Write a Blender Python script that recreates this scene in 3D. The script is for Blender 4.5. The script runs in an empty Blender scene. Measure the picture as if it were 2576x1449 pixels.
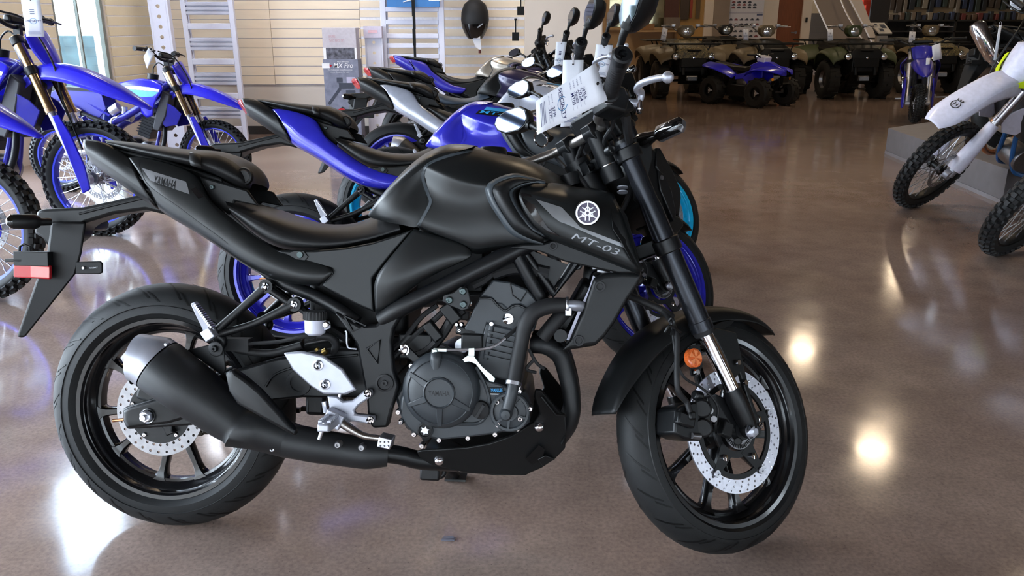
import bpy, bmesh, math, random
from mathutils import Vector, Matrix, Euler
from mathutils.bvhtree import BVHTree
random.seed(7)
C = bpy.context.scene.collection
PI = math.pi
cos, sin, rad = math.cos, math.sin, math.radians
# ------------------------------------------------------------------ camera, world, light, exposure
PITCH = 0.310512
FPX = 2086.4
CAMH = 1.24341
cd = bpy.data.cameras.new('camera')
cam = bpy.data.objects.new('camera', cd); C.objects.link(cam)
cam.location = (0, 0, CAMH); cam.rotation_euler = (PI/2 - PITCH, 0, 0)
cd.sensor_width = 36; cd.lens = FPX/2576*36; cd.clip_start = .05; cd.clip_end = 200
sc = bpy.context.scene
sc.camera = cam
vs = sc.view_settings
vs.view_transform = 'Standard'; vs.look = 'None'; vs.gamma = 1; vs.use_curve_mapping = False
vs.exposure = 0.62
sc.display_settings.display_device = 'sRGB'
try:
    cy = sc.cycles
    cy.max_bounces = 8; cy.diffuse_bounces = 4; cy.glossy_bounces = 4; cy.transmission_bounces = 6
    cy.sample_clamp_indirect = 6; cy.caustics_reflective = False; cy.caustics_refractive = False
except Exception: pass
def lin(c):
    if isinstance(c, str):
        c = [int(c[i:i+2], 16)/255 for i in (0, 2, 4)]
    return tuple((x/12.92 if x <= .04045 else ((x+.055)/1.055)**2.4) for x in c)
w = bpy.data.worlds.new('sky'); sc.world = w; w.use_nodes = True
nt = w.node_tree; bgn = nt.nodes['Background']
tc = nt.nodes.new('ShaderNodeTexCoord'); sp = nt.nodes.new('ShaderNodeSeparateXYZ'); rp = nt.nodes.new('ShaderNodeValToRGB')
nt.links.new(tc.outputs['Generated'], sp.inputs[0]); nt.links.new(sp.outputs['Z'], rp.inputs[0]); nt.links.new(rp.outputs[0], bgn.inputs[0])
rp.color_ramp.elements[0].position = 0; rp.color_ramp.elements[0].color = (.30, .34, .36, 1)
rp.color_ramp.elements[1].position = .5; rp.color_ramp.elements[1].color = (.62, .78, 1.0, 1)
e = rp.color_ramp.elements.new(.10); e.color = (.48, .57, .66, 1); e = rp.color_ramp.elements.new(.24); e.color = (.84, .95, 1.06, 1)
bgn.inputs['Strength'].default_value = 16
# ------------------------------------------------------------------ materials
MATS = {}
def mat(name, col, rough=.5, metal=0, coat=0, noise=.06, scale=40, bump=0, bscale=300, emis=None, estr=0, trans=0, spec=.5, ior=1.45, stretch=None):
    if name in MATS: return MATS[name]
    m = bpy.data.materials.new(name); m.use_nodes = True
    n = m.node_tree.nodes; L = m.node_tree.links; b = n['Principled BSDF']
    c = lin(col)
    b.inputs['Roughness'].default_value = rough; b.inputs['Metallic'].default_value = metal
    b.inputs['Coat Weight'].default_value = coat; b.inputs['Coat Roughness'].default_value = .06
    b.inputs['Specular IOR Level'].default_value = spec; b.inputs['IOR'].default_value = ior
    b.inputs['Transmission Weight'].default_value = trans
    t = n.new('ShaderNodeTexCoord'); nz = n.new('ShaderNodeTexNoise'); nz.inputs['Scale'].default_value = scale; nz.inputs['Detail'].default_value = 3
    mp = n.new('ShaderNodeMapping'); L.new(t.outputs['Object'], mp.inputs[0]); L.new(mp.outputs[0], nz.inputs['Vector'])
    if stretch: mp.inputs['Scale'].default_value = stretch
    r = n.new('ShaderNodeValToRGB'); L.new(nz.outputs['Fac'], r.inputs[0])
    r.color_ramp.elements[0].position = .3; r.color_ramp.elements[1].position = .7
    r.color_ramp.elements[0].color = (*[x*(1-noise) for x in c], 1); r.color_ramp.elements[1].color = (*[min(1, x*(1+noise)) for x in c], 1)
    L.new(r.outputs[0], b.inputs['Base Color'])
    if bump:
        n2 = n.new('ShaderNodeTexNoise'); n2.inputs['Scale'].default_value = bscale; L.new(mp.outputs[0], n2.inputs['Vector'])
        bp = n.new('ShaderNodeBump'); bp.inputs['Strength'].default_value = bump; bp.inputs['Distance'].default_value = .002
        L.new(n2.outputs['Fac'], bp.inputs['Height']); L.new(bp.outputs[0], b.inputs['Normal'])
    if emis:
        b.inputs['Emission Color'].default_value = (*lin(emis), 1); b.inputs['Emission Strength'].default_value = estr
    MATS[name] = m
    return m
BLK = mat('matte black plastic', '0f1011', .42, spec=.36, bump=.05, bscale=900)
PAINT = mat('satin black paint', '141617', .34, spec=.42, noise=.04)
PAINT2 = mat('satin black seat vinyl', '151516', .46, spec=.4, bump=.12, bscale=700)
METB = mat('black powder coated metal', '101113', .36, spec=.38, noise=.05)
ENG = mat('dark grey engine paint', '2f3337', .42, noise=.05, bump=.05, bscale=600)
DEEP = mat('deep black', '060607', .5, spec=.3)
WHB = mat('gloss black wheel paint', '0e0e10', .24, coat=.3)
GLOSSB = mat('gloss black', '0c0c0e', .12, coat=.5)
RUB = mat('tyre rubber', '191a1b', .56, spec=.36, noise=.12, scale=25, bump=.1, bscale=400)
RUBF = mat('soft black rubber', '18181a', .6)
ALU = mat('brushed aluminium', 'c3c4cb', .34, 1, noise=.08)
ALUW = mat('matte silver alloy', 'b3b5c0', .42, .65, noise=.05)
STEEL = mat('drilled steel', 'c9c9d2', .3, .85, noise=.1, scale=90)
STEELD = mat('dull grey steel', '8d8c8f', .36, .9, noise=.12, scale=60)
CHR = mat('chrome', 'e6e6ec', .09, 1)
ZINC = mat('zinc plated steel', 'b9c4c0', .28, 1, noise=.15)
GREYM = mat('metallic grey decal', '8a8c90', .3, .6)
GREYP = mat('grey print', '8b8d92', .4, .3)
WHITE = mat('white print', 'f2f2f6', .5)
PAPER = mat('white card', 'e9ecf6', .6, noise=.02)
INK = mat('dark blue ink', '2f3360', .6)
INKB = mat('blue logo ink', '3f86b8', .6)
GREYTXT = mat('grey ink', '6b7090', .6)
REDL = mat('red lens', 'b01c26', .18, coat=.4)
REDP = mat('pale red lens', 'f0807c', .2, coat=.4)
ORANGE = mat('orange reflector', 'd2622c', .25, coat=.4, noise=.3, scale=300)
ORANGE2 = mat('bright orange facet', 'ee8a4e', .25, coat=.4)
CUP = mat('translucent white plastic', 'c9cbdb', .4)
SMOKE = mat('smoked lens', '0e0d0d', .08, coat=.6)
MIRR = mat('mirror glass', '4a5264', .03, 1)
BLUE = mat('gloss blue paint', '2a2bb8', .22, .25, coat=.8, noise=.05)
BLUEP = mat('blue plastic', '2b26d6', .3, coat=.3)
BLUED = mat('dark blue plastic', '25229a', .4, coat=.15)
BLUER = mat('anodised blue rim', '3a46e0', .25, .45, coat=.4)
BLUEW = mat('blue wheel paint', '2a28b0', .25, .2, coat=.6)
CYAN = mat('cyan wheel paint', '18baec', .3, coat=.5)
CYANG = mat('cyan graphic', '2b9fe0', .35)
GOLD = mat('gold anodised fork', 'b59a72', .2, .95)
SILVERP = mat('pale silver paint', 'b4b9c8', .3, .35, coat=.6)
TANKTAN = mat('champagne silver paint', 'a39c92', .3, .5, coat=.5)
NAVY = mat('dark violet paint', '2c2848', .3, .3, coat=.5)
WPL = mat('white plastic', 'e2e2f6', .35, coat=.2)
YEL = mat('fluorescent yellow plastic', 'd8f020', .4)
TEAL = mat('teal graphic', '2a9cc4', .4)
COPPER = mat('copper', 'c48b66', .3, 1)
GREEN = mat('dark olive plastic', '3c4428', .5)
TAN = mat('desert tan plastic', '6f6149', .5)
CAMO = None
LENS = mat('headlamp lens', 'dfe4ea', .05, .8)
ATVR = mat('muddy black rubber', '1a1918', .75, noise=.15, bump=.2, bscale=60)
WOOD = mat('reddish brown door wood', '7a4423', .45, noise=.18, scale=5, stretch=(14, 14, .8))
# camouflage print
def camo():
    m = bpy.data.materials.new('camouflage print'); m.use_nodes = True
    n = m.node_tree.nodes; L = m.node_tree.links; b = n['Principled BSDF']; b.inputs['Roughness'].default_value = .5
    t = n.new('ShaderNodeTexCoord'); nz = n.new('ShaderNodeTexNoise'); nz.inputs['Scale'].default_value = 22; nz.inputs['Detail'].default_value = 4
    r = n.new('ShaderNodeValToRGB'); r.color_ramp.interpolation = 'CONSTANT'
    L.new(t.outputs['Object'], nz.inputs['Vector']); L.new(nz.outputs['Fac'], r.inputs[0]); L.new(r.outputs[0], b.inputs['Base Color'])
    cr = r.color_ramp; cr.elements[0].position = 0; cr.elements[0].color = (*lin('3b3524'), 1); cr.elements[1].position = .44; cr.elements[1].color = (*lin('7b6a45'), 1)
    e = cr.elements.new(.52); e.color = (*lin('4a4a2c'), 1); e = cr.elements.new(.6); e.color = (*lin('a08b60'), 1)
    return m
CAMO = camo()
# ------------------------------------------------------------------ mesh helpers: every helper returns (verts, faces)
def V(*a): return Vector(a)
def box(c, s, rot=None):
    x, y, z = s[0]/2, s[1]/2, s[2]/2
    v = [V(a*x, b*y, d*z) for a in (-1, 1) for b in (-1, 1) for d in (-1, 1)]
    if rot: R = Euler(rot).to_matrix(); v = [R @ p for p in v]
    c = Vector(c)
    return [p + c for p in v], [(0, 1, 3, 2), (4, 6, 7, 5), (0, 4, 5, 1), (2, 3, 7, 6), (0, 2, 6, 4), (1, 5, 7, 3)]
def frame_of(d):
    d = Vector(d).normalized(); a = V(0, 1, 0) if abs(d.y) < .9 else V(1, 0, 0)
    u = d.cross(a).normalized(); return u, d.cross(u).normalized()
def loft(rings, cap=True, close=True):
    v = [Vector(p) for r in rings for p in r]; n = len(rings[0]); f = []
    for i in range(len(rings)-1):
        for j in range(n if close else n-1):
            k = (j+1) % n; f.append((i*n+j, i*n+k, (i+1)*n+k, (i+1)*n+j))
    if cap and close:
        f.append(tuple(range(n-1, -1, -1))); f.append(tuple(range((len(rings)-1)*n, len(rings)*n)))
    return v, f
def ring(c, d, r, n=16, r2=None, up=None):
    u, w_ = frame_of(d); r2 = r if r2 is None else r2
    return [Vector(c) + u*r*cos(2*PI*i/n) + w_*r2*sin(2*PI*i/n) for i in range(n)]
def cyl(p0, p1, r0, r1=None, n=16):
    p0, p1 = Vector(p0), Vector(p1); r1 = r0 if r1 is None else r1
    return loft([ring(p0, p1-p0, r0, n), ring(p1, p1-p0, r1, n)])
def spline(pts, k=5):
    pts = [Vector(p) for p in pts]
    if len(pts) < 3: return pts
    out = []; q = [pts[0]*2-pts[1]] + pts + [pts[-1]*2-pts[-2]]
    for i in range(1, len(q)-2):
        a, b, c, d = q[i-1], q[i], q[i+1], q[i+2]
        for j in range(k):
            t = j/k
            out.append(.5*((2*b)+(c-a)*t+(2*a-5*b+4*c-d)*t*t+(3*b-a-3*c+d)*t**3))
    return out + [pts[-1]]
def tube(pts, r, n=10, k=5, smooth=True):
    m = len(pts); p = spline(pts, k) if smooth else [Vector(q) for q in pts]
    rr = [r]*len(p) if not isinstance(r, (list, tuple)) else [r[min(m-1, int(i/max(1, len(p)-1)*(m-1)))]*(1-(i/max(1, len(p)-1)*(m-1)) % 1) + r[min(m-1, int(i/max(1, len(p)-1)*(m-1))+1)]*((i/max(1, len(p)-1)*(m-1)) % 1) for i in range(len(p))]
    rings = []; u = None
    for i, q in enumerate(p):
        d = (p[min(i+1, len(p)-1)] - p[max(i-1, 0)])
        if d.length < 1e-9: d = V(0, 0, 1)
        d.normalize()
        if u is None: u, _ = frame_of(d)
        u = (u - d*u.dot(d)).normalized(); w_ = d.cross(u)
        rings.append([q + (u*cos(2*PI*j/n) + w_*sin(2*PI*j/n))*rr[i] for j in range(n)])
    return loft(rings)
def lathe(prof, c=(0, 0, 0), n=48, axis='y', a0=0, a1=2*PI, closed=False):
    # prof: (radius, offset along axis)
    full = abs(a1-a0-2*PI) < 1e-6; m = n if full else n+1; c = Vector(c); v = []; f = []
    for i in range(m):
        a = a0 + (a1-a0)*i/n
        for r, o in prof:
            p = V(r*cos(a), o, r*sin(a)) if axis == 'y' else (V(r*cos(a), r*sin(a), o) if axis == 'z' else V(o, r*cos(a), r*sin(a)))
            v.append(p + c)
    k = len(prof)
    for i in range(n):
        j = (i+1) % m
        for q in range(k if closed else k-1):
            r_ = (q+1) % k; f.append((i*k+q, j*k+q, j*k+r_, i*k+r_))
    return v, f
def prism(pts, d):
    v = [Vector(p) for p in pts]; n = len(v); d = Vector(d); v += [p + d for p in v]
    f = [tuple(range(n)), tuple(range(2*n-1, n-1, -1))] + [(i, n+i, n+(i+1) % n, (i+1) % n) for i in range(n)]
    return v, f
def grid(rows):
    m = len(rows[0]); v = [Vector(p) for r in rows for p in r]
    return v, [(i*m+j, i*m+j+1, (i+1)*m+j+1, (i+1)*m+j) for i in range(len(rows)-1) for j in range(m-1)]
def mir(vf): return [V(p[0], -p[1], p[2]) for p in vf[0]], [tuple(reversed(f)) for f in vf[1]]
def join(*vfs):
    v, f = [], []
    for a, b in vfs:
        o = len(v); v += list(a); f += [tuple(i+o for i in q) for q in b]
    return v, f
def xf(vf, M): return [M @ Vector(p) for p in vf[0]], vf[1]
def drilled(c, r0, r1, rows, n, hr, th, axis_sign=-1):
    """a flat brake ring of thickness th with real holes; lies in the xz plane"""
    v, f = [], []; cx, cy_, cz = c
    def cellring(ra, rb, a, b, hole):
        o = len(v); am, rm = (a+b)/2, (ra+rb)/2
        bd = [(ra, a), (ra, am), (ra, b), (rm, b), (rb, b), (rb, am), (rb, a), (rm, a)]
        for y in (cy_ - th/2, cy_ + th/2):
            for r, t in bd: v.append(V(cx+r*cos(t), y, cz+r*sin(t)))
            if hole:
                for r, t in bd:
                    p = V(r*cos(t), 0, r*sin(t)); q = V(rm*cos(am), 0, rm*sin(am)); d = (p-q).normalized()*hr; v.append(V(cx, y, cz) + q + d)
        if hole:
            for k in range(8):
                j = (k+1) % 8
                f.append((o+k, o+j, o+8+j, o+8+k)); f.append((o+16+j, o+16+k, o+24+k, o+24+j)); f.append((o+8+k, o+8+j, o+24+j, o+24+k))
        else:
            f.append(tuple(o+k for k in range(8))); f.append(tuple(o+8+k for k in reversed(range(8))))
    for i in range(rows):
        ra, rb = r0+(r1-r0)*i/rows, r0+(r1-r0)*(i+1)/rows
        for j in range(n):
            cellring(ra, rb, 2*PI*(j+.5*(i % 2)+.25*i)/n, 2*PI*(j+1+.5*(i % 2)+.25*i)/n, True)
    e = lathe([(r1, cy_-th/2), (r1, cy_+th/2)], (cx, 0, cz), 64); e2 = lathe([(r0, cy_+th/2), (r0, cy_-th/2)], (cx, 0, cz), 64)
    return join((v, f), e, e2)
NAMES = {}
def obj(name, vf, m, parent=None, smooth=True, bevel=0, sub=0, solid=0, soff=-1, label=None, kind=None, ang=40, bseg=2):
    me = bpy.data.meshes.new(name); me.from_pydata([tuple(p) for p in vf[0]], [], vf[1]); me.validate(); me.update()
    bm = bmesh.new(); bm.from_mesh(me); bmesh.ops.recalc_face_normals(bm, faces=bm.faces); bm.to_mesh(me); bm.free()
    me.materials.append(m)
    o = bpy.data.objects.new(name, me); C.objects.link(o)
    if parent is not None: o.parent = parent
    if smooth:
        for p in me.polygons: p.use_smooth = True
        try: me.set_sharp_from_angle(angle=rad(ang))
        except Exception: pass
    if sub:
        s = o.modifiers.new('subdivide', 'SUBSURF'); s.levels = sub; s.render_levels = sub; s.boundary_smooth = 'PRESERVE_CORNERS'
    if solid:
        s = o.modifiers.new('thickness', 'SOLIDIFY'); s.thickness = solid; s.offset = soff
    if bevel:
        s = o.modifiers.new('edge', 'BEVEL'); s.width = bevel; s.segments = bseg; s.limit_method = 'ANGLE'; s.angle_limit = rad(35)
        s.harden_normals = False
    if label: o['label'] = label
    if kind: o['kind'] = kind
    return o
def thing(name, label, cat, loc=(0, 0, 0), rot=(0, 0, 0), group=None):
    o = bpy.data.objects.new(name, None); C.objects.link(o); o.empty_display_size = .1
    o.location = loc; o.rotation_euler = rot; o['label'] = label; o['category'] = cat
    if group: o['group'] = group
    return o
def tag(o, label, cat, group=None):
    o['label'] = label; o['category'] = cat
    if group: o['group'] = group
    return o
def struct(name, vf, m, parent=None, **k):
    o = obj(name, vf, m, parent, **k)
    if parent is None: o['kind'] = 'structure'
    return o
def kids(o): return [c for c in ALLOBJ(o)]
def ALLOBJ(o): return [c for c in bpy.data.objects if c.parent == o]
def copy_tree(root, swap=None, childmap=None):
    if childmap is None:
        childmap = {}
        for c in bpy.data.objects:
            if c.parent: childmap.setdefault(c.parent.name, []).append(c)
    def cp(o, par):
        c = o.copy(); C.objects.link(c)
        if par is not None: c.parent = par
        base = o.name.split('.')[0]
        if swap and o.type == 'MESH' and base in swap:
            c.material_slots[0].link = 'OBJECT'; c.material_slots[0].material = swap[base]
        for ch in childmap.get(o.name, []): cp(ch, c)
        return c
    return cp(root, None)
def text2d(body, size=1, shear=0, space=1, bold=0):
    cu = bpy.data.curves.new('lettering', 'FONT'); cu.body = body; cu.size = size; cu.shear = shear; cu.space_character = space; cu.offset = min(bold, .009)
    cu.resolution_u = 3
    o = bpy.data.objects.new('lettering', cu); C.objects.link(o)
    dg = bpy.context.evaluated_depsgraph_get(); me = bpy.data.meshes.new_from_object(o.evaluated_get(dg))
    v = [(p.co.x, p.co.y) for p in me.vertices]; f = [tuple(p.vertices) for p in me.polygons]
    bpy.data.objects.remove(o); bpy.data.curves.remove(cu); bpy.data.meshes.remove(me)
    return v, f
def quadtext(body, bl, br, tr, tl, shear=0, bold=.01, out=(0, 0, 0), space=1):
    """lettering stretched over the four corner points of a label"""
    v, f = text2d(body, 1, shear, space, bold)
    x0 = min(p[0] for p in v); x1 = max(p[0] for p in v); y0 = min(p[1] for p in v); y1 = max(p[1] for p in v)
    bl, br, tr, tl, out = map(Vector, (bl, br, tr, tl, out)); r = []
    for x, y in v:
        a, b = (x-x0)/(x1-x0), (y-y0)/max(1e-6, y1-y0)
        r.append((bl*(1-a)+br*a)*(1-b) + (tl*(1-a)+tr*a)*b + out)
    return r, f
def snapy(vf, targets, off=.0015, side=-1):
    """lay a decal on the panel it is stuck to (along the bike's lateral axis)"""
    dg = bpy.context.evaluated_depsgraph_get(); dg.update()
    trees = [BVHTree.FromObject(t, dg) for t in targets]
    res = []; last = None
    for p in vf[0]:
        best = None
        for t in trees:
            h = t.ray_cast(V(p[0], side*2, p[2]), V(0, -side, 0))
            if h[0] is not None and (best is None or h[0].y*side > best*side): best = h[0].y
        if best is None: best = last if last is not None else p[1]
        last = best; res.append(V(p[0], best + side*off, p[2]))
    return res, vf[1]
def bolt(name, p, r, parent, m=CHR, h=.008, n=12, hexa=True, d=(0, -1, 0)):
    p, d = Vector(p), Vector(d).normalized()
    a = loft([ring(p - d*.012, d, r*.98, n), ring(p + d*h*.6, d, r, n), ring(p + d*h, d, r*.72, n), ring(p + d*h, d, r*.4, n), ring(p + d*h*.45, d, r*.38, n)])
    return obj(name, a, m, parent)
# ------------------------------------------------------------------ the front motorcycle's own frame: from a traced point plus its distance from the bike's centre plane
BIKE_LOC = V(-.868784, 1.86472, 0); YAW = -.075528; LEAN = .222694; STEER = .643517
BM = Matrix.Rotation(YAW, 3, 'Z') @ Matrix.Rotation(-LEAN, 3, 'X'); BMI = BM.inverted()
SAX = V(-sin(rad(25)), 0, cos(rad(25))); SPT = V(1.475, 0, 0)
SM = Matrix.Rotation(STEER, 3, SAX); SMI = SM.inverted()
CO = V(0, 0, CAMH)
FW = V(0, cos(PITCH), -sin(PITCH)); UP = V(0, sin(PITCH), cos(PITCH))
def ray(px, py): return V(1, 0, 0)*((px-1288)/FPX) - UP*((py-724.5)/FPX) + FW
def B(px, py, lat):
    d = BMI @ ray(px, py); o = BMI @ (CO - BIKE_LOC); k = (-lat-o.y)/d.y
    return o + d*k
def S(px, py, lat):
    """same, measured on the turned fork; returned in straight-ahead fork coordinates"""
    d = SMI @ (BMI @ ray(px, py)); o = SMI @ (BMI @ (CO - BIKE_LOC) - SPT) + SPT; k = (-lat-o.y)/d.y
    return o + d*k
def turned(vf): return [SM @ (Vector(p)-SPT) + SPT for p in vf[0]], vf[1]
def G(px, py, z=0):
    d = ray(px, py); k = (z-CAMH)/d.z; return CO + d*k
def W(px, py, Y):
    d = ray(px, py); return CO + d*(Y/d.y)
def BL(pts, lat=None): return [B(*q) if lat is None else B(q[0], q[1], lat) for q in pts]
# ------------------------------------------------------------------ the room
def floor_mat():
    m = bpy.data.materials.new('polished stained concrete'); m.use_nodes = True
    n = m.node_tree.nodes; L = m.node_tree.links; b = n['Principled BSDF']
    t = n.new('ShaderNodeTexCoord')
    def nz(s, d, lo, hi, c0, c1):
        a = n.new('ShaderNodeTexNoise'); a.inputs['Scale'].default_value = s; a.inputs['Detail'].default_value = d; a.inputs['Roughness'].default_value = .6
        r = n.new('ShaderNodeValToRGB'); r.color_ramp.elements[0].position = lo; r.color_ramp.elements[1].position = hi
        r.color_ramp.elements[0].color = (*lin(c0), 1) if isinstance(c0, str) else (c0, c0, c0, 1)
        r.color_ramp.elements[1].color = (*lin(c1), 1) if isinstance(c1, str) else (c1, c1, c1, 1)
        L.new(t.outputs['Object'], a.inputs['Vector']); L.new(a.outputs['Fac'], r.inputs[0]); return r.outputs[0]
    def mul(a, c):
        x = n.new('ShaderNodeMix'); x.data_type = 'RGBA'; x.blend_type = 'MULTIPLY'; x.inputs[0].default_value = 1
        L.new(a, x.inputs[6]); L.new(c, x.inputs[7]); return x.outputs[2]
    big = nz(1.1, 5, .32, .7, '806c64', '98857a')
    mid = nz(7, 6, .3, .75, .84, 1.12)
    fine = nz(90, 4, .3, .62, .80, 1.12)
    pit = nz(150, 3, .27, .36, .45, 1.0)
    L.new(mul(mul(mul(big, mid), fine), pit), b.inputs['Base Color'])
    ro = nz(5, 4, .3, .75, .08, .16); L.new(ro, b.inputs['Roughness'])
    b.inputs['Specular IOR Level'].default_value = .6
    n2 = n.new('ShaderNodeTexNoise'); n2.inputs['Scale'].default_value = 3.5; n2.inputs['Detail'].default_value = 2; L.new(t.outputs['Object'], n2.inputs['Vector'])
    bp = n.new('ShaderNodeBump'); bp.inputs['Strength'].default_value = .05; bp.inputs['Distance'].default_value = .01
    L.new(n2.outputs['Fac'], bp.inputs['Height']); L.new(bp.outputs[0], b.inputs['Normal'])
    return m
FLOORM = floor_mat()
WALLC = mat('cream wall paint', 'd9cdbf', .7, noise=.03, scale=3)
WALLG = mat('warm grey wall paint', 'd6cdc4', .7, noise=.03, scale=3)
WALLT = mat('tan wall paint', 'a99070', .7, noise=.06, scale=4)
WALLB = mat('brown grey wall paint', '8a7c70', .7, noise=.04, scale=4)
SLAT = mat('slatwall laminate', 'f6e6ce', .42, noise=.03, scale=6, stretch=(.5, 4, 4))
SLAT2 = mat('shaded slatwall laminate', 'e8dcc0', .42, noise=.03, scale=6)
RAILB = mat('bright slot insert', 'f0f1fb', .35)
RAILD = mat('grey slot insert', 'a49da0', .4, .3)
CEIL = mat('dark ceiling paint', '5c5650', .8, noise=.03, scale=2)
BASE = mat('dark rubber baseboard', '2b2522', .5)
GLASS = mat('window glass', 'eef6f4', .01, trans=1, ior=1.45, noise=0)
FRAMEM = mat('window frame aluminium', '8f948f', .4, .3)
LAMPM = mat('lamp diffuser', 'fff1dc', .5, emis='ffe4c0', estr=48)
ASPH = mat('outdoor pavement', '605e5b', .9, noise=.1, scale=1)
PLINTH = mat('grey plinth laminate', '727075', .5, noise=.08, scale=8)
CX, CY, CK = -4.05, 9.75, .1607          # corner of back wall and left wall; the left wall runs from it towards the street
def LW(t, z=0, off=0):
    d = V(-CK, -1, 0).normalized(); nrm = V(d.y, -d.x, 0)      # nrm points into the room (+x)
    if nrm.x < 0: nrm = -nrm
    return V(CX, CY, z) + d*t*math.sqrt(1+CK*CK) + nrm*off
struct('floor', box((4, 11, -.1), (30, 34, .2)), FLOORM, smooth=False)
struct('ground_outside', box((0, 5, -.25), (120, 120, .2)), ASPH, smooth=False)
struct('ceiling', prism([V(18.4, -4.15, 5), V(18.4, 27.2, 5), V(-1.2, 27.2, 5), V(CX-.02, CY+.2, 5), V(CX-CK*13.9-.12, -4.15, 5)], (0, 0, .2)), CEIL, smooth=False)
# --- back wall behind the motorcycles, with its slatwall boards
wb_ = struct('wall_back', box(((CX+1.0)/2, CY+.1, 2.5), (1.0-CX, .16, 5)), WALLG, smooth=False)
ZS, ZP = .555, .1016
def slat_run(parent, A, D, length, nrm, rows, mslat, rail_h, mrail, z0=ZS):
    """boards of a slatwall: each board is a piece, the metal inserts in the slots are one part"""
    ins = []
    ang = math.atan2(D.y, D.x)
    for k in range(rows):
        z = z0 + k*ZP
        c = A + D*(length/2) + nrm*.008
        M = Matrix.Translation(V(c.x, c.y, z + (ZP-rail_h)/2 + rail_h)) @ Matrix.Rotation(ang, 4, 'Z')
        obj('slat', xf(box((0, 0, 0), (length, .016, ZP-rail_h)), M), mslat, parent, smooth=False)
        M2 = Matrix.Translation(V(c.x, c.y, z + rail_h/2)) @ Matrix.Rotation(ang, 4, 'Z')
        ins.append(xf(box((0, 0, 0), (length, .008, rail_h)), M2))
    obj('slot_insert', join(*ins), mrail, parent, smooth=False)
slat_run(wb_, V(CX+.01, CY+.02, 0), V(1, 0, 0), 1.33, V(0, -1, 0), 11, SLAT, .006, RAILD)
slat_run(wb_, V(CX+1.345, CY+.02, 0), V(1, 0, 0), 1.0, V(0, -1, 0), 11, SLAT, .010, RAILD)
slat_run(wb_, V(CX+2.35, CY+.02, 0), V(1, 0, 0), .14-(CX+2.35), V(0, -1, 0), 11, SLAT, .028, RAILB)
struct('baseboard_back', box(((CX+.14)/2, CY+.005, .045), (.14-CX, .03, .09)), BASE, smooth=False)
struct('pillar', box((.565, CY-.02, 2.5), (.85, .3, 5)), WALLG, smooth=False)
# --- left wall with slatwall boards, a tall window and clerestory glazing above
ang = math.atan2(-1, -CK)
def lwbox(t0, t1, z0, z1, th, off):
    k = math.sqrt(1+CK*CK); c = LW((t0+t1)/2, (z0+z1)/2, off)
    return xf(box((0, 0, 0), ((t1-t0)*k, th, z1-z0)), Matrix.Translation(c) @ Matrix.Rotation(ang, 4, 'Z'))
wl = struct('wall_left', join(lwbox(-.05, .80, 0, 2.5, .16, -.08), lwbox(1.56, 2.75, 0, 2.5, .16, -.08), lwbox(.80, 1.56, 0, .35, .16, -.08),
                              lwbox(.80, 1.56, 2.42, 2.5, .16, -.08), lwbox(-.05, 2.75, 4.3, 5, .16, -.08), lwbox(-.05, 1.55, 2.5, 4.3, .16, -.08), lwbox(1.55, 2.75, 2.5, 3.1, .16, -.08), lwbox(2.75, 12.4, 2.8, 5, .16, -.08), lwbox(2.68, 2.98, 0, 4.3, .16, -.08)), WALLG, smooth=False)
Dl = (LW(1)-LW(0)).normalized(); Nl = (LW(0, 0, 1)-LW(0)).normalized(); kk = math.sqrt(1+CK*CK)
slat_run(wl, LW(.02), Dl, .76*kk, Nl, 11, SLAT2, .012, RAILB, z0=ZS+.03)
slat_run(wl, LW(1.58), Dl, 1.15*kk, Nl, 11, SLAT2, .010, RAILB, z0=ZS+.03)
w1 = struct('window_1', join(lwbox(.80, .84, .35, 2.42, .1, -.06), lwbox(1.52, 1.56, .35, 2.42, .1, -.06), lwbox(.80, 1.56, .35, .39, .1, -.06),
                             lwbox(.80, 1.56, 2.38, 2.42, .1, -.06), lwbox(1.155, 1.175, .39, 2.38, .06, -.06)), FRAMEM, smooth=False)
obj('pane', lwbox(.84, 1.155, .39, 2.38, .008, -.06), GLASS, w1, smooth=False); obj('pane', lwbox(1.18, 1.52, .39, 2.38, .008, -.06), GLASS, w1, smooth=False)
w2 = struct('window_2', join(*[lwbox(t-.03, t+.03, 3.1, 4.3, .1, -.06) for t in (1.58, 2.65)], lwbox(1.55, 2.68, 3.1, 3.15, .1, -.06), lwbox(1.55, 2.68, 4.25, 4.3, .1, -.06)), FRAMEM, smooth=False)
w3 = struct('window_3', join(*[lwbox(t-.04, t+.04, 0, 2.8, .1, -.06) for t in (3.0, 4.7, 6.6, 8.5, 10.4, 12.3)], lwbox(2.75, 12.4, 0, .12, .12, -.06), lwbox(2.75, 12.4, 2.4, 2.46, .08, -.06)), FRAMEM, smooth=False)
wfr = struct('wall_front', join(box((5, -4.05, .3), (26, .2, .6)), box((5, -4.05, 3.7), (26, .2, 2.6)), box((12.7, -4.05, 1.5), (10.6, .2, 1.8)), *[box((x, -4.05, 1.5), (.5, .2, 1.8)) for x in (-6, -2.4, 1.2, 4.8)]), WALLC, smooth=False)  # unseen wall behind the camera, openings narrowed to limit the front light
struct('building_sky_block', box((4, -19, 4.5), (60, 1, 9)), mat('pale stucco of added sky block', 'c9c6c0', .9, noise=.1, scale=1), smooth=False)  # unseen building added to keep low front sky off the bikes
# outside, seen through the narrow window
struct('wall_outside', box((-9.5, 13.4, .48), (9, .3, 1.12)), mat('green grey outdoor screen', '35464a', .8, noise=.35, scale=5), smooth=False)
struct('terrain_outside', box((-9.5, 13.9, .8), (3.4, .4, 1.5)), mat('dark foliage', '3d4a40', .9, noise=.5, scale=9), smooth=False)
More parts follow.
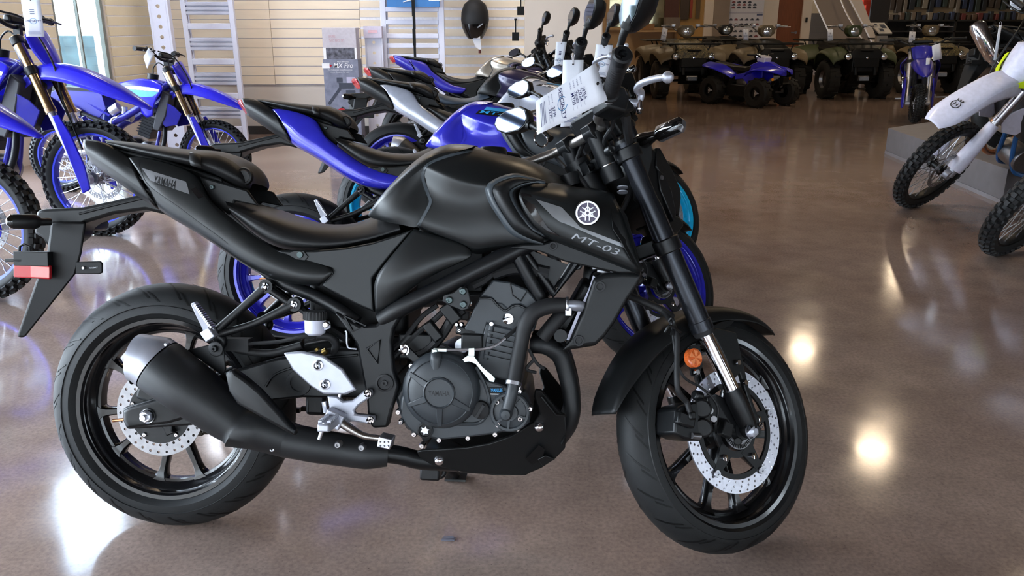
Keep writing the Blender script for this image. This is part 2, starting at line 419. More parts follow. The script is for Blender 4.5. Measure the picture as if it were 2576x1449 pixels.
# --- right part: side wall, far wall, stair, deeper showroom
struct('wall_side', box((.95, 15.3, 2.5), (.12, 11.3, 5)), WALLC, smooth=False)
YF = 21.0
def wx(px, Y=YF, py=60): return W(px, py, Y).x
def wz(py, Y=YF, px=1900): return W(px, py, Y).z
wf = struct('wall_far', box(((1.0+wx(2022))/2, YF+.1, 2.5), (wx(2022)-1.0, .2, 5)), WALLT, smooth=False)
struct('baseboard_far', box(((1.0+wx(1950))/2, YF-.015, .1), (wx(1950)-1.0, .03, .2)), BASE, smooth=False)
struct('trim_1', box(((wx(1768)+wx(1790))/2, YF-.06, 2.5), (wx(1790)-wx(1768), .12, 5)), WALLC, smooth=False)
struct('pillar_far', box(((wx(1790)+wx(1828))/2, YF-.1, 2.5), (wx(1828)-wx(1790), .2, 5)), WALLB, smooth=False)
struct('trim_2', box(((wx(1908)+wx(1952))/2, YF-.05, 2.5), (wx(1952)-wx(1908), .1, 5)), WALLC, smooth=False)
d1 = struct('door_1', box(((wx(1952)+wx(2012))/2, YF-.04, 1.1), (wx(2012)-wx(1952), .06, 2.2)), WOOD, smooth=False)
hx = wx(2000)
obj('door_handle', join(cyl((hx, YF-.07, 1.0), (hx, YF-.13, 1.0), .03), cyl((hx+.02, YF-.13, 1.0), (hx-.12, YF-.13, 1.0), .014)), STEELD, d1)
struct('trim_3', box(((wx(2012)+wx(2034))/2, YF-.06, 2.5), (wx(2034)-wx(2012), .14, 5)), WALLC, smooth=False)
lk = obj('light_switch', box((wx(2023), YF-.14, wz(50)), (.05, .02, .11)), BLK, None, bevel=.004); tag(lk, 'small dark switch plate on the cream frame right of the brown door', 'switch')
# glazed partition with boards hanging behind it
w4 = struct('window_4', join(box((wx(1528), YF-.03, 2), (.06, .1, 2.6)), box((wx(1700), YF-.03, 2), (.06, .1, 2.6)), box(((wx(1528)+wx(1700))/2, YF-.03, wz(72)), (wx(1700)-wx(1528), .1, .06))), mat('tan window frame', 'a98d66', .5), smooth=False)
obj('pane', box(((wx(1528)+wx(1700))/2, YF-.05, wz(72)+1.2), (wx(1700)-wx(1528)-.06, .012, 2.34)), mat('reflective partition glass', '8d8468', .04, .75, noise=.6, scale=2.2), w4, smooth=False)
def wallboard(name, x0, x1, y1, y0, m, lab, cat, Y=YF, th=.03, off=.1, z1=None, group=None, parent=None):
    a, b = wx(x0, Y), wx(x1, Y); zb = wz(y1, Y); zt = z1 if z1 else wz(y0, Y)
    o = obj(name, box(((a+b)/2, Y-off, (zb+zt)/2), (b-a, th, zt-zb)), m, None, smooth=False, bevel=.004)
    return tag(o, lab, cat, group)
wallboard('notice_board', 1703, 1768, 105, -60, mat('ochre board', 'b08a50', .6, noise=.06, scale=4), 'ochre board on the far wall above the camouflage quad', 'board', off=.03)
wallboard('hanging_mat', 1668, 1704, 62, -60, mat('maroon mat', '4d2f28', .7), 'maroon brown mat hanging left of the ochre board', 'mat', off=.1)
wallboard('hanging_mat', 1707, 1729, 49, -60, mat('dark brown mat', '40342c', .7), 'dark brown mat hanging on the ochre board', 'mat', off=.1)
wallboard('hanging_strap', 1731, 1737, 45, -60, mat('dull red strap', '8e3a2c', .7), 'thin dull red strap hanging between two mats', 'strap', off=.1)
wallboard('hanging_mat', 1746, 1756, 47, -60, mat('olive brown mat', '5a4a34', .7), 'narrow olive brown strip hanging on the right of the ochre board', 'mat', off=.1)
struct('trim_5', box(((wx(1586)+wx(1706))/2, YF-.3, wz(75)-.025), (wx(1706)-wx(1586), .6, .04)), mat('tan window frame', 'a98d66', .5), smooth=False)
# shelf of boxes under the partition
wallboard('cardboard_box', 1590, 1640, 75, 60, mat('brown cardboard', '8d6a48', .8), 'brown carton on the ledge below the partition glass', 'box', off=.25, th=.3)
wallboard('display_carton', 1664, 1700, 72, 44, mat('grey carton', '6d6258', .7), 'grey carton standing on the ledge behind the camouflage quad', 'box', off=.42, th=.3)
# wall chart with rows of little vehicle pictures
a, b = wx(1823), wx(1914); zb, zt = wz(97), 2.1
ch = tag(obj('wall_chart', box(((a+b)/2, YF-.13, (zb+zt)/2), (b-a, .02, zt-zb)), mat('chart paper', 'cfcfd8', .6, noise=.02), None, smooth=False), 'white wall chart with rows of tiny vehicle pictures', 'poster')
pics = {0: [], 1: []}
rnd = random.Random(3)
rows_y = [6, 13, 20, 50, 62, 79, 91]
for r, y in enumerate(rows_y):
    for k in range(6):
        if r < 3 and k > 4 - (r == 0)*1: continue
        x = 1834 + k*13.2 + (4 if r < 3 else 0); xx = wx(x); zz = wz(y)
        pics[1 if rnd.random() < .25 else 0] += [box((xx, YF-.142, zz), (.085, .004, .03)), box((xx+.005, YF-.142, zz+.022), (.045, .004, .02))]
obj('vehicle_picture', join(*pics[0]), mat('dark picture print', '3c4150', .6), ch, smooth=False, kind='stuff')
obj('red_vehicle_picture', join(*pics[1]), mat('red picture print', '8a4a50', .6), ch, smooth=False, kind='stuff')
obj('chart_line', join(box(((a+b)/2, YF-.142, wz(33)), (b-a-.04, .004, .008)), box((wx(1905), YF-.142, wz(37)), (.14, .004, .04))), mat('blue grey print', '5a6488', .6), ch, smooth=False)
# stair behind the door: treads, wall below, handrail
ST = 22.6
STEP = mat('grey stair carpet', '5a5048', .85)
sg = struct('stair_flight', box((wx(2075, ST), ST+.9, .12), (1.5, .28, .24)), STEP, smooth=False)
for k in range(1, 8):
    obj('step', box((wx(2075, ST)+.04*k, ST+.9+.28*k, .12+.18*k), (1.5, .29, .2)), STEP, sg, smooth=False)
sw = [W(2050, 0, ST), W(2098, 105, ST), W(2190, 105, ST), W(2134, 0, ST), W(2104, -60, ST), W(2022, -60, ST)]
struct('wall_stair', prism(sw, (0, .12, 0)), WALLB, smooth=False)
sw2 = [W(2104, -60, ST-.02), W(2168, 60, ST-.02), W(2190, 105, ST-.02), W(2204, 105, ST-.02), W(2142, -60, ST-.02)]
struct('trim_4', prism(sw2, (0, -.1, 0)), WALLC, smooth=False)
tag(obj('handrail', tube([W(2102, -40, ST-.2), W(2128, 30, ST-.2), W(2168, 96, ST-.2)], .02, 8), WALLC), 'thin cream handrail slanting down beside the stair', 'handrail')
struct('wall_rear', box((11, 27.1, 2.5), (17, .2, 5)), WALLT, smooth=False)
struct('wall_right', box((18.4, 12, 2.5), (.2, 31, 5)), WALLT, smooth=False)
# dark shelving with goods in front of the rear wall
YS = 25.0
sh = thing('shelving', 'long dark shelving unit along the rear wall of the shop', 'shelving', (wx(2400, YS), YS, 0))
X0, X1 = wx(2196, YS)-sh.location.x, wx(2700, YS)-sh.location.x
DK = mat('dark shelf laminate', '1f1b18', .6)
obj('back_panel', box(((X0+X1)/2, .35, .65), (X1-X0, .05, 1.28)), DK, sh, smooth=False)
for z in (.25, .62, .98, 1.28): obj('shelf', box(((X0+X1)/2, .1, z), (X1-X0, .5, .04)), DK, sh, smooth=False)
for k in range(6): obj('upright', box((X0+(X1-X0)*k/5, .1, .65), (.06, .5, 1.3)), DK, sh, smooth=False)
obj('kick_panel', box(((X0+X1)/2, -.13, .12), (X1-X0, .04, .24)), DK, sh, smooth=False)
cols = ['5d4634', '2c2a2a', '7a6a58', '33384a', '4a3c30', '8a7a64', '6a2f2a', '3a3f36']
lab = ['brown', 'black', 'beige', 'slate blue', 'dark brown', 'pale tan', 'dull red', 'dark green']
rnd = random.Random(11)
ORD = ['first', 'second', 'third', 'fourth', 'fifth', 'sixth', 'seventh', 'eighth']
def label_packet(seen_, colour, k, n, where):
    seen_[colour] = seen_.get(colour, 0) + 1
    return '%s %s packet %s, counted from the stair side' % (ORD[min(7, seen_[colour]-1)], colour, where)
def goods(n, x0, x1, zbase, hmin, hmax, where, grp, Y, hang=False):
    seen_ = {}
    for k in range(n):
        x = x0 + (x1-x0)*(k+.5)/n; h = rnd.uniform(hmin, hmax); wd = (x1-x0)/n*rnd.uniform(.55, .85); i = rnd.randrange(8)
        z = zbase + (h/2 if not hang else -h/2)
        vf = box((x, Y, z), (wd, .16, h))
        if hang: vf = join(vf, box((x, Y+.12, zbase+.02), (.02, .22, .03)))
        tag(obj('boxed_goods' if not hang else 'hanging_goods', vf, mat(lab[i]+' packaging', cols[i], .6), None, bevel=.01), label_packet(seen_, lab[i], k, n, where), 'packet', grp)
goods(26, wx(2205, YS), wx(2570, YS), 1.302, .12, .26, 'on top of the dark shelving', 'packets on the top of the dark shelving', YS+.1)
goods(22, wx(2210, 26.9), wx(2570, 26.9), wz(8, 26.9)+.1, .2, .42, 'hanging on the tan rear wall', 'packets hanging on the rear wall', 26.85, True)
tag(obj('garment', join(box((wx(2185, 24), 24, 1.45), (.34, .12, .5)), box((wx(2185, 24), 24, 1.75), (.5, .1, .16))), mat('orange red cloth', 'c23a20', .8), None, bevel=.03), 'orange red garment hanging beyond the stair', 'garment')
tag(obj('banner_stand', box((wx(2208, 23.6), 23.6, 1.0), (.5, .06, 2.0)), mat('black banner cloth', '24201f', .7), None, bevel=.005), 'tall black banner standing at the foot of the stair', 'banner')
# wall clutter on rear wall
# ceiling lamps out of view: some show as floor glints, some are added fill
LAMPL = {(5.5, 14.6): 'high bay lamp above the aisle before the olive quad', (5.26, 10.77): 'high bay lamp above the grey plinth', (9.5, 19.6): 'high bay lamp deep in the shop before the shelving',
    (5.3, 6.9): 'high bay lamp above the white dirt bikes', (9.4, 12.0): 'high bay lamp far right of the plinth', (1.6, 6.4): 'high bay lamp above the row of motorcycles', (-2.7, 7.2): 'fill lamp added above the small blue dirt bike', (-.5, 7.2): 'fill lamp added before the ladder ramp', (3.0, 17.6): 'fill lamp added behind the camouflage quad', (1.9, 19.2): 'fill lamp added near the glazed partition', (12.0, 16.0): 'fill lamp added at the right side before the shelving', (14.0, 21.0): 'fill lamp added in the far right corner'}  # added fill lamps brighten the slatwall and the dark far zone
for x, y in ((5.5, 14.6), (5.26, 10.77), (9.5, 19.6), (5.3, 6.9), (9.4, 12.0), (1.6, 6.4), (-2.7, 7.2), (-.5, 7.2), (3.0, 17.6), (1.9, 19.2), (12.0, 16.0), (14.0, 21.0)):
    l = thing('ceiling_lamp', LAMPL[(x, y)], 'lamp', (x, y, 5), (0, 0, 0), 'high bay lamps under the ceiling')
    obj('housing', lathe([(.02, 0), (.07, 0), (.09, -.16), (.21, -.24), (.24, -.34), (.23, -.34), (.19, -.26), (.02, -.2)], n=24, axis='z'), STEELD, l)
    obj('diffuser', lathe([(.001, -.33), (.22, -.33), (.22, -.32), (.001, -.32)], n=24, axis='z'), LAMPM, l)

FILLC = mat('cool fill diffuser', 'f0f4ff', .5, emis='eef3ff', estr=21)  # hanging lamps out of view, added only to brighten the slatwall
for x, la in ((-3.2, 'unseen fill lamp added before the slatwall corner'), (-1.9, 'unseen fill lamp added before the slatwall, above the folding ramp'), (-.6, 'unseen fill lamp added before the slatwall, above the printed carton')):
    l = thing('fill_lamp', la, 'lamp', (x, 8.35, 5), (0, 0, 0), 'unseen fill lamps added before the slatwall')
    obj('cord', cyl((0, 0, 0), (0, 0, -1.55), .008, n=8), DEEP, l)
    obj('housing', lathe([(.02, -1.5), (.07, -1.52), (.20, -1.68), (.24, -1.78), (.23, -1.78), (.19, -1.70), (.02, -1.58)], n=24, axis='z'), STEELD, l)
    obj('diffuser', lathe([(.001, -1.77), (.22, -1.77), (.22, -1.76), (.001, -1.76)], n=24, axis='z'), FILLC, l)
# ------------------------------------------------------------------ the front motorcycle (local frame: x forward, y to its left, z up)
bike = thing('motorcycle', 'matte black naked motorcycle with black wheels, nearest in the row', 'motorcycle', BIKE_LOC + V(0, 0, .002), (-LEAN, 0, YAW), 'motorcycles in the row')
P = lambda name, vf, m, par=None, **k: obj(name, vf, m, par if par is not None else bike, **k)
def sym(name, vf, m, **k):
    a = P(name, vf, m, **k); b = P(name, mir(vf), m, **k); return a
def plate(pts, th, lat=None):           # traced outline, thickness goes inwards
    return prism(BL(pts, lat), (0, th, 0))
def panel(pts, lat, rise, inset, th):
    """plate whose outer face is raised and chamfered"""
    o = BL(pts, lat); c = sum(o, V(0, 0, 0))/len(o); n = len(o)
    i_ = [p + (c-p)*inset + V(0, -rise, 0) for p in o]; b = [p + V(0, th, 0) for p in o]
    v = o + i_ + b
    f = [tuple(range(n, 2*n)), tuple(range(3*n-1, 2*n-1, -1))]
    for k in range(n):
        j = (k+1) % n; f += [(k, j, n+j, n+k), (k, 2*n+k, 2*n+j, j)]
    return v, f
# --- wheels
def tyre(c, R, r, w, n=72):
    rc = R - w
    prof = [(r, -w*.72), (r+.004, -w*.80)]
    for k in range(0, 13):
        a = -PI*.5 + PI*k/12
        prof.append((rc + w*1.0*cos(a)*1.0, w*sin(a)*.985))
    prof += [(r+.004, w*.80), (r, w*.72)]
    prof = [(max(rr, r), o) for rr, o in prof]
    return lathe(prof, c, n)
def grooves(c, R, w, n, side, tw, hand=1):
    """slanted rain grooves, cut look: thin slots lying in the tread"""
    out = []
    rc = R - w
    for k in range(n):
        for s, a0, a1, skew in ((1, 12, 58, .17), (-1, 12, 58, .17), (1, 40, 66, .12), (-1, 40, 66, .12)):
            pts = []
            base = 2*PI*k/n + (0 if s > 0 else PI/n) + (.5*2*PI/n if a0 == 40 else 0)
            for q in range(4):
                b = rad(a0 + (a1-a0)*q/3); an = base - hand*skew*q/3
                rr = rc + (w+.0010)*cos(b); y = s*(w+.0010)*sin(b)*.985
                pts.append((an, rr, y))
            L_, R_ = [], []
            for an, rr, y in pts:
                wd = tw/rr
                L_.append(V(rr*cos(an-wd), y, rr*sin(an-wd)) + Vector(c)); R_.append(V(rr*cos(an+wd), y, rr*sin(an+wd)) + Vector(c))
            out.append(grid([L_, R_]))
    return join(*out)
def rim(c, r, wd):
    q = [(r-.006, -wd+.006), (r-.002, -wd-.001), (r+.008, -wd-.002), (r+.010, -wd+.002), (r+.004, -wd+.012)]
    h = [(r-.008, -wd+.007), (r-.010, -wd+.016), (r-.016, -wd+.022), (r-.021, -wd+.034), (r-.026, -wd*.30), (r-.032, -wd*.26), (r-.034, 0)]
    p = q + [(a, -b) for a, b in reversed(q)] + [(a, -b) for a, b in h[:-1]] + [h[-1]] + list(reversed(h[:-1]))
    return lathe(p, c, 72, closed=True)
def spoke(c, a0, r0, a1, r1, w0, w1, th0, th1, y0=0, y1=0):
    c = Vector(c); p0 = V(r0*cos(a0), y0, r0*sin(a0)); p1 = V(r1*cos(a1), y1, r1*sin(a1)); d = (p1-p0).normalized(); n = V(-d.z, 0, d.x)
    rings = []
    for t, ww, tt in ((0, w0, th0), (.25, w0*.8, th0*.8), (.75, w1*.8, th1*.9), (.86, w1*.95, th1), (.94, w1*1.5, th1*1.1), (1, w1*2.7, th1*1.3)):
        q = p0.lerp(p1, t) + c; q.y = c.y + y0+(y1-y0)*t
        rings.append([q + n*ww*a + V(0, tt*b, 0) for a, b in ((-1, -.55), (-.6, -1), (.6, -1), (1, -.55), (1, .55), (.6, 1), (-.6, 1), (-1, .55))])
    return loft(rings)
def wheel(name, c, R, w, rw, start, trans, disc_r, disc_y):
    t = trans
    r_ = P(name, t(rim(c, .222, rw)), WHB, ang=25)
    ty = obj('tyre', t(tyre(c, R, .226, w)), RUB, r_)
    obj('tread_groove', t(grooves(c, R, w, 22, 1, .0030, 1 if name == 'rear_wheel' else -1)), DEEP, r_, kind='stuff')
    obj('sidewall_ridge', t(join(*[lathe([(rr, s*(yy-.001)), (rr+.0012, s*(yy+.0014)), (rr+.0024, s*(yy-.001))], c, 72) for s in (-1, 1) for rr, yy in ((.2415, w*.86), (.262 if R > .3 else .254, w*.965 if R > .3 else w*.93))])), RUBF, r_)
    for k in range(5):
        for s in (-1, 1):
            a = rad(start + 72*k)
            obj('spoke', t(spoke(c, a + s*rad(9.5), .040, a + s*rad(16), .200, .0145, .0120, .020, .015, 0, 0)), WHB, r_)
    obj('hub', t(lathe([(.012, -.062), (.034, -.06), (.04, -.045), (.046, -.03), (.05, 0), (.046, .03), (.04, .045), (.034, .06), (.012, .062)], c, 32)), METB, r_)
    return r_
ident = lambda vf: vf
RC = V(0, 0, .314); FC = V(1.38, 0, .293)
rw_ = wheel('rear_wheel', RC, .314, .07, .056, 203, ident, .11, -.07)
dk = obj('brake_disc', drilled(RC + V(0, -.078, 0), .074, .110, 2, 30, .0036, .004), STEELD, rw_)
obj('disc_carrier', join(lathe([(.03, -.082), (.078, -.082), (.078, -.074), (.03, -.074)], RC, 40)), METB, rw_)
for k in range(5):
    a = rad(20+72*k); bolt('disc_bolt', RC + V(.069*cos(a), -.082, .069*sin(a)), .006, rw_, CHR, .005)
fw_ = wheel('front_wheel', FC, .293, .056, .045, 195, turned, .149, -.06)
obj('brake_disc', turned(drilled(FC + V(0, -.060, 0), .117, .149, 3, 36, .0030, .004)), STEEL, fw_)
car = [lathe([(.05, -.064), (.066, -.064), (.066, -.057), (.05, -.057)], FC, 40)]
for k in range(5):
    a = rad(18+72*k); u = V(cos(a), 0, sin(a)); q = V(-sin(a), 0, cos(a))
    car.append(prism([FC + u*.052 - q*.022 + V(0, -.065, 0), FC + u*.052 + q*.022 + V(0, -.065, 0), FC + u*.122 + q*.009 + V(0, -.065, 0), FC + u*.122 - q*.009 + V(0, -.065, 0)], (0, .008, 0)))
car.append(lathe([(.104, -.064), (.116, -.064), (.116, -.057), (.104, -.057)], FC, 48, closed=True))
obj('disc_carrier', turned(join(*car)), METB, fw_)
for k in range(5):
    a = rad(18+72*k)
    p = FC + V(.122*cos(a), -.066, .122*sin(a))
    obj('disc_button', turned(loft([ring(p, (0, -1, 0), .009, 14), ring(p + V(0, -.004, 0), (0, -1, 0), .0085, 14), ring(p + V(0, -.004, 0), (0, -1, 0), .004, 14), ring(p + V(0, -.001, 0), (0, -1, 0), .004, 14)])), ALU, fw_)
    a2 = a + rad(0); p = FC + V(.078*cos(a2), -.064, .078*sin(a2))
    obj('carrier_bolt', turned(loft([ring(p, (0, -1, 0), .008, 12), ring(p + V(0, -.008, 0), (0, -1, 0), .008, 12), ring(p + V(0, -.009, 0), (0, -1, 0), .004, 12)])), CHR, fw_)
sr = [lathe([(.028, -.075), (.046, -.075), (.046, -.072), (.028, -.072)], FC, 48, closed=True)]
obj('sensor_ring', turned(sr[0]), STEELD, fw_)
obj('sensor_slot', turned(join(*[xf(box((.039, 0, 0), (.009, .0012, .0024)), Matrix.Translation(FC + V(0, -.0756, 0)) @ Matrix.Rotation(2*PI*k/48, 4, 'Y')) for k in range(48)])), DEEP, fw_, kind='stuff')
obj('hub_cap', turned(lathe([(.010, -.092), (.024, -.09), (.027, -.07), (.027, -.06)], FC, 28)), METB, fw_)
# --- rear axle, swingarm
arm_px = [(306, 1030), (398, 1001), (480, 968), (575, 938), (690, 905), (830, 880), (975, 880), (985, 960), (940, 1005), (760, 1003), (690, 1010), (560, 1045), (480, 1073), (318, 1083), (308, 1060)]
sa = sym('swingarm', plate(arm_px, .032, .128), METB, bevel=.006)
P('swingarm_bridge', box((.40, 0, .36), (.05, .22, .07)), METB, bevel=.01)
obj('arm_recess', tube(BL([(668, 975), (690, 945), (740, 925), (800, 905), (900, 895)], .130), .003, 6), METB, sa)
obj('pivot_ring', lathe([(.02, -.004), (.03, -.004), (.032, .002)], B(752, 965, .128), 28), METB, sa)
obj('adjuster_block', panel([(309, 1036), (322, 1028), (412, 1000), (470, 1005), (468, 1055), (428, 1066), (320, 1078), (311, 1060)], .13, .006, .12, .01), METB, sa, bevel=.003)
ax = B(372, 1048, .139)
an = P('axle_nut', join(lathe([(.018, 0), (.018, .004), (.016, .004)], ax + V(0, -.004, 0), 24), loft([ring(ax + V(0, -.002, 0), (0, -1, 0), .0145, 6), ring(ax + V(0, -.014, 0), (0, -1, 0), .0145, 6), ring(ax + V(0, -.016, 0), (0, -1, 0), .012, 6)]), cyl(ax + V(0, -.01, 0), ax + V(0, -.026, 0), .008, .007)), ALU)
P('adjuster_bolt', cyl(B(322, 1056, .118), B(284, 1060, .118), .004), COPPER)
P('caliper_bracket', plate([(360, 1000), (380, 985), (405, 990), (430, 1020), (432, 1085), (440, 1090), (418, 1100), (410, 1080), (380, 1060)], .02, .10), METB, bevel=.003)
P('rear_caliper', box(B(398, 990, .085), (.09, .05, .05), (0, .3, 0)), METB, bevel=.01)
# --- chain and sprocket on the far side, guard
P('sprocket', lathe([(.03, .062), (.098, .062), (.098, .067), (.03, .067)], RC, 44), STEELD)
ch_ = []
for k in range(34):
    t = k/33; 
    for z0, z1 in ((.41, .43), (.215, .37)):
        p = V(.0 + .58*t, .065, z0 + (z1-z0)*t); ch_.append(box(p, (.013, .014, .012)))
P('drive_chain', join(*ch_), mat('dark chain', '3a342e', .45, .8), kind='stuff')
P('chain_guard', plate([(520, 846), (700, 850), (760, 856), (760, 872), (600, 868), (520, 858)], .02, -.06), BLK)
# --- exhaust
def path_ring(px, py, lat, d, r, r2=None, n=28): return ring(B(px, py, lat), d, r, n, r2)
ea, eb = B(398, 920, .185), B(594, 1066, .185); ed = (eb-ea).normalized()
mu = P('muffler', loft([ring(ea, ed, .0625, 32, .068), ring(ea + ed*.005, ed, .066, 32, .072), ring(ea.lerp(eb, .5), ed, .062, 32, .068), ring(ea.lerp(eb, .93), ed, .053, 32, .058), ring(eb, ed, .05, 32, .055),
                        ring(eb + ed*.012, ed, .050, 32, .055), ring(eb + ed*.016, ed, .055, 32, .058), ring(B(660, 1087, .175), ed, .050, 32, .052), ring(B(730, 1110, .16), (ed + V(.3, 0, .2)), .042, 32), ring(B(790, 1126, .15), (ed + V(.6, 0, .4)), .036, 32)]), mat('heat resistant black', '191a1c', .48, bump=.08, bscale=1200), ang=60)
cap_end = []
cdir = (ed*1.0 + V(-.05, 0, 0.55)).normalized()
endc = B(346, 903, .185)
cap_end = loft([ring(ea - ed*.001, ed, .0645, 32, .070), ring(ea - ed*.02, ed, .0638, 32, .069), ring(endc, (ed + V(.25, 0, .45)), .057, 32, .061), ring(endc, (ed + V(.25, 0, .45)), .05, 32, .054), ring(endc + ed*.03, ed, .035, 32)], cap=False)
obj('end_cap', cap_end, ALUW, mu, ang=50)
obj('outlet', loft([ring(endc + ed*.028, ed, .055, 24), ring(endc + ed*.03, ed, .02, 24)]), DEEP, mu)
for q in ((418, 869), (358, 938), (346, 966)): bolt('rivet', B(q[0], q[1], .222), .004, mu, ALU, .004)
obj('heat_shield', panel([(566, 940), (575, 985), (597, 1018), (668, 1058), (742, 1100), (744, 1088), (706, 1042), (655, 985), (620, 955), (585, 930)], .238, .006, .16, .02), METB, mu, bevel=.004)
for q in ((709, 1057), (614, 1116), (686, 1131)): bolt('shield_bolt', B(q[0], q[1], .235 if q[0] > 700 else .2), .0065, mu, ALU, .006)
P('muffler_hanger', plate([(460, 885), (560, 862), (568, 930), (560, 948), (500, 905)], .006, .15), METB, bevel=.002)
P('hanger_damper', loft([ring(B(543, 880, .16), (0, -1, 0), .018, 24), ring(B(543, 880, .185), (0, -1, 0), .018, 24), ring(B(543, 880, .187), (0, -1, 0), .016, 24)]), RUBF)
bolt('hanger_bolt', B(541, 879, .187), .008, bike, METB)
P('link_pipe', tube(BL([(720, 1108, .165), (790, 1122, .16), (860, 1133, .15), (925, 1142, .145), (975, 1143, .135)]), [.040, .040, .038, .037, .030], 20), mat('heat resistant black', '202123', .5))
P('link_pipe', tube(BL([(965, 1141, .13), (1010, 1148, .12), (1060, 1160, .10), (1150, 1165, .06)]), .022, 16), METB)
for q in ((851, 1120), (911, 1127)): bolt('pipe_bolt', B(q[0], q[1], .192), .0085, bike, STEELD)
P('header_pipe', tube(BL([(1340, 868, .09), (1375, 872, .10), (1408, 895, .09), (1424, 935, .085), (1436, 990, .085), (1438, 1040, .08), (1420, 1085, .06), (1370, 1130, .03), (1250, 1150, .02)]), .0215, 14), mat('heat resistant black', '202123', .5))
P('header_pipe', tube([V(p.x, p.y+.09, p.z) for p in BL([(1340, 868, .09), (1375, 872, .10), (1408, 895, .09), (1424, 935, .085), (1436, 990, .085), (1438, 1040, .08), (1420, 1085, .06), (1370, 1130, .03), (1250, 1150, .02)])], .0215, 14), mat('heat resistant black', '202123', .5))
# --- frame
fr = P('frame', join(*[vf for s in (1, -1) for vf in (
    tube([V(p.x, p.y*s, p.z) for p in BL([(1500, 520, .05), (1400, 578, .10), (1259, 652, .15), (1101, 731, .16), (1018, 772, .16), (960, 808, .15)])], .0205, 14),
    tube([V(p.x, p.y*s, p.z) for p in BL([(1284, 610, .14), (1325, 690, .135), (1372, 772, .125)])], .0155, 12),
    tube([V(p.x, p.y*s, p.z) for p in BL([(1300, 610, .125), (1395, 742, .125), (1452, 660, .125)])], .0105, 10, smooth=False),
    tube([V(p.x, p.y*s, p.z) for p in BL([(900, 812, .15), (863, 786, .145), (800, 750, .13), (700, 705, .12), (600, 620, .09), (480, 500, .07)])], .0155, 12),
    tube([V(p.x, p.y*s, p.z) for p in BL([(880, 860, .12), (790, 800, .11), (690, 730, .1)])], .010, 8))]), METB)
P('gusset_plate', plate([(1318, 625), (1428, 668), (1382, 742)], .004, .118), BLK)
P('steering_head', cyl(V(1.03-.02, 0, .955-.01), V(1.03+.075, 0, .79), .033, n=24), METB)
pv_px = [(838, 786), (868, 800), (905, 822), (945, 820), (1012, 765), (1040, 782), (1005, 806), (990, 830), (984, 862), (989, 930), (1004, 972), (985, 1035), (975, 1078), (937, 1080), (925, 1062), (921, 996), (911, 950), (897, 868)]
pv = sym('pivot_plate', plate(pv_px, .03, .168), METB, bevel=.006)
for tri in ([(866, 796), (888, 836), (921, 822)], [(923, 880), (957, 856), (950, 915)]):
    obj('recess_ridge', tube(BL(tri + [tri[0]], .1695), .0028, 6, smooth=False), METB, pv)
pc = B(968, 965, .168)
obj('pivot_cap', loft([ring(pc, (0, -1, 0), .021, 28), ring(pc + V(0, -.006, 0), (0, -1, 0), .021, 28), ring(pc + V(0, -.007, 0), (0, -1, 0), .016, 28), ring(pc + V(0, -.003, 0), (0, -1, 0), .015, 28)]), RUBF, pv)
obj('pivot_bolt', lathe([(.003, -.007), (.007, -.007), (.008, 0)], pc, 12), METB, pv)
# --- engine
def epl(pts, lat, depth, **k): return prism(BL(pts, lat), (0, depth, 0))
cc_px = [(1036, 924), (1064, 897), (1117, 882), (1156, 894), (1190, 924), (1205, 947), (1270, 966), (1322, 988), (1338, 1030), (1326, 1064), (1303, 1080), (1246, 1093), (1178, 1102), (1106, 1108), (1041, 1094), (1019, 1072), (1004, 1038), (1007, 1004), (1023, 966)]
eng = P('engine', epl([(1030, 930), (1110, 888), (1180, 922), (1215, 955), (1325, 995), (1335, 1070), (1250, 1095), (1110, 1108), (1020, 1085), (990, 1000)], .15, .29), ENG, bevel=.01)
obj('crankcase_cover', panel(cc_px, .168, .014, .05, .03), ENG, eng, bevel=.003)
cl = B(1112, 981, .18)
obj('clutch_cover', lathe([(.088, .012), (.088, -.012), (.082, -.022), (.070, -.03), (.052, -.036), (.036, -.038), (.036, -.044), (.0335, -.046), (.0315, -.044), (.031, -.0425), (.001, -.043)], cl, 56), ENG, eng, ang=35)
obj('cover_rim', lathe([(.072, -.0295), (.074, -.031), (.078, -.0275), (.076, -.025)], cl, 56, closed=True), ENG, eng)
for a in (205, 270, 330, 150):
    u = V(cos(rad(a)), 0, sin(rad(a))); q = V(-u.z, 0, u.x)
    obj('cover_rib', prism([cl + u*.034 + q*.009 + V(0, -.0435, 0), cl + u*.034 - q*.008 + V(0, -.0435, 0), cl + u*.080 - q*.005 + V(0, -.0300, 0), cl + u*.080 + q*.005 + V(0, -.0300, 0)], (0, .012, 0)), ENG, eng, bevel=.002)
obj('lettering', quadtext('YAMAHA', cl + V(-.024, -.0435, -.006), cl + V(.024, -.0435, -.006), cl + V(.024, -.0435, .005), cl + V(-.024, -.0435, .005), bold=.02), METB, eng)
obj('case_ridge', tube(BL([(1198, 925), (1222, 975), (1232, 1015), (1228, 1040), (1205, 1066), (1160, 1069), (1110, 1066)], .185), .004, 8), ENG, eng)
oc = B(1209, 1033, .188)
obj('oil_filler_cap', join(loft([ring(oc + V(0, .01, 0), (0, -1, 0), .0205, 26), ring(oc + V(0, -.006, 0), (0, -1, 0), .0205, 26), ring(oc + V(0, -.008, 0), (0, -1, 0), .018, 26)]), box(oc + V(0, -.012, 0), (.034, .012, .006), (0, rad(-60), 0))), RUBF, eng)
wp = B(1283, 1037, .188)
obj('water_pump', join(lathe([(.046, .01), (.046, -.006), (.043, -.009), (.038, -.009), (.036, -.004), (.02, -.008), (.018, -.014), (.001, -.014)], wp, 40), *[xf(box((.029, 0, 0), (.02, .008, .005)), Matrix.Translation(wp + V(0, -.006, 0)) @ Matrix.Rotation(rad(a), 4, 'Y')) for a in (20, 95, 140, 235, 310)]), ENG, eng)
wpc = B(1273, 1043, .215)
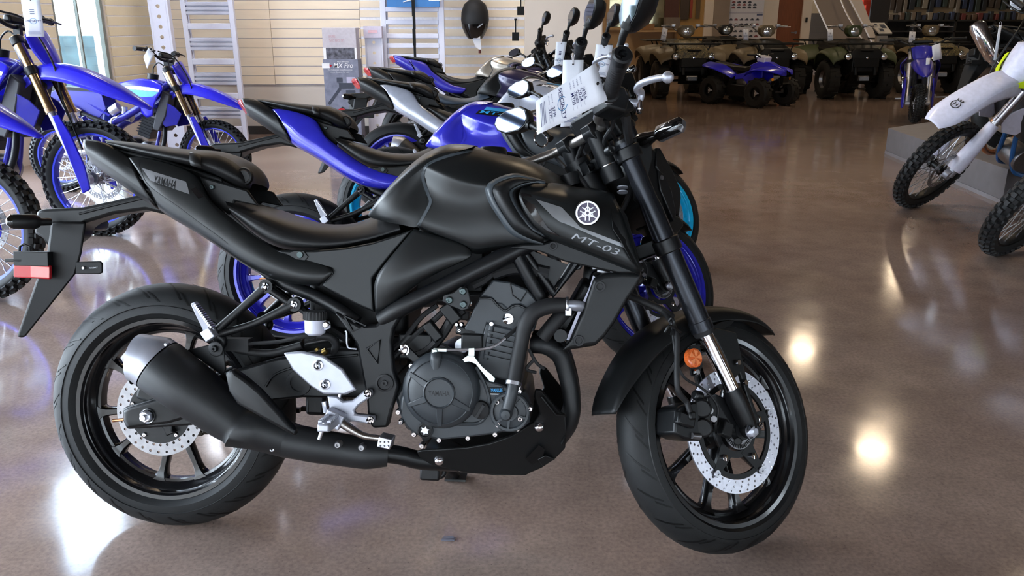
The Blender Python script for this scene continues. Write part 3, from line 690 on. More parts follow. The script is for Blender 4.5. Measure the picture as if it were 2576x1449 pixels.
obj('pump_outlet', join(tube(BL([(1273, 1043, .212), (1285, 1000, .212), (1293, 965, .205)]), .0135, 16), lathe([(.001, -.016), (.010, -.0145), (.0145, -.008), (.0145, .02)], wpc, 20)), ENG, eng)
pg = B(1070, 1084, .186)
obj('timing_plug', join(loft([ring(pg, (0, -1, 0), .018, 24), ring(pg + V(0, -.005, 0), (0, -1, 0), .018, 24), ring(pg + V(0, -.006, 0), (0, -1, 0), .015, 24), ring(pg + V(0, -.002, 0), (0, -1, 0), .0135, 24)])), RUBF, eng)
st_ = [pg + V((.0115 if k % 2 == 0 else .0068)*cos(PI/6*k+.3), -.003, (.0115 if k % 2 == 0 else .0068)*sin(PI/6*k+.3)) for k in range(12)]
obj('star_insert', prism(st_, (0, -.003, 0)), ALU, eng, bevel=.0008)
for q in ((1076, 900), (1036, 921), (1026, 970), (1003, 1037), (1009, 1063), (1043, 1093), (1062, 1122), (1106, 1107), (1178, 1102), (1246, 1093), (1303, 1079), (1309, 1054), (1334, 1029), (1307, 985), (1305, 973), (1251, 1012), (1253, 1069)):
    bolt('case_bolt', B(q[0], q[1], .186 if 1240 < q[0] < 1340 and 1000 < q[1] < 1075 else .176), .0068, eng, CHR, .010)
# cylinder, head and head cover
cyl_px = [(1212, 850), (1222, 815), (1316, 838), (1300, 935), (1290, 945), (1212, 912), (1203, 905)]
obj('cylinder', epl([(1212, 850), (1222, 815), (1322, 838), (1308, 985), (1250, 965), (1196, 935)], .135, .27), ENG, eng, bevel=.004)
for k in range(5):
    y = 834 + k*15
    obj('cooling_fin', prism(BL([(1228-k*2, y), (1314-k*3, y+19), (1313-k*3, y+24), (1227-k*2, y+6)], .143), (0, .02, 0)), ENG, eng)
for q0, q1 in (((1237, 820), (1222, 905)), ((1313, 840), (1297, 945))):
    obj('stud_boss', cyl(B(q0[0], q0[1], .132), B(q1[0], q1[1], .132), .0075, n=12), ENG, eng)
    bolt('head_stud', B(q0[0], q0[1]-4, .142), .0062, eng, CHR, .008)
hd_px = [(1196, 770), (1210, 738), (1330, 758), (1352, 778), (1345, 835), (1318, 842), (1226, 816), (1216, 850), (1162, 838), (1182, 800)]
obj('cylinder_head', epl(hd_px, .135, .27), ENG, eng, bevel=.004)
hc_px = [(1204, 752), (1240, 706), (1283, 712), (1326, 730), (1352, 760), (1346, 792), (1330, 780), (1310, 768), (1290, 770), (1278, 782), (1262, 768), (1248, 766), (1236, 752), (1218, 748)]
hc = obj('head_cover', epl(hc_px, .142, .284), ENG, eng, bevel=.005)
obj('cover_seam', tube(BL([(1206, 752), (1236, 754), (1250, 768), (1270, 784), (1286, 775), (1304, 770), (1330, 782), (1348, 790)], .1425), .0024, 6), METB, eng)
obj('cover_crease', join(tube(BL([(1283, 714), (1290, 745), (1310, 760)], .1435), .0016, 5, smooth=False), tube(BL([(1310, 760), (1328, 732)], .1435), .0016, 5, smooth=False)), METB, eng)
hb = B(1278, 804, .136)
obj('head_bolt', join(loft([ring(hb, (0, -1, 0), .0135, 24), ring(hb + V(0, -.005, 0), (0, -1, 0), .0125, 24), ring(hb + V(0, -.005, 0), (0, -1, 0), .006, 6), ring(hb + V(0, -.002, 0), (0, -1, 0), .005, 6)])), CHR, eng)
for q in ((1149, 818), (1156, 833), (1161, 818)): bolt('cover_screw', B(q[0], q[1], .13), .0045, eng, CHR, .006)
obj('camshaft_sensor', box(B(1175, 835, .12), (.05, .03, .02), (0, .2, 0)), BLK, eng, bevel=.004)
obj('sticker', plate([(1227, 977), (1268, 977), (1267, 992), (1227, 991)], .002, .1845), DEEP, eng)
obj('sticker_print', quadtext('YAMALUBE', B(1234, 988, .186), B(1264, 988, .186), B(1264, 979, .186), B(1234, 979, .186), bold=.03), CYANG, eng)
obj('sticker_line', box(B(1247, 993.5, .1845), (.038, .001, .002)), WHITE, eng)
# clutch cable, arm, actuator
ac = B(1096, 905, .2)
P('clutch_actuator', join(tube(BL([(1098, 930, .205), (1097, 905, .205), (1096, 893, .2)]), [.012, .0145, .0125], 16)), ENG)
P('actuator_pin', join(cyl(B(1096, 905, .2), B(1095, 886, .2), .0075, n=14), cyl(B(1095, 893, .2), B(1095, 880, .2), .0095, n=6), box(B(1108, 882, .2), (.03, .01, .008))), ZINC, bevel=.001)
P('cable_bracket', join(prism(BL([(1163, 906), (1176, 896), (1190, 893), (1200, 908), (1214, 925), (1238, 945), (1246, 954), (1243, 964), (1232, 962), (1216, 943), (1196, 918), (1180, 912), (1168, 914)], .2), (0, .004, 0)), prism(BL([(1178, 898), (1179, 878), (1194, 877), (1194, 898)], .206), (0, .004, 0))), ZINC, bevel=.001)
P('clutch_cable', tube(BL([(1108, 883, .2), (1150, 882, .2), (1185, 881, .2), (1215, 880, .2), (1245, 872, .2), (1272, 852, .19)]), .0032, 8), ALU)
P('clutch_cable', tube(BL([(1270, 853, .19), (1300, 828, .17), (1330, 800, .15), (1375, 745, .10), (1430, 690, .06)]), .0044, 8), RUBF)
# coolant hoses, clamps, radiator
P('coolant_hose', tube(BL([(1291, 972, .205), (1300, 920, .19), (1312, 860, .18), (1322, 820, .18), (1342, 788, .175), (1380, 772, .165), (1425, 770, .155)]), [.0155, .0165, .0165, .018, .0185, .0185, .0175], 18), RUBF)
P('coolant_hose', tube(BL([(1364, 852, .15), (1385, 825, .15), (1412, 795, .14), (1440, 770, .11)]), [.0165, .0165, .0165, .0165], 16), RUBF)
hcl = (B(1291, 966, .205), (B(1300, 920, .19)-B(1291, 972, .205)).normalized())
P('hose_clamp', loft([ring(hcl[0] - hcl[1]*.004, hcl[1], .0175, 20), ring(hcl[0] + hcl[1]*.004, hcl[1], .0175, 20)]), ALU)
P('hose_clamp', join(loft([ring(B(1424, 770, .155), (1, 0, .05), .0195, 20), ring(B(1431, 770, .155), (1, 0, .05), .0195, 20)]), box(B(1430, 786, .165), (.014, .012, .018))), ALU, bevel=.001)
P('radiator_outlet', tube(BL([(1424, 770, .155), (1445, 770, .15), (1468, 774, .13)]), .0125, 14), ALUW)
rdc = B(1478, 778, 0)
P('radiator', box(rdc, (.028, .25, .17), (0, rad(28), 0)), DEEP, bevel=.004)
P('radiator_fan', box(rdc + V(-.03, 0, .01), (.03, .18, .13), (0, rad(28), 0)), BLK, bevel=.01)
P('radiator_edge', plate([(1492, 695), (1497, 699), (1487, 735), (1458, 795), (1432, 858), (1416, 856), (1428, 848), (1452, 790), (1480, 732)], .006, .132), mat('pale lilac alloy', 'a9a8b6', .45, .5))
rs = P('radiator_shroud', panel([(1494, 702), (1520, 690), (1570, 685), (1617, 688), (1606, 715), (1582, 750), (1545, 815), (1520, 850), (1498, 872), (1450, 880), (1412, 886), (1432, 862), (1462, 795)], .146, .007, .1, .03), BLK, bevel=.004)
P('radiator_shroud', mir(panel([(1494, 702), (1520, 690), (1570, 685), (1617, 688), (1600, 715), (1560, 735), (1500, 745), (1478, 740)], .12, .007, .1, .03)), BLK, bevel=.004)
for q in ((1509, 723), (1456, 859)):
    p = B(q[0], q[1], .156); obj('shroud_bolt', loft([ring(p, (0, -1, 0), .0125, 20), ring(p + V(0, -.004, 0), (0, -1, 0), .012, 20), ring(p + V(0, -.004, 0), (0, -1, 0), .008, 20), ring(p + V(0, -.001, 0), (0, -1, 0), .007, 20)]), RUBF, rs)
p = B(1410, 845, .14); P('horn_mount', loft([ring(p, (0, -1, 0), .017, 22), ring(p + V(0, -.012, 0), (0, -1, 0), .015, 22), ring(p + V(0, -.012, 0), (0, -1, 0), .007, 22)]), BLK)
P('relay_bracket', join(box(B(1508, 672, .10), (.035, .02, .010), (0, -.2, 0)), box(B(1518, 686, .115), (.03, .015, .008), (0, .2, 0)), cyl(B(1540, 684, .12), B(1540, 684, .135), .005)), STEELD, bevel=.002)
# engine mount bracket with three bolts, wiring, small parts
P('engine_bracket', plate([(1158, 722), (1176, 726), (1180, 740), (1184, 764), (1178, 780), (1162, 784), (1128, 770), (1112, 760), (1116, 744), (1140, 738)], .006, .172), METB, bevel=.002)
for q in ((1165, 735), (1131, 757), (1166, 768)): bolt('bracket_bolt', B(q[0], q[1], .173), .0085, bike, mat('dark zinc bolt', '4c5656', .4, .9), .006, 14)
loom = [[(1270, 655), (1225, 700), (1190, 720)], [(1190, 690), (1110, 790), (1050, 840), (990, 900)], [(1165, 780), (1140, 800), (1115, 840), (1080, 880), (1040, 900)], [(1240, 690), (1300, 675), (1380, 690)], [(1100, 770), (1060, 800), (1020, 850), (990, 880)],
        [(1065, 862), (1120, 870), (1200, 925), (1290, 945)], [(1345, 905), (1325, 930), (1350, 940)], [(1330, 880), (1350, 915), (1370, 930)]]
P('wiring_loom', join(*[tube(BL(l, .12), r, 8) for l, r in zip(loom, (.012, .007, .012, .016, .006, .003, .004, .004))]), RUBF)
P('silver_connector', cyl(B(1225, 677, .165), B(1262, 651, .16), .0085, n=14), mat('pale pink metal sleeve', 'cbb6ad', .35, .6))
P('black_connector', join(box(B(1135, 790, .135), (.05, .03, .03), (0, .9, 0)), box(B(1090, 835, .135), (.05, .025, .025), (0, .9, 0)), box(B(1190, 860, .12), (.05, .05, .04)), box(B(1050, 870, .10), (.08, .05, .06))), BLK, bevel=.004)
p = B(1164, 870, .12); P('starter_cover', loft([ring(p, (0, -1, 0), .019, 22), ring(p + V(0, -.01, 0), (0, -1, 0), .017, 22)]), ALU)
P('mount_stay', join(prism(BL([(1010, 870), (1030, 876), (1075, 920), (1062, 930), (1012, 892)], .165), (0, .006, 0))), METB, bevel=.002)
p = B(1017, 882, .168); P('mount_bolt', loft([ring(p, (0, -1, 0), .0125, 20), ring(p + V(0, -.004, 0), (0, -1, 0), .0125, 20), ring(p + V(0, -.006, 0), (0, -1, 0), .008, 6), ring(p + V(0, -.012, 0), (0, -1, 0), .007, 6)]), CHR)
P('throttle_body', join(cyl((.80, -.03, .66), (.90, -.03, .60), .03), cyl((.80, .06, .66), (.90, .06, .60), .03), box((.72, 0, .68), (.16, .18, .1))), DEEP, bevel=.005)
P('battery_tray', box((.50, 0, .60), (.24, .2, .16)), DEEP, bevel=.02)
P('rear_shock', join(cyl((.42, 0, .40), (.50, 0, .66), .02), *[lathe([(.034, -.006), (.038, 0), (.034, .006), (.030, 0)], (0, 0, 0), 20, axis='z', closed=True)] and [xf(lathe([(.032, -.005), (.037, 0), (.032, .005), (.028, 0)], (0, 0, 0), 20, axis='z', closed=True), Matrix.Translation(V(.43 + .06*k/7, 0, .43 + .19*k/7)) @ Matrix.Rotation(.3, 4, 'Y')) for k in range(8)]), DEEP)
# --- belly pan
bp_px = [(1047, 1138), (1062, 1134), (1117, 1131), (1174, 1127), (1231, 1117), (1284, 1098), (1315, 1080), (1341, 1064), (1357, 1042), (1343, 1000), (1346, 981), (1362, 983), (1410, 1038), (1423, 1045), (1424, 1090), (1422, 1130), (1395, 1158), (1362, 1180), (1322, 1197), (1250, 1198), (1174, 1193), (1136, 1184), (1085, 1172), (1055, 1155)]
def bplat(x, y): return .150 - max(0, (y-1110))/90*.055 - max(0, (x-1380))/45*.02
bel = sym('belly_pan', panel([(x, y, bplat(x, y)) for x, y in bp_px], None, .004, .04, .012) if False else prism([B(x, y, bplat(x, y)) for x, y in bp_px], (0, .012, 0)), BLK, bevel=.004)
bot = [B(1055, 1155, .115), B(1136, 1184, .105), B(1250, 1198, .097), B(1322, 1197, .097), B(1395, 1158, .11), B(1423, 1100, .13)]
obj('pan_floor', grid([bot, [V(p.x, -p.y, p.z) for p in bot]]), BLK, bel, solid=.004)
obj('pan_crease', tube([B(x, y, bplat(x, y)+.001) for x, y in [(1362, 1000), (1398, 1045), (1424, 1048)]], .003, 6, smooth=False), BLK, bel)
obj('pan_duct', prism([B(x, y, bplat(x, y)+.0012) for x, y in [(1322, 1157), (1356, 1122), (1370, 1132), (1366, 1150), (1340, 1172)]], (0, .002, 0)), DEEP, bel)
obj('duct_lip', prism([B(x, y, bplat(x, y)+.004) for x, y in [(1352, 1158), (1372, 1148), (1395, 1156), (1366, 1177)]], (0, .01, 0)), BLK, bel, bevel=.002)
for q in ((1104, 1160), (1356, 1076)):
    p = B(q[0], q[1], bplat(*q)+.002)
    obj('pan_bolt', lathe([(.001, -.009), (.006, -.008), (.010, -.004), (.0125, 0), (.0125, .006)], p, 22), CHR, bel)
p = B(1212, 1152, .1); 
P('side_stand', join(tube([V(.63, .12, .22), V(.66, .19, .14), V(.69, .262, .072)], .013, 10), cyl((.69, .255, .070), (.69, .285, .0725), .008, n=12), prism([V(.66, .25, .0585), V(.72, .25, .0585), V(.72, .29, .0676), V(.66, .29, .0676)], (0, 0, .006))), METB)
P('stand_bracket', join(box(B(1085, 1180, .03), (.05, .05, .05)), cyl(B(1105, 1190, 0), B(1105, 1190, 0) + V(0, .06, -.01), .018)), METB, bevel=.006)
# --- foot controls
hg = P('heel_guard', panel([(714, 890), (757, 885), (814, 897), (863, 931), (897, 983), (871, 995), (814, 993), (782, 973), (736, 931)], .196, .004, .05, .006), ALUW, bevel=.003)
for q in ((800, 921), (818, 969)):
    p = B(q[0], q[1], .2); obj('guard_bolt', loft([ring(p, (0, -1, 0), .013, 22), ring(p + V(0, -.003, 0), (0, -1, 0), .0125, 22), ring(p + V(0, -.004, 0), (0, -1, 0), .0085, 20), ring(p + V(0, -.008, 0), (0, -1, 0), .008, 20), ring(p + V(0, -.008, 0), (0, -1, 0), .0045, 6), ring(p + V(0, -.004, 0), (0, -1, 0), .004, 6)]), ALU, hg)
fb = P('footpeg_bracket', join(prism(BL([(822, 998), (848, 1000), (862, 1012), (886, 1010), (915, 985), (934, 983), (936, 998), (926, 1006), (902, 1022), (890, 1036), (892, 1044), (925, 1048), (942, 1050), (942, 1064), (930, 1070), (890, 1063), (862, 1066), (835, 1078), (818, 1072), (830, 1040)], .188), (0, .018, 0))), ALUW, bevel=.004)
for q in ((926, 991), (932, 1059)):
    p = B(q[0], q[1], .189); obj('bracket_bolt', loft([ring(p, (0, -1, 0), .0095, 20), ring(p + V(0, -.006, 0), (0, -1, 0), .0085, 20), ring(p + V(0, -.006, 0), (0, -1, 0), .0045, 6), ring(p + V(0, -.002, 0), (0, -1, 0), .004, 6)]), CHR, fb)
f0 = B(845, 1052, .195)
peg = P('footpeg', join(box(f0 + V(0, -.01, 0), (.042, .03, .036), (0, .4, 0)), loft([[f0 + V(a*x, y, b*z) for a, b in ((-1, -1), (1, -1), (1, 1), (-1, 1))] for x, z, y in ((.016, .010, -.02), (.014, .010, -.09), (.012, .008, -.10))])), ALUW, bevel=.003)
obj('peg_tooth', join(*[box(f0 + V(s*.010, -.03-.011*k, .011), (.008, .005, .006)) for k in range(6) for s in (-1, 1)]), ALUW, peg, kind='stuff')
P('feeler_rod', cyl(B(817, 1066, .285), B(803, 1107, .285), .0052, .0042, n=10), ALU)
P('return_spring', join(tube(BL([(858, 985, .18), (852, 1010, .18)]), .004, 8), tube(BL([(815, 1012, .18), (820, 1040, .18)]), .006, 8)), ALU)
pdl = P('brake_pedal', tube(BL([(862, 1066, .205), (885, 1082, .21), (915, 1098, .215), (950, 1104, .22), (972, 1106, .225)]), [.012, .010, .008, .007, .007], 10), mat('polished pedal steel', 'a09d9a', .25, 1))
pp = B(972, 1111, .24)
obj('pedal_pad', join(box(pp, (.030, .04, .024), (0, .2, 0)), *[box(pp + V(-.009+.009*i, -.018, -.006+.009*j), (.005, .012, .004)) for i in range(3) for j in range(2)]), ALU, pdl, bevel=.002)
# rear brake reservoir
rc_ = B(793, 845, .15); ct = B(793, 806, .15); cp = B(793, 784, .15)
up_ = (cp-rc_).normalized()
rv = P('brake_reservoir', loft([ring(rc_ + up_*.0, up_, .016, 24), ring(rc_ + up_*.006, up_, .0235, 24), ring(ct, up_, .0245, 24)]), CUP)
obj('reservoir_cap', loft([ring(ct, up_, .0265, 28), ring(cp - up_*.003, up_, .0265, 28), ring(cp, up_, .024, 28)]), RUBF, rv)
obj('cap_rib', join(*[box(ct.lerp(cp, .5) + V(.0262*cos(a), .0262*sin(a), 0), (.003, .003, .018)) for a in [2*PI*k/22 for k in range(22)]]), RUBF, rv, kind='stuff')
obj('reservoir_lug', prism(BL([(812, 808), (828, 812), (830, 828), (815, 834)], .16), (0, .01, 0)), CUP, rv, bevel=.002)
bolt('lug_bolt', B(820, 819, .162), .008, rv, CHR, .006)
P('reservoir_hose', tube(BL([(797, 846, .15), (830, 850, .14), (845, 868, .13), (838, 892, .12), (815, 900, .12)]), .0095, 12), RUBF)
P('bleed_valve', join(cyl(B(800, 884, .14), B(796, 878, .14), .006), cyl(B(812, 890, .14), B(822, 884, .14), .008)), mat('brass fitting', 'b59a5a', .3, 1))
P('cable_guide', tube(BL([(868, 835, .172), (872, 838, .172), (873, 865, .172), (878, 877, .172), (897, 880, .17)]), .0022, 6), ALUW)
P('brake_line', tube(BL([(560, 880, .12), (620, 868, .13), (700, 862, .13), (760, 850, .13), (800, 848, .12)]), .0045, 8), RUBF)
P('brake_line_sleeve', join(tube(BL([(575, 865, .12), (600, 882, .12), (680, 890, .12), (760, 870, .12)]), .009, 10), box(B(600, 868, .12), (.06, .03, .03))), RUBF)
# passenger peg bracket
h0, h1, h2 = B(540, 838, .155), B(672, 722, .14), B(743, 767, .15)
pb = sym('passenger_bracket', join(tube([h0, h0.lerp(h1, .5), h1], [.010, .0095, .0125], 12), tube([h0 + V(.006, 0, -.006), h0.lerp(h2, .5) + V(0, 0, -.012), h2], [.010, .0085, .0125], 12), cyl(h0 + V(0, .012, 0), h0 + V(0, -.012, 0), .014),
     cyl(h1 + V(0, .012, 0), h1 + V(0, -.01, 0), .0165), cyl(h2 + V(0, .012, 0), h2 + V(0, -.01, 0), .0165), cyl(B(675, 728, .14), B(730, 765, .145), .009), tube([h0, B(560, 860, .15), B(545, 880, .15)], .012, 10)), METB)
for p in (h1, h2): obj('bracket_bolt', loft([ring(p + V(0, -.01, 0), (0, -1, 0), .0098, 20), ring(p + V(0, -.015, 0), (0, -1, 0), .009, 20), ring(p + V(0, -.015, 0), (0, -1, 0), .0045, 6), ring(p + V(0, -.011, 0), (0, -1, 0), .004, 6)]), CHR, pb)
pa, pe = B(528, 838, .175), B(484, 764, .19)
pd = (pe-pa).normalized(); pn = V(-pd.z, 0, pd.x)
peg2 = P('passenger_peg', join(prism([pa + pn*.014, pa - pn*.013, pe - pn*.006, pe + pn*.006], (0, .016, 0)), box(B(528, 842, .175), (.026, .03, .026), (0, rad(-35), 0))), ALUW, bevel=.002)
obj('peg_tooth', join(*[xf(box((0, 0, 0), (.004, .02, .006)), Matrix.Translation(pa.lerp(pe, .12+.07*k) - pn*(.012-.006*k/12)) @ Matrix.Rotation(rad(30), 4, 'Y')) for k in range(12)]), ALU, peg2, kind='stuff')
# --- tail: fender arm, mud flap, lamps
fa_px = [(90, 532), (112, 527), (205, 523), (290, 505), (387, 482), (430, 510), (448, 545), (429, 546), (365, 530), (285, 541), (213, 563), (192, 578), (185, 600), (130, 640), (104, 600), (84, 590)]
fa = P('fender_arm', prism(BL(fa_px, .042), (0, .084, 0)), BLK, bevel=.008)
obj('arm_groove', tube(BL([(200, 540), (300, 515), (390, 497), (440, 510)], .0425), .003, 6), DEEP, fa)
mf = P('mud_flap', loft([[B(x, y, l) for x, y, l in r] for r in ([(128, 560, .05), (218, 560, .05), (212, 552, -.05), (135, 552, -.05)], [(118, 640, .05), (206, 640, .05), (202, 634, -.05), (130, 634, -.05)], [(88, 715, .048), (192, 690, .048), (188, 682, -.048), (104, 706, -.048)], [(42, 850, .03), (62, 852, .03), (64, 846, -.03), (48, 844, -.03)])]), DEEP, bevel=.006)
obj('plate_holder', join(box(B(60, 655, .03), (.045, .08, .008)), tube(BL([(48, 660, .03), (50, 622, .03), (60, 616, .03), (76, 622, .03), (78, 660, .03)]), .004, 6, smooth=False), box(B(63, 638, .03), (.03, .006, .006)), box(B(90, 652, .05), (.09, .04, .035))), BLK, mf, bevel=.003)
rl = P('red_reflector', box(B(83, 684, .062), (.094, .012, .035), (0, rad(2), 0)), REDL, bevel=.003)
obj('reflector_bright_part', box(B(102, 686, .069), (.048, .004, .027), (0, rad(2), 0)), REDP, rl, bevel=.001)
tb = P('tag_holder', prism(BL([(190, 661), (252, 659), (257, 665), (257, 688), (250, 691), (190, 691)], .05), (0, .006, 0)), DEEP, bevel=.002)
obj('holder_print', quadtext('YAMAHA', B(246, 677, .052), B(225, 678, .052), B(225, 674, .052), B(246, 673, .052)), GREYP, tb)
bolt('holder_screw', B(211, 676, .052), .004, tb, CHR, .004)
def indicator(nm, a, b, r, m1, m2):
    d = (b-a).normalized()
    o = P(nm, loft([ring(a, d, .009, 14), ring(a.lerp(b, .25), d, .010, 14), ring(a.lerp(b, .3), d, r*.8, 14, r*.55), ring(a.lerp(b, .4), d, r, 14, r*.7), ring(a.lerp(b, .9), d, r*.92, 14, r*.6), ring(b, d, r*.5, 14, r*.35)]), m1)
    obj('indicator_lens', loft([ring(a.lerp(b, .38) + V(-.004, -.002, 0), d, r*.95, 14, r*.7), ring(a.lerp(b, .92) + V(-.004, -.002, 0), d, r*.87, 14, r*.6), ring(b + V(-.004, -.002, 0), d, r*.4, 14, r*.3)]), m2, o)
    return o
indicator('rear_indicator', B(128, 560, .06), B(22, 559, .135), .019, BLK, SMOKE)
indicator('rear_indicator', B(205, 565, -.05), B(268, 566, -.20), .019, BLK, SMOKE)
tl_ = P('tail_light', loft([[B(x, y, l) for x, y, l in r] for r in ([(209, 360, .03), (216, 359, .03), (216, 352, -.03), (210, 354, -.03)], [(208, 373, .045), (218, 372, .045), (220, 366, -.045), (211, 368, -.045)], [(221, 393, .05), (232, 391, .05), (236, 386, -.05), (227, 388, -.05)], [(236, 412, .036), (243, 410, .036), (246, 407, -.036), (241, 409, -.036)])]), REDL, bevel=.002)
# tail cowl: rear half and side panel (each side a panel)
cow = [[(212, 356, .045), (245, 357, .055), (275, 368, .065), (300, 384, .075), (325, 402, .085)],
       [(211, 366, .062), (245, 376, .078), (275, 392, .09), (308, 414, .102), (340, 430, .112)],
       [(218, 384, .068), (250, 404, .088), (285, 425, .102), (325, 455, .114), (372, 488, .122)],
       [(236, 411, .056), (270, 436, .076), (305, 460, .090), (348, 492, .104), (400, 524, .112)],
       [(238, 413, .02), (272, 438, .03), (307, 462, .04), (350, 494, .05), (402, 526, .06)]]
tc_ = sym('tail_cowl', grid([BL(r) for r in cow]), BLK, sub=2, solid=.004, soff=1)
P('tail_deck', loft([[B(214, 354, .045), B(214, 354, -.045), B(230, 395, -.04), B(230, 395, .04)], [B(300, 378, .07), B(300, 378, -.07), B(320, 440, -.05), B(320, 440, .05)], [B(420, 405, .08), B(420, 405, -.08), B(430, 480, -.06), B(430, 480, .06)], [B(560, 450, .08), B(560, 450, -.08), B(570, 540, -.06), B(570, 540, .06)]]), BLK, bevel=.006)
side = [[(325, 402, .085), (350, 398, .092), (420, 412, .098), (487, 436, .10), (505, 464, .105), (516, 503, .115), (577, 549, .125), (640, 600, .135), (702, 638, .145), (770, 659, .152), (834, 678, .158)],
        [(331, 408, .10), (358, 412, .110), (422, 428, .114), (484, 452, .115), (512, 492, .122), (540, 530, .13), (590, 572, .138), (650, 620, .148), (706, 652, .156), (772, 672, .162), (838, 684, .164)],
        [(352, 436, .114), (384, 458, .122), (430, 488, .127), (478, 508, .13), (522, 540, .135), (560, 570, .14), (608, 608, .148), (660, 648, .158), (715, 676, .164), (776, 692, .168), (834, 694, .168)],
        [(378, 478, .118), (415, 505, .127), (452, 530, .132), (490, 552, .136), (528, 578, .142), (562, 604, .146), (600, 634, .152), (650, 666, .158), (710, 692, .164), (770, 706, .168), (820, 706, .166)],
        [(400, 522, .112), (430, 545, .122), (462, 562, .126), (500, 585, .130), (544, 613, .135), (580, 640, .138), (614, 662, .142), (660, 690, .148), (720, 712, .154), (770, 714, .158), (803, 715, .160)],
        [(402, 524, .07), (432, 547, .08), (464, 564, .085), (502, 587, .09), (546, 615, .095), (582, 642, .10), (616, 664, .105), (662, 692, .11), (722, 714, .115), (772, 716, .12), (805, 717, .12)]]
ts = sym('tail_side', grid([BL(r) for r in side]), PAINT, sub=2, solid=.004, soff=1)
rdg = [(331, 402), (362, 462), (400, 492), (447, 522), (500, 560), (545, 590), (580, 615)]
obj('panel_edge', snapy(tube(BL(rdg, .13), .0022, 5), [ts], .001), METB, ts)
gl = snapy(grid([[B(354 + (469-354)*k/6, 424 + (459-424)*k/6, .12) for k in range(7)], [B(368 + (476-368)*k/6, 440 + (474-440)*k/6, .12) for k in range(7)], [B(381 + (482-381)*k/6, 456 + (491-456)*k/6, .12) for k in range(7)]]), [ts])
obj('grey_badge', gl, GREYM, ts)
obj('lettering', snapy(quadtext('YAMAHA', B(389, 466, .12), B(446, 478, .12), B(449, 458, .12), B(391, 443, .12), bold=.03), [ts], .0024), DEEP, ts)
obj('gloss_stripe', snapy(grid([BL([(484, 478, .12), (494, 474, .12)]), BL([(494, 490, .12), (505, 486, .12)]), BL([(505, 502, .12), (516, 498, .12)])]), [ts], .002), GLOSSB, ts)
for s in (1, -1): P('under_seat_cover', prism([V(p.x, p.y*s, p.z) for p in BL([(500, 445), (560, 462), (622, 480), (650, 520), (590, 508), (575, 545), (530, 505)], .09)], (0, .01*s, 0)), BLK, bevel=.004)
bolt('cover_screw', B(534, 473, .092), .006, bike, mat('dark zinc bolt', '4c5656', .4, .9), .004)
# passenger seat
ps = [[(262, 352, 0), (320, 356, 0), (400, 366, 0), (478, 376, 0), (545, 375, 0), (590, 392, 0), (622, 424, 0), (634, 462, 0)],
      [(264, 355, .05), (320, 360, .07), (400, 372, .085), (478, 384, .095), (545, 384, .09), (592, 404, .08), (622, 436, .07), (634, 468, .05)],
      [(270, 361, .06), (322, 372, .085), (400, 388, .105), (475, 402, .115), (535, 415, .115), (588, 440, .105), (618, 462, .085), (630, 476, .06)],
      [(275, 368, .06), (325, 382, .085), (400, 402, .105), (475, 414, .115), (530, 432, .115), (580, 460, .105), (612, 476, .085), (626, 480, .06)],
      [(280, 372, .0), (330, 388, 0), (400, 406, 0), (475, 420, 0), (530, 440, 0), (580, 466, 0), (612, 480, 0), (624, 484, 0)]]
def whole(rows):       # rows from the centre line down the right flank, mirrored to the left
    r = [BL(q) for q in rows]; l = [[V(p.x, -p.y, p.z) for p in q] for q in r]
    return grid(list(reversed(r)) + l[1:])
pseat = P('passenger_seat', whole(ps), PAINT2, sub=2)
obj('grab_strap', loft([[B(484+a, 377+a*.2, 0), B(477+a, 386+a*.2, .10), B(476+a, 404+a*.3, .121), B(480+a, 418+a*.3, .121)] for a in (0, 28)], close=False), PAINT2, pseat, solid=.005)
p = B(614, 446, .075)
obj('seat_lock', join(lathe([(.016, -.006), (.020, -.004), (.022, .004)], p, 24), lathe([(.001, -.004), (.014, -.004)], p, 24)), BLK, pseat)
# rider seat
rsx = [[(562, 501, 0), (640, 514, 0), (720, 545, 0), (790, 562, 0), (860, 566, 0), (915, 553, 0), (950, 530, 0), (985, 520, 0)],
       [(564, 504, .08), (640, 523, .10), (720, 556, .105), (790, 573, .10), (860, 577, .09), (918, 566, .08), (955, 548, .075), (1000, 560, .09)],
       [(570, 515, .115), (640, 552, .135), (715, 590, .14), (790, 600, .135), (860, 600, .125), (925, 590, .12), (970, 580, .12), (1006, 574, .135)],
       [(582, 540, .12), (642, 592, .142), (706, 626, .15), (790, 628, .15), (860, 622, .145), (925, 608, .142), (970, 594, .14), (1008, 582, .142)],
       [(590, 546, .06), (645, 598, .08), (706, 632, .09), (790, 634, .09), (860, 628, .09), (925, 614, .09), (970, 600, .09), (1008, 588, .09)]]
P('rider_seat', whole(rsx), PAINT2, sub=2)
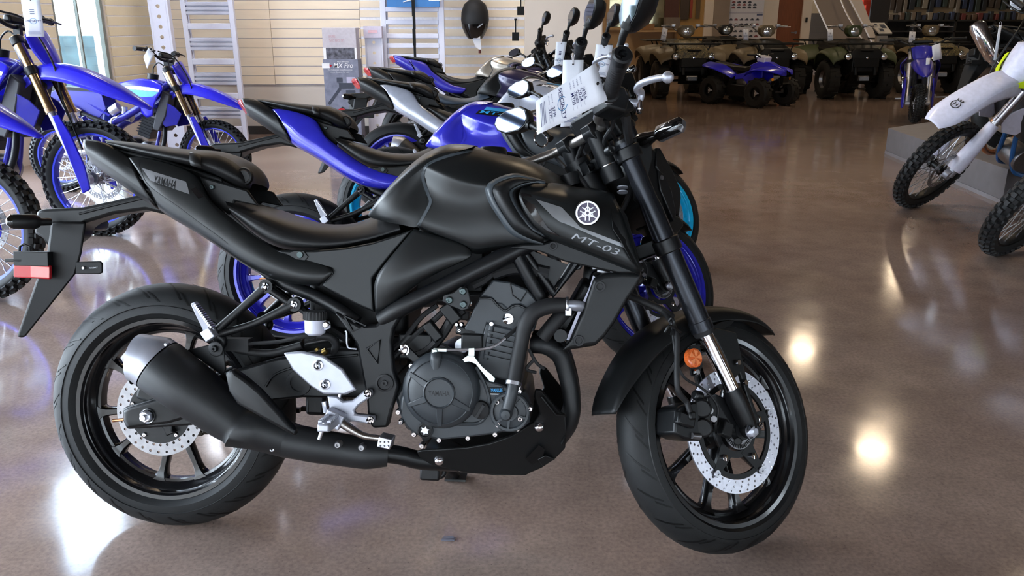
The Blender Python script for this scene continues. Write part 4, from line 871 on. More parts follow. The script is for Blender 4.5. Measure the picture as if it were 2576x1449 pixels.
# side covers
sc_px = [(694, 632), (720, 632), (790, 632), (870, 625), (940, 612), (1004, 592), (1041, 578), (990, 640), (939, 703), (940, 745), (942, 788), (903, 772), (860, 750), (810, 722), (838, 690), (834, 677), (770, 658), (702, 637)]
scv = sym('side_cover', panel(sc_px, .152, .006, .06, .03), PAINT, bevel=.004)
obj('cover_tab', panel([(720, 640), (740, 633), (765, 633), (776, 648), (768, 658), (745, 655)], .160, .001, .05, .003), PAINT, scv, bevel=.001)
p = B(755, 643, .162); obj('cover_screw', loft([ring(p, (0, -1, 0), .008, 18), ring(p + V(0, -.003, 0), (0, -1, 0), .007, 18)]), mat('dark zinc bolt', '4c5656', .4, .9), scv)
kn = [[(1042, 579, .150), (1085, 592, .154), (1130, 606, .156), (1168, 618, .156), (1180, 632, .152)],
      [(1018, 608, .158), (1070, 630, .166), (1115, 638, .168), (1160, 644, .164), (1192, 648, .158)],
      [(985, 648, .164), (1030, 662, .174), (1080, 668, .174), (1120, 664, .168), (1165, 658, .160)],
      [(942, 701, .164), (990, 702, .176), (1040, 700, .176), (1080, 690, .170), (1120, 674, .162)],
      [(943, 742, .160), (975, 738, .170), (1005, 726, .170), (1035, 718, .166), (1062, 704, .160)],
      [(946, 788, .15), (968, 776, .154), (990, 764, .154), (1008, 748, .154), (1040, 722, .152)]]
sym('knee_panel', grid([BL(r) for r in kn]), PAINT, sub=2, solid=.004, soff=1)
# --- tank: rear pad, main cover, intake trim, front side panel
tr = [[(946, 520, 0), (975, 478, 0), (1015, 428, 0), (1060, 388, 0), (1100, 366, 0), (1140, 358, 0), (1198, 366, 0)],
      [(938, 524, .055), (966, 484, .085), (1008, 438, .095), (1056, 398, .098), (1100, 374, .096), (1145, 364, .09), (1194, 370, .085)],
      [(931, 532, .085), (952, 498, .120), (996, 456, .135), (1040, 420, .138), (1070, 402, .135), (1105, 386, .128), (1184, 374, .110)],
      [(927, 540, .10), (945, 515, .138), (985, 480, .152), (1025, 450, .150), (1050, 430, .145), (1072, 416, .140), (1120, 392, .128)],
      [(927, 545, .105), (950, 535, .142), (990, 520, .156), (1025, 500, .150), (1048, 470, .140), (1063, 446, .136), (1072, 416, .140)],
      [(928, 548, .105), (958, 552, .142), (1000, 550, .158), (1040, 540, .160), (1066, 525, .156), (1082, 508, .152), (1066, 455, .137)],
      [(940, 552, .10), (975, 562, .138), (1010, 567, .152), (1038, 574, .156), (1050, 575, .158), (1066, 546, .157), (1083, 512, .152)]]
tp = P('tank_pad', whole(tr), PAINT, sub=2)
tm = [[(1198, 366, 0), (1240, 376, 0), (1280, 388, 0), (1325, 396, 0), (1370, 415, 0), (1420, 446, 0), (1480, 490, 0)],
      [(1186, 374, .110), (1235, 388, .112), (1275, 398, .105), (1318, 408, .095), (1360, 426, .09), (1402, 450, .085), (1450, 488, .08)],
      [(1112, 397, .13), (1170, 408, .145), (1225, 418, .145), (1280, 430, .14), (1320, 442, .135), (1365, 456, .13), (1430, 490, .12)],
      [(1072, 416, .142), (1120, 437, .167), (1170, 454, .173), (1215, 461, .175), (1262, 461, .170), (1320, 470, .156), (1400, 500, .142)],
      [(1070, 424, .142), (1118, 447, .168), (1168, 465, .174), (1213, 472, .176), (1258, 472, .172), (1320, 482, .158), (1400, 510, .144)],
      [(1063, 458, .135), (1110, 488, .156), (1160, 507, .162), (1205, 514, .166), (1240, 506, .172), (1320, 515, .16), (1400, 530, .15)],
      [(1084, 512, .153), (1125, 530, .162), (1170, 545, .168), (1215, 555, .174), (1262, 550, .180), (1330, 560, .165), (1400, 570, .15)],
      [(1067, 546, .158), (1115, 568, .166), (1165, 588, .170), (1220, 598, .174), (1288, 592, .182), (1345, 600, .175), (1400, 600, .15)],
      [(1051, 575, .158), (1105, 600, .164), (1160, 618, .166), (1185, 636, .164), (1225, 628, .166), (1290, 617, .176), (1362, 613, .178)],
      [(1055, 578, .12), (1108, 603, .12), (1162, 622, .12), (1195, 648, .12), (1235, 634, .12), (1295, 622, .13), (1362, 618, .13)]]
tk = P('tank_cover', whole(tm), PAINT, sub=2)
obj('panel_edge', snapy(tube(BL([(1186, 375), (1112, 397), (1074, 416), (1063, 434), (1063, 455), (1076, 490), (1083, 512), (1067, 546), (1051, 575)], .15), .0035, 6), [tk, tp], .001), mat('panel edge grey', '3c4247', .35), tk)
P('fuel_cap', lathe([(.001, .012), (.03, .012), (.034, .006), (.034, -.01)], B(1240, 377, 0) + V(0, 0, -.008), 24, axis='z'), METB)
def band(name, pts, wd, lat, m, h=.006):
    o = BL([(x, y, l) for x, y, l in pts]); n = len(o); rings = []
    for i, p in enumerate(o):
        d = (o[min(i+1, n-1)] - o[max(i-1, 0)]).normalized(); nn = V(-d.z, 0, d.x)*wd[i]
        rings.append([p + nn + V(0, .012, 0), p + nn*.75 + V(0, -h*.6, 0), p + V(0, -h, 0), p - nn*.75 + V(0, -h*.6, 0), p - nn + V(0, .012, 0)])
    return loft(rings, close=False)
c5 = lambda x, y: (900 + x/2.786, 330 + y/2.786)
def strip(pa, la, pb, lb, n=26):
    """ribbon between two traced edges, each with its own distance from the centre plane"""
    def res(pts, lats):
        q = spline([B(*c5(x, y), l) for (x, y), l in zip(pts, lats)], 6); L = [0]
        for a, b in zip(q, q[1:]): L.append(L[-1] + (b-a).length)
        out = []
        for k in range(n):
            t = L[-1]*k/(n-1); i = 0
            while i < len(q)-2 and L[i+1] < t: i += 1
            out.append(q[i].lerp(q[i+1], (t-L[i])/max(1e-9, L[i+1]-L[i])))
        return out
    return grid([res(pa, la), res(pb, lb)])
e0 = [(1310, 372), (1230, 345), (1110, 315), (1000, 340), (915, 388), (905, 430), (935, 510), (1000, 610), (1075, 712), (1180, 760), (1302, 786)]
e1 = [(1310, 376), (1225, 362), (1110, 338), (1015, 362), (955, 398), (950, 432), (975, 500), (1035, 600), (1105, 695), (1190, 742), (1302, 784)]
e2 = [(1312, 378), (1245, 366), (1160, 376), (1095, 402), (1062, 428), (1062, 455), (1085, 510), (1140, 600), (1215, 692), (1262, 722), (1302, 745)]
e3 = [(1314, 380), (1255, 368), (1172, 384), (1112, 408), (1088, 430), (1088, 456), (1110, 512), (1165, 600), (1240, 690), (1285, 716), (1330, 742)]
e4 = [(1330, 384), (1290, 372), (1240, 375), (1180, 400), (1140, 425), (1140, 460), (1165, 520), (1225, 600), (1290, 680), (1330, 710), (1370, 740)]
EDGE = mat('panel edge grey', '3c4247', .35)
lt = [.150, .160, .170, .178, .184, .186, .189, .192, .192, .186, .178]
up = lambda d: [x + d for x in lt]
ia = sym('intake_lip', strip(e0, up(-.004), e1, up(.007)), EDGE, solid=.006, soff=1)
sym('intake_panel', strip(e1, up(.006), e2, up(.011)), BLK, solid=.006, soff=1)
sym('intake_edge', strip(e2, up(.012), e3, up(.008)), EDGE, solid=.006, soff=1)
sym('intake_recess', strip(e3, up(.008), e4, up(-.012)), DEEP, solid=.004, soff=1)
sh_ = [[(1349, 464, .11), (1380, 466, .11), (1418, 470, .11), (1462, 482, .10), (1492, 478, .10), (1542, 494, .11)],
       [(1318, 472, .165), (1365, 478, .165), (1415, 486, .162), (1465, 496, .158), (1500, 500, .155), (1550, 515, .150)],
       [(1305, 484, .195), (1355, 498, .200), (1410, 510, .200), (1465, 522, .196), (1510, 535, .190), (1562, 540, .180)],
       [(1306, 510, .200), (1358, 535, .206), (1412, 555, .206), (1470, 575, .204), (1525, 590, .198), (1580, 590, .182)],
       [(1330, 555, .198), (1376, 575, .204), (1425, 590, .206), (1480, 610, .204), (1540, 632, .198), (1598, 645, .184)],
       [(1356, 585, .192), (1395, 600, .198), (1440, 616, .200), (1495, 638, .198), (1550, 660, .192), (1612, 686, .184)],
       [(1362, 592, .16), (1400, 606, .165), (1444, 622, .17), (1500, 644, .17), (1552, 666, .165), (1612, 690, .16)]]
fs = sym('front_side_panel', grid([BL(r) for r in sh_]), PAINT, sub=2, solid=.005, soff=1)
obj('vent_recess', snapy(grid([BL([(1309, 486, .2), (1335, 492, .2)]), BL([(1316, 510, .2), (1348, 528, .2)]), BL([(1345, 556, .2), (1378, 575, .2)]), BL([(1385, 590, .2), (1410, 598, .2)])]), [fs], .0018), GLOSSB, fs)
gs = [[(1349, 504), (1382, 514), (1413, 524), (1437, 549), (1460, 574), (1518, 596), (1572, 617)], [(1366, 522), (1396, 534), (1420, 545), (1440, 561), (1458, 578), (1516, 600), (1575, 623)], [(1392, 548), (1408, 560), (1425, 566), (1442, 573), (1462, 582), (1514, 605), (1579, 629)]]
obj('grey_stripe', snapy(grid([BL(r, .2) for r in gs]), [fs], .0022), GREYM, fs)
obj('lettering', snapy(quadtext('MT-03', B(1436, 602, .2), B(1552, 645, .2), B(1562, 631, .2), B(1446, 588, .2), bold=0, shear=.1), [fs], .0026), GREYP, fs)
fct = [(1543, 495, .118), (1556, 517, .154), (1576, 545, .184), (1593, 600, .188), (1605, 645, .188), (1613, 687, .188), (1590, 662, .203), (1562, 610, .207), (1541, 578, .206), (1538, 545, .198), (1540, 515, .165)]
obj('front_facet', prism(BL(fct), (0, .008, 0)), BLK, fs, bevel=.002)
ec = B(1478, 538, .196)
def emblem(c, R):
    sn = []
    rg = lathe([(R, 0), (R*.98, -.004), (R*.84, -.004), (R*.82, 0)], c, 44)
    bk = lathe([(.0005, -.0015), (R*.84, -.0015)], c, 44)
    forks = []
    for a in (90, 210, 330):
        u = V(cos(rad(a)), 0, sin(rad(a))); q = V(-u.z, 0, u.x); k = V(0, -.0028, 0)
        forks.append(tube([c + u*R*.12 + k, c + u*R*.84 + k], R*.055, 6, smooth=False))
        for s in (-1, 1):
            forks.append(tube([c + k + q*s*R*.16 + u*R*.38, c + k + q*s*R*.16 - u*R*.62], R*.05, 6, smooth=False))
        forks.append(tube([c + k + q*R*.16 + u*R*.36, c + k + u*R*.5, c + k - q*R*.16 + u*R*.36], R*.05, 6))
    return rg, bk, join(*forks)
rg, bk, fk = emblem(ec + V(0, -.010, 0), .0265)
em = obj('emblem', rg, ALU, fs); obj('emblem_ground', bk, mat('emblem purple grey', '4a4258', .4), fs); obj('emblem_forks', fk, WHITE, fs)
obj('emblem_rim', lathe([(.0268, .012), (.0285, .010), (.0285, -.010), (.0262, -.0135)], ec, 44), DEEP, fs)
low = [(1284, 624), (1309, 616), (1362, 614), (1392, 604), (1470, 634), (1545, 662), (1604, 684), (1617, 690), (1560, 690), (1474, 672), (1420, 660), (1355, 634)]
lw = sym('lower_side_trim', panel(low, .165, .006, .06, .02), BLK, bevel=.003)
p = B(1391, 621, .172); obj('trim_bolt', loft([ring(p, (0, -1, 0), .010, 18), ring(p + V(0, -.003, 0), (0, -1, 0), .0095, 18), ring(p + V(0, -.003, 0), (0, -1, 0), .006, 18), ring(p, (0, -1, 0), .005, 18)]), RUBF, lw)
# ------------------------------------------------------------------ the turned front end
def TP(name, vf, m, par=None, **k): return obj(name, turned(vf), m, par if par is not None else bike, **k)
def SL(pts, lat=None): return [S(*q) if lat is None else S(q[0], q[1], lat) for q in pts]
def fm(p): return V(p.x, -p.y, p.z)
f_top, f_mid, f_bot = S(1569, 362, .103), S(1768, 832, .103), S(1842, 985, .103)
f_axl = S(1884, 1078, .100)
fdir = (f_mid - f_top).normalized()
for s in (1, -1):
    g = (lambda p: p) if s > 0 else fm
    ft_ = TP('fork_tube', loft([ring(g(f_top), fdir, .0235, 28), ring(g(f_top.lerp(f_mid, .30)), fdir, .0235, 28), ring(g(f_top.lerp(f_mid, .36)), fdir, .0255, 28), ring(g(f_top.lerp(f_mid, .95)), fdir, .0255, 28),
        ring(g(f_top.lerp(f_mid, .952)), fdir, .0275, 28), ring(g(f_mid), fdir, .0275, 28)]), mat('anodised black fork', '2a2c31', .26, .6))
    obj('dust_seal', turned(loft([ring(g(f_mid), fdir, .0265, 24), ring(g(f_mid + fdir*.012), fdir, .024, 24)])), RUBF, ft_)
    obj('fork_cap', turned(loft([ring(g(f_top), fdir, .022, 20), ring(g(f_top - fdir*.008), fdir, .021, 20), ring(g(f_top - fdir*.008), fdir, .012, 6), ring(g(f_top - fdir*.016), fdir, .011, 6)])), METB, ft_)
    obj('fork_stanchion', turned(loft([ring(g(f_mid), fdir, .0185, 28), ring(g(f_bot), fdir, .0185, 28)])), CHR, ft_)
    obj('fork_foot', turned(join(loft([ring(g(f_bot - fdir*.004), fdir, .022, 20), ring(g(f_bot + fdir*.02), fdir, .0245, 20), ring(g(f_axl - fdir*.01), fdir, .022, 20), ring(g(f_axl + fdir*.018), fdir, .016, 20)]), cyl(g(f_axl) + V(0, .02, 0), g(f_axl) + V(0, -.016, 0), .024, n=20))), METB, ft_)
fx = S(1891, 1087, .118)
TP('front_axle_nut', join(loft([ring(fx + V(0, .004, 0), (0, -1, 0), .0165, 24), ring(fx, (0, -1, 0), .0165, 24), ring(fx, (0, -1, 0), .0125, 6), ring(fx + V(0, -.01, 0), (0, -1, 0), .0125, 6)]), cyl(fx, fx + V(0, -.014, 0), .0065)), ALUW)
p = S(1908, 1073, .112); TP('pinch_bolt', loft([ring(p, (0, -1, 0), .008, 14), ring(p + V(0, -.008, 0), (0, -1, 0), .007, 14), ring(p + V(0, -.008, 0), (0, -1, 0), .004, 6), ring(p + V(0, -.004, 0), (0, -1, 0), .004, 6)]), CHR)
# clamps
uc = f_top + fdir*.026; lc = f_top.lerp(f_mid, .545)
def clamp(c, th, r):
    vf = [loft([ring(g(c - fdir*th/2), fdir, r, 24), ring(g(c + fdir*th/2), fdir, r, 24)]) for g in (lambda p: p, fm)]
    st = V(c.x - .045, 0, c.z - .015)
    pts = [c + V(-.02, .02, 0), c + V(.018, .02, 0), V(c.x+.01, 0, c.z+.004), fm(c) + V(.018, -.02, 0), fm(c) + V(-.02, -.02, 0), V(st.x-.025, -.04, st.z-.006), V(st.x-.03, 0, st.z-.01), V(st.x-.025, .04, st.z-.006)]
    pts = [V(q.x, q.y, q.z) - fdir*th/2 for q in pts]
    vf.append(prism(pts, fdir*th)); return join(*vf)
TP('upper_clamp', clamp(uc, .03, .0315), METB, bevel=.003)
TP('lower_clamp', clamp(lc, .034, .032), METB, bevel=.003)
p = S(1538, 380, .105); TP('clamp_bolt', join(cyl(p + V(0, .012, 0), p + V(0, -.004, 0), .012, n=20), lathe([(.004, -.004), (.008, -.006), (.010, -.004)], p, 18)), METB)
# handlebar: risers, bar, grips, lever, switch gear
rA, rB = S(1488, 338, .045), S(1510, 402, .045)
rz = V(uc.x-.04, 0, uc.z)
for s in (1, -1):
    t0 = V(rA.x, -.055*s, rA.z); b0 = t0 + fdir*.085
    rz_ = TP('bar_riser', join(loft([ring(t0 + fdir*.0, fdir, .0225, 22), ring(b0, fdir, .0225, 22)]), cyl(t0 + V(0, -.018, 0), t0 + V(0, .018, 0), .024, n=20), box(t0 - fdir*.012, (.046, .034, .016), (0, rad(-25), 0)), loft([ring(b0, fdir, .026, 22), ring(b0 + fdir*.04, fdir, .026, 22)])), METB, bevel=.002)
    obj('riser_ring', turned(loft([ring(b0 - fdir*.002, fdir, .0238, 22), ring(b0 + fdir*.002, fdir, .0238, 22)])), CHR, rz_)
hb0 = S(1562, 152, .37); hb1 = S(1530, 248, .245); hb2 = S(1505, 300, .17); hb3 = V(rA.x, -.105, rA.z+.004); hb4 = V(rA.x, -.03, rA.z)
half = [hb0, hb1, hb2, hb3, hb4]
bar_pts = half + [fm(q) for q in reversed(half)]
TP('handlebar', tube(bar_pts, .0118, 14, k=6), mat('dull silver handlebar', '8f8a86', .32, .9))
for s in (1, -1):
    g = (lambda p: p) if s > 0 else fm
    gd = (hb0-hb1).normalized(); gd = g(gd)
    a_, b_ = g(hb1.lerp(hb0, .08)), g(hb0)
    gp = TP('grip', loft([ring(a_, gd, .021, 20), ring(a_ + gd*.006, gd, .021, 20), ring(a_ + gd*.008, gd, .0168, 20), ring(b_ - gd*.02, gd, .0168, 20), ring(b_ - gd*.018, gd, .0182, 20), ring(b_, gd, .0182, 20)]), RUBF)
    obj('grip_rib', turned(join(*[loft([ring(a_.lerp(b_, t), gd, .0172, 16), ring(a_.lerp(b_, t) + gd*.003, gd, .0172, 16)], cap=False) for t in [.14+.06*k for k in range(12)]])), RUBF, gp, kind='stuff')
    obj('bar_end', turned(loft([ring(b_, gd, .0205, 24), ring(b_ + gd*.016, gd, .0205, 24), ring(b_ + gd*.02, gd, .017, 24), ring(b_ + gd*.02, gd, .009, 20), ring(b_ + gd*.012, gd, .008, 20), ring(b_ + gd*.012, gd, .003, 20)])), METB, gp)
    sw = g(S(1540, 252, .235)); 
    TP('switch_housing', loft([[sw + g(V(x*k, y, z*k)) for x, z in ((-.026, -.03), (.022, -.034), (.034, 0), (.024, .026), (-.022, .026), (-.034, 0))] for y, k in ((-.02, .9), (-.012, 1), (.03, 1), (.04, .85))]), BLK, bevel=.004)
    # lever with its perch
    if s > 0:
        lv = SL([(1572, 255, .225), (1590, 262, .228), (1606, 256, .232), (1612, 236, .24), (1603, 230, .25), (1606, 218, .262), (1624, 208, .29), (1652, 200, .325), (1676, 196, .35)])
        lr = [.010, .009, .009, .009, .008, .0075, .008, .0075, .0065]; tip = S(1680, 197, .356)
    else:
        q = [fm(x) for x in lvr]; lv = q; tip = fm(tipr)
    if s > 0: lvr, tipr = lv, tip
    le = TP('lever', join(tube(lv, lr, 12), lathe([(.0005, -.0125), (.007, -.0105), (.0115, -.005), (.0125, 0), (.0115, .005), (.007, .0105), (.0005, .0125)], tip, 20)), ALUW)
    pv_ = lv[2]; obj('lever_pivot', turned(join(cyl(pv_ + V(0, 0, .014), pv_ + V(0, 0, -.02), .009, n=14), cyl(pv_ + V(0, 0, -.02), pv_ + V(0, 0, -.028), .0055))), CHR, le)
    # mirror: stalk, shell, glass
    m0 = g(S(1548, 200, .215)); m1 = g(S(1550, 148, .225)); m2 = g(S(1573, 78, .28)); mc = g(S(1600, 22, .31))
    if s < 0: m0, m1, m2, mc = S(1385, 352, -.20), S(1368, 334, -.22), S(1336, 317, -.27), S(1295, 309, -.325)
    mr = TP('mirror', join(tube([m0, m1, m1.lerp(m2, .5), m2, mc - g(V(0, 0, .012))], [.010, .0085, .0075, .0095, .012], 12), tube([m2, m2.lerp(mc, .3)], .013, 12)), BLK)
    md = g(V(-.93, .30, -.06)).normalized()          # glass faces the rider
    hu = V(0, 0, 1); hu = (hu - md*hu.dot(md)).normalized(); hs = md.cross(hu)
    if s > 0: hs = -hs
    out = [(-.062, -.030), (-.03, -.040), (.03, -.034), (.07, -.012), (.082, .012), (.07, .032), (.02, .044), (-.04, .04), (-.07, .02), (-.074, -.008)]
    out = [(x*(.95 if s > 0 else .82), z*(.95 if s > 0 else .85)) for x, z in out]
    shell = loft([[mc + hs*x*k + hu*z*k + md*d for x, z in out] for k, d in ((.95, .014), (1.02, .010), (.98, -.012), (.7, -.032), (.25, -.040))])
    obj('mirror_shell', turned(shell), BLK, mr)
    obj('mirror_glass', turned(loft([[mc + hs*x*.9 + hu*z*.88 + md*.0145 for x, z in out], [mc + hs*x*.9 + hu*z*.88 + md*.0155 for x, z in out]])), MIRR, mr, smooth=False)
# master cylinder on the right
mcy = S(1548, 268, .205)
TP('master_cylinder', join(box(mcy, (.05, .06, .05), (0, rad(-20), 0)), box(S(1572, 225, .20), (.035, .05, .06), (0, rad(-20), 0)), box(S(1548, 225, .2), (.04, .05, .04), (0, rad(-10), 0))), BLK, bevel=.006)
TP('handlebar_cable', join(*[tube(SL(l), r, 8) for l, r in (([(1560, 275, .2), (1570, 310, .17), (1575, 345, .1), (1590, 420, .05)], .006), ([(1545, 280, .2), (1540, 320, .15), (1520, 360, .08), (1540, 420, .03)], .005), ([(1520, 285, .2), (1535, 330, .12), (1560, 370, .05)], .005),
    ([(1575, 290, .19), (1578, 330, .16), (1584, 360, .12)], .010), ([(1600, 440, .05), (1570, 520, .05), (1520, 600, .05)], .007), ([(1480, 330, -.02), (1450, 420, .0), (1480, 480, .03)], .006), ([(1400, 400, -.12), (1440, 440, -.05), (1500, 470, .0)], .005))]), RUBF)
TP('dash', join(box((1.075, 0, 1.035), (.03, .15, .085), (0, rad(-35), 0)), box((1.06, 0, 1.04), (.012, .13, .07), (0, rad(-35), 0))), BLK, bevel=.008)
TP('ignition_lock', join(cyl(S(1430, 440, .0), S(1440, 470, .0), .022), cyl(S(1480, 425, .02), S(1490, 420, .02), .008)), METB)
TP('loom_clip', join(*[cyl(S(1566, 472+12*k, .06), S(1566, 475+12*k, .06), .013, n=14) for k in range(2)]), ALUW)
kr = S(1361, 352, -.16)
TP('key_ring', tube([kr + V(.02*cos(a), 0, .02*sin(a)) for a in [2*PI*k/14 for k in range(15)]], .0022, 6), CHR)
# headlight cowl and cheek panels
def sflip(pts): return [fm(p) for p in pts]
ck = [(1588, 352, .10), (1612, 340, .115), (1640, 352, .115), (1644, 400, .112), (1630, 450, .105), (1626, 520, .09), (1604, 500, .09), (1608, 430, .10)]
for s in (1, -1):
    o = SL(ck); o = o if s > 0 else sflip(o)
    TP('cheek_panel', prism(o, (0, .02*s, 0)), BLK, bevel=.004)
    o = SL([(1648, 372, .09), (1662, 374, .10), (1690, 425, .085), (1712, 475, .06), (1714, 500, .055), (1709, 545, .05), (1690, 520, .07), (1668, 450, .09), (1650, 420, .10)]); o = o if s > 0 else sflip(o)
    TP('cowl_panel', prism(o, (0, .02*s, 0)), BLK, bevel=.004)
    o = SL([(1655, 428, .098), (1672, 440, .098), (1690, 480, .086), (1702, 540, .07), (1696, 560, .07), (1662, 480, .095)]); o = o if s > 0 else sflip(o)
    TP('cowl_insert', prism(o, (0, .015*s, 0)), METB, bevel=.003)
    o = SL([(1650, 600, .07), (1702, 572, .05), (1725, 640, .035), (1712, 668, .04), (1690, 660, .06)])
TP('headlight', loft([[V(1.13, -.10, .98), V(1.13, .10, .98), V(1.12, .10, .82), V(1.12, -.10, .82)], [V(1.19, -.09, .96), V(1.19, .09, .96), V(1.18, .085, .80), V(1.18, -.085, .80)], [V(1.235, -.06, .90), V(1.235, .06, .90), V(1.225, .055, .79), V(1.225, -.055, .79)], [V(1.245, -.04, .86), V(1.245, .04, .86), V(1.235, .03, .80), V(1.235, -.03, .80)]]), BLK, bevel=.01)
TP('headlight_chin', join(prism(SL([(1648, 512, .06), (1690, 540, .05), (1712, 548, .035), (1722, 568, .03), (1708, 588, .035), (1680, 580, .05), (1655, 560, .06)]), (0, .09, 0)), prism(SL([(1665, 580, .05), (1705, 585, .035), (1712, 605, .035), (1685, 618, .045), (1660, 605, .055)]), (0, .08, 0))), BLK, bevel=.005)
bolt_p = S(1664, 449, .10); TP('cowl_screw', loft([ring(bolt_p, (0, -1, 0), .006, 14), ring(bolt_p + V(0, -.003, 0), (0, -1, 0), .005, 14)]), STEELD)
for s in (1, -1):
    g = (lambda p: p) if s > 0 else fm
    a = g(S(1628, 352, .12)); b = g(S(1718, 311, .235)); d = (b-a).normalized()
    st = TP('front_indicator', join(loft([ring(a - d*.02, d, .020, 16), ring(a, d, .018, 16), ring(a + d*.012, d, .014, 16), ring(a + d*.035, d, .010, 14)]), loft([ring(a.lerp(b, .28), d, .010, 16), ring(a.lerp(b, .34), d, .019, 16, .013), ring(a.lerp(b, .92), d, .018, 16, .012), ring(b, d, .008, 16, .006)])), SMOKE)
    obj('indicator_edge', turned(loft([ring(a.lerp(b, .36) + V(.004, 0, -.002), d, .0188, 16, .0126), ring(a.lerp(b, .93) + V(.004, 0, -.002), d, .0175, 16, .0118), ring(b + V(.003, 0, -.001), d, .009, 16, .006)])), STEELD, st)
# front fender: one shell over the wheel
fa_ = []
angs = [(172, .352, .345), (165, .348, .335), (150, .338, .30), (135, .327, .285), (118, .318, .272), (100, .314, .268), (84, .313, .272), (70, .312, .285), (58, .311, .296), (52, .309, .303)]
for a, r0, r1 in angs:
    row = []
    taper = 1 if 60 < a < 150 else (.82 if a in (58, 150) or a == 165 else .62)
    for y, t in ((0, 0), (-.035, .02), (-.058, .15), (-.068, .45), (-.071, 1.0)):
        rr = r0 - (r0-r1)*t - .004*(t > 0)
        row.append(FC + V(rr*cos(rad(a)), y*taper, rr*sin(rad(a))))
    fa_.append(list(reversed([fm(q) for q in row[1:]])) + [] if False else [fm(q) for q in reversed(row[1:])] + row)
fen = TP('front_fender', grid(fa_), BLK, sub=2, solid=.004, soff=0)
ps_ = [S(x, y, .088) for x, y in [(1768, 852), (1800, 826), (1852, 838), (1868, 905), (1890, 1000), (1912, 1060), (1902, 1062), (1880, 1000), (1862, 940), (1845, 960), (1826, 905), (1800, 852)]]
obj('fender_stay', turned(prism(ps_, (0, .012, 0))), BLK, fen, bevel=.003)
obj('fender_scoop', turned(prism([S(x, y, .084) for x, y in [(1788, 826), (1815, 812), (1850, 806), (1838, 820), (1800, 838)]], (0, .008, 0))), DEEP, fen)
for q in ((1856, 914), (1874, 964)):
    p = S(q[0], q[1], .094); obj('stay_bolt', turned(loft([ring(p, (0, -1, 0), .0075, 14), ring(p + V(0, -.005, 0), (0, -1, 0), .006, 14)])), CHR, fen)
# caliper, hoses, reflector
cb = S(1742, 1050, .098)
cal = TP('front_caliper', join(prism([S(x, y, .118) for x, y in [(1700, 1032), (1712, 1022), (1748, 1012), (1780, 1020), (1792, 1048), (1785, 1085), (1762, 1112), (1722, 1106), (1697, 1092)]], (0, .07, 0)),
     cyl(S(1766, 1030, .125), S(1766, 1030, .10), .022, n=22), cyl(S(1768, 1078, .125), S(1768, 1078, .10), .022, n=22), box(S(1722, 1058, .12), (.05, .02, .03), (0, .3, 0)), cyl(S(1745, 995, .11), S(1765, 1000, .11), .012), box(S(1737, 1048, .125), (.02, .02, .02))), METB, bevel=.005)
for vf_ in (cyl(S(1786, 1035, .125), S(1786, 1035, .11), .008), cyl(S(1796, 1056, .122), S(1796, 1056, .11), .007), cyl(S(1760, 1100, .12), S(1740, 1098, .12), .007)): obj('pad_pin', turned(vf_), STEELD, cal)
obj('brake_pad', turned(box(S(1718, 1097, .095), (.03, .02, .012), (0, .2, 0))), COPPER, cal)
TP('caliper_bracket', prism([S(x, y, .088) for x, y in [(1780, 1000), (1800, 992), (1842, 1010), (1880, 1060), (1890, 1095), (1862, 1110), (1830, 1060), (1790, 1052)]], (0, .02, 0)), METB, bevel=.004)
TP('wheel_sensor', join(box(S(1825, 1082, .098), (.03, .02, .035), (0, .4, 0)), cyl(S(1856, 1112, .098), S(1856, 1112, .09), .010)), BLK, bevel=.003)
TP('brake_hose', tube(SL([(1640, 765, .06), (1672, 790, .085), (1694, 822, .12), (1703, 860, .135), (1702, 940, .14), (1706, 985, .135), (1726, 1012, .125), (1736, 1040, .13)]), .0065, 10), RUBF)
TP('brake_hose', tube(SL([(1580, 745, .02), (1620, 762, .05), (1670, 785, .08), (1690, 800, .1)]), .009, 10), RUBF)
TP('sensor_wire', tube(SL([(1690, 815, .125), (1700, 900, .13), (1720, 950, .125), (1760, 975, .12), (1790, 1000, .12), (1806, 1030, .12), (1800, 1070, .11)]), .0032, 8), RUBF)
TP('wire_clip', join(tube(SL([(1672, 838, .13), (1684, 822, .14), (1700, 830, .14), (1712, 838, .13)]), .003, 6), tube(SL([(1682, 810, .12), (1690, 802, .13), (1696, 815, .13), (1688, 845, .13)]), .003, 6)), BLK)
rp_ = S(1748, 902, .122)
rf = TP('orange_reflector', join(loft([ring(rp_ + V(0, .012, 0), (0, -1, 0), .022, 30), ring(rp_, (0, -1, 0), .022, 30), ring(rp_ + V(0, -.002, 0), (0, -1, 0), .019, 30)])), ORANGE)
obj('reflector_facet', turned(join(*[prism([rp_ + V(0, -.0025, 0), rp_ + V(.018*cos(a-.35), -.0025, .018*sin(a-.35)), rp_ + V(.018*cos(a+.35), -.0025, .018*sin(a+.35))], (0, -.0008, 0)) for a in (.2, 1.45, 2.7, 3.95, 5.2)])), ORANGE2, rf)
TP('reflector_bracket', prism([S(x, y, .108) for x, y in [(1738, 872), (1760, 868), (1768, 920), (1756, 950), (1742, 948), (1732, 905)]], (0, .006, 0)), METB)
p = S(1750, 938, .112); TP('bracket_screw', loft([ring(p, (0, -1, 0), .0075, 16), ring(p + V(0, -.008, 0), (0, -1, 0), .006, 16)]), CHR)
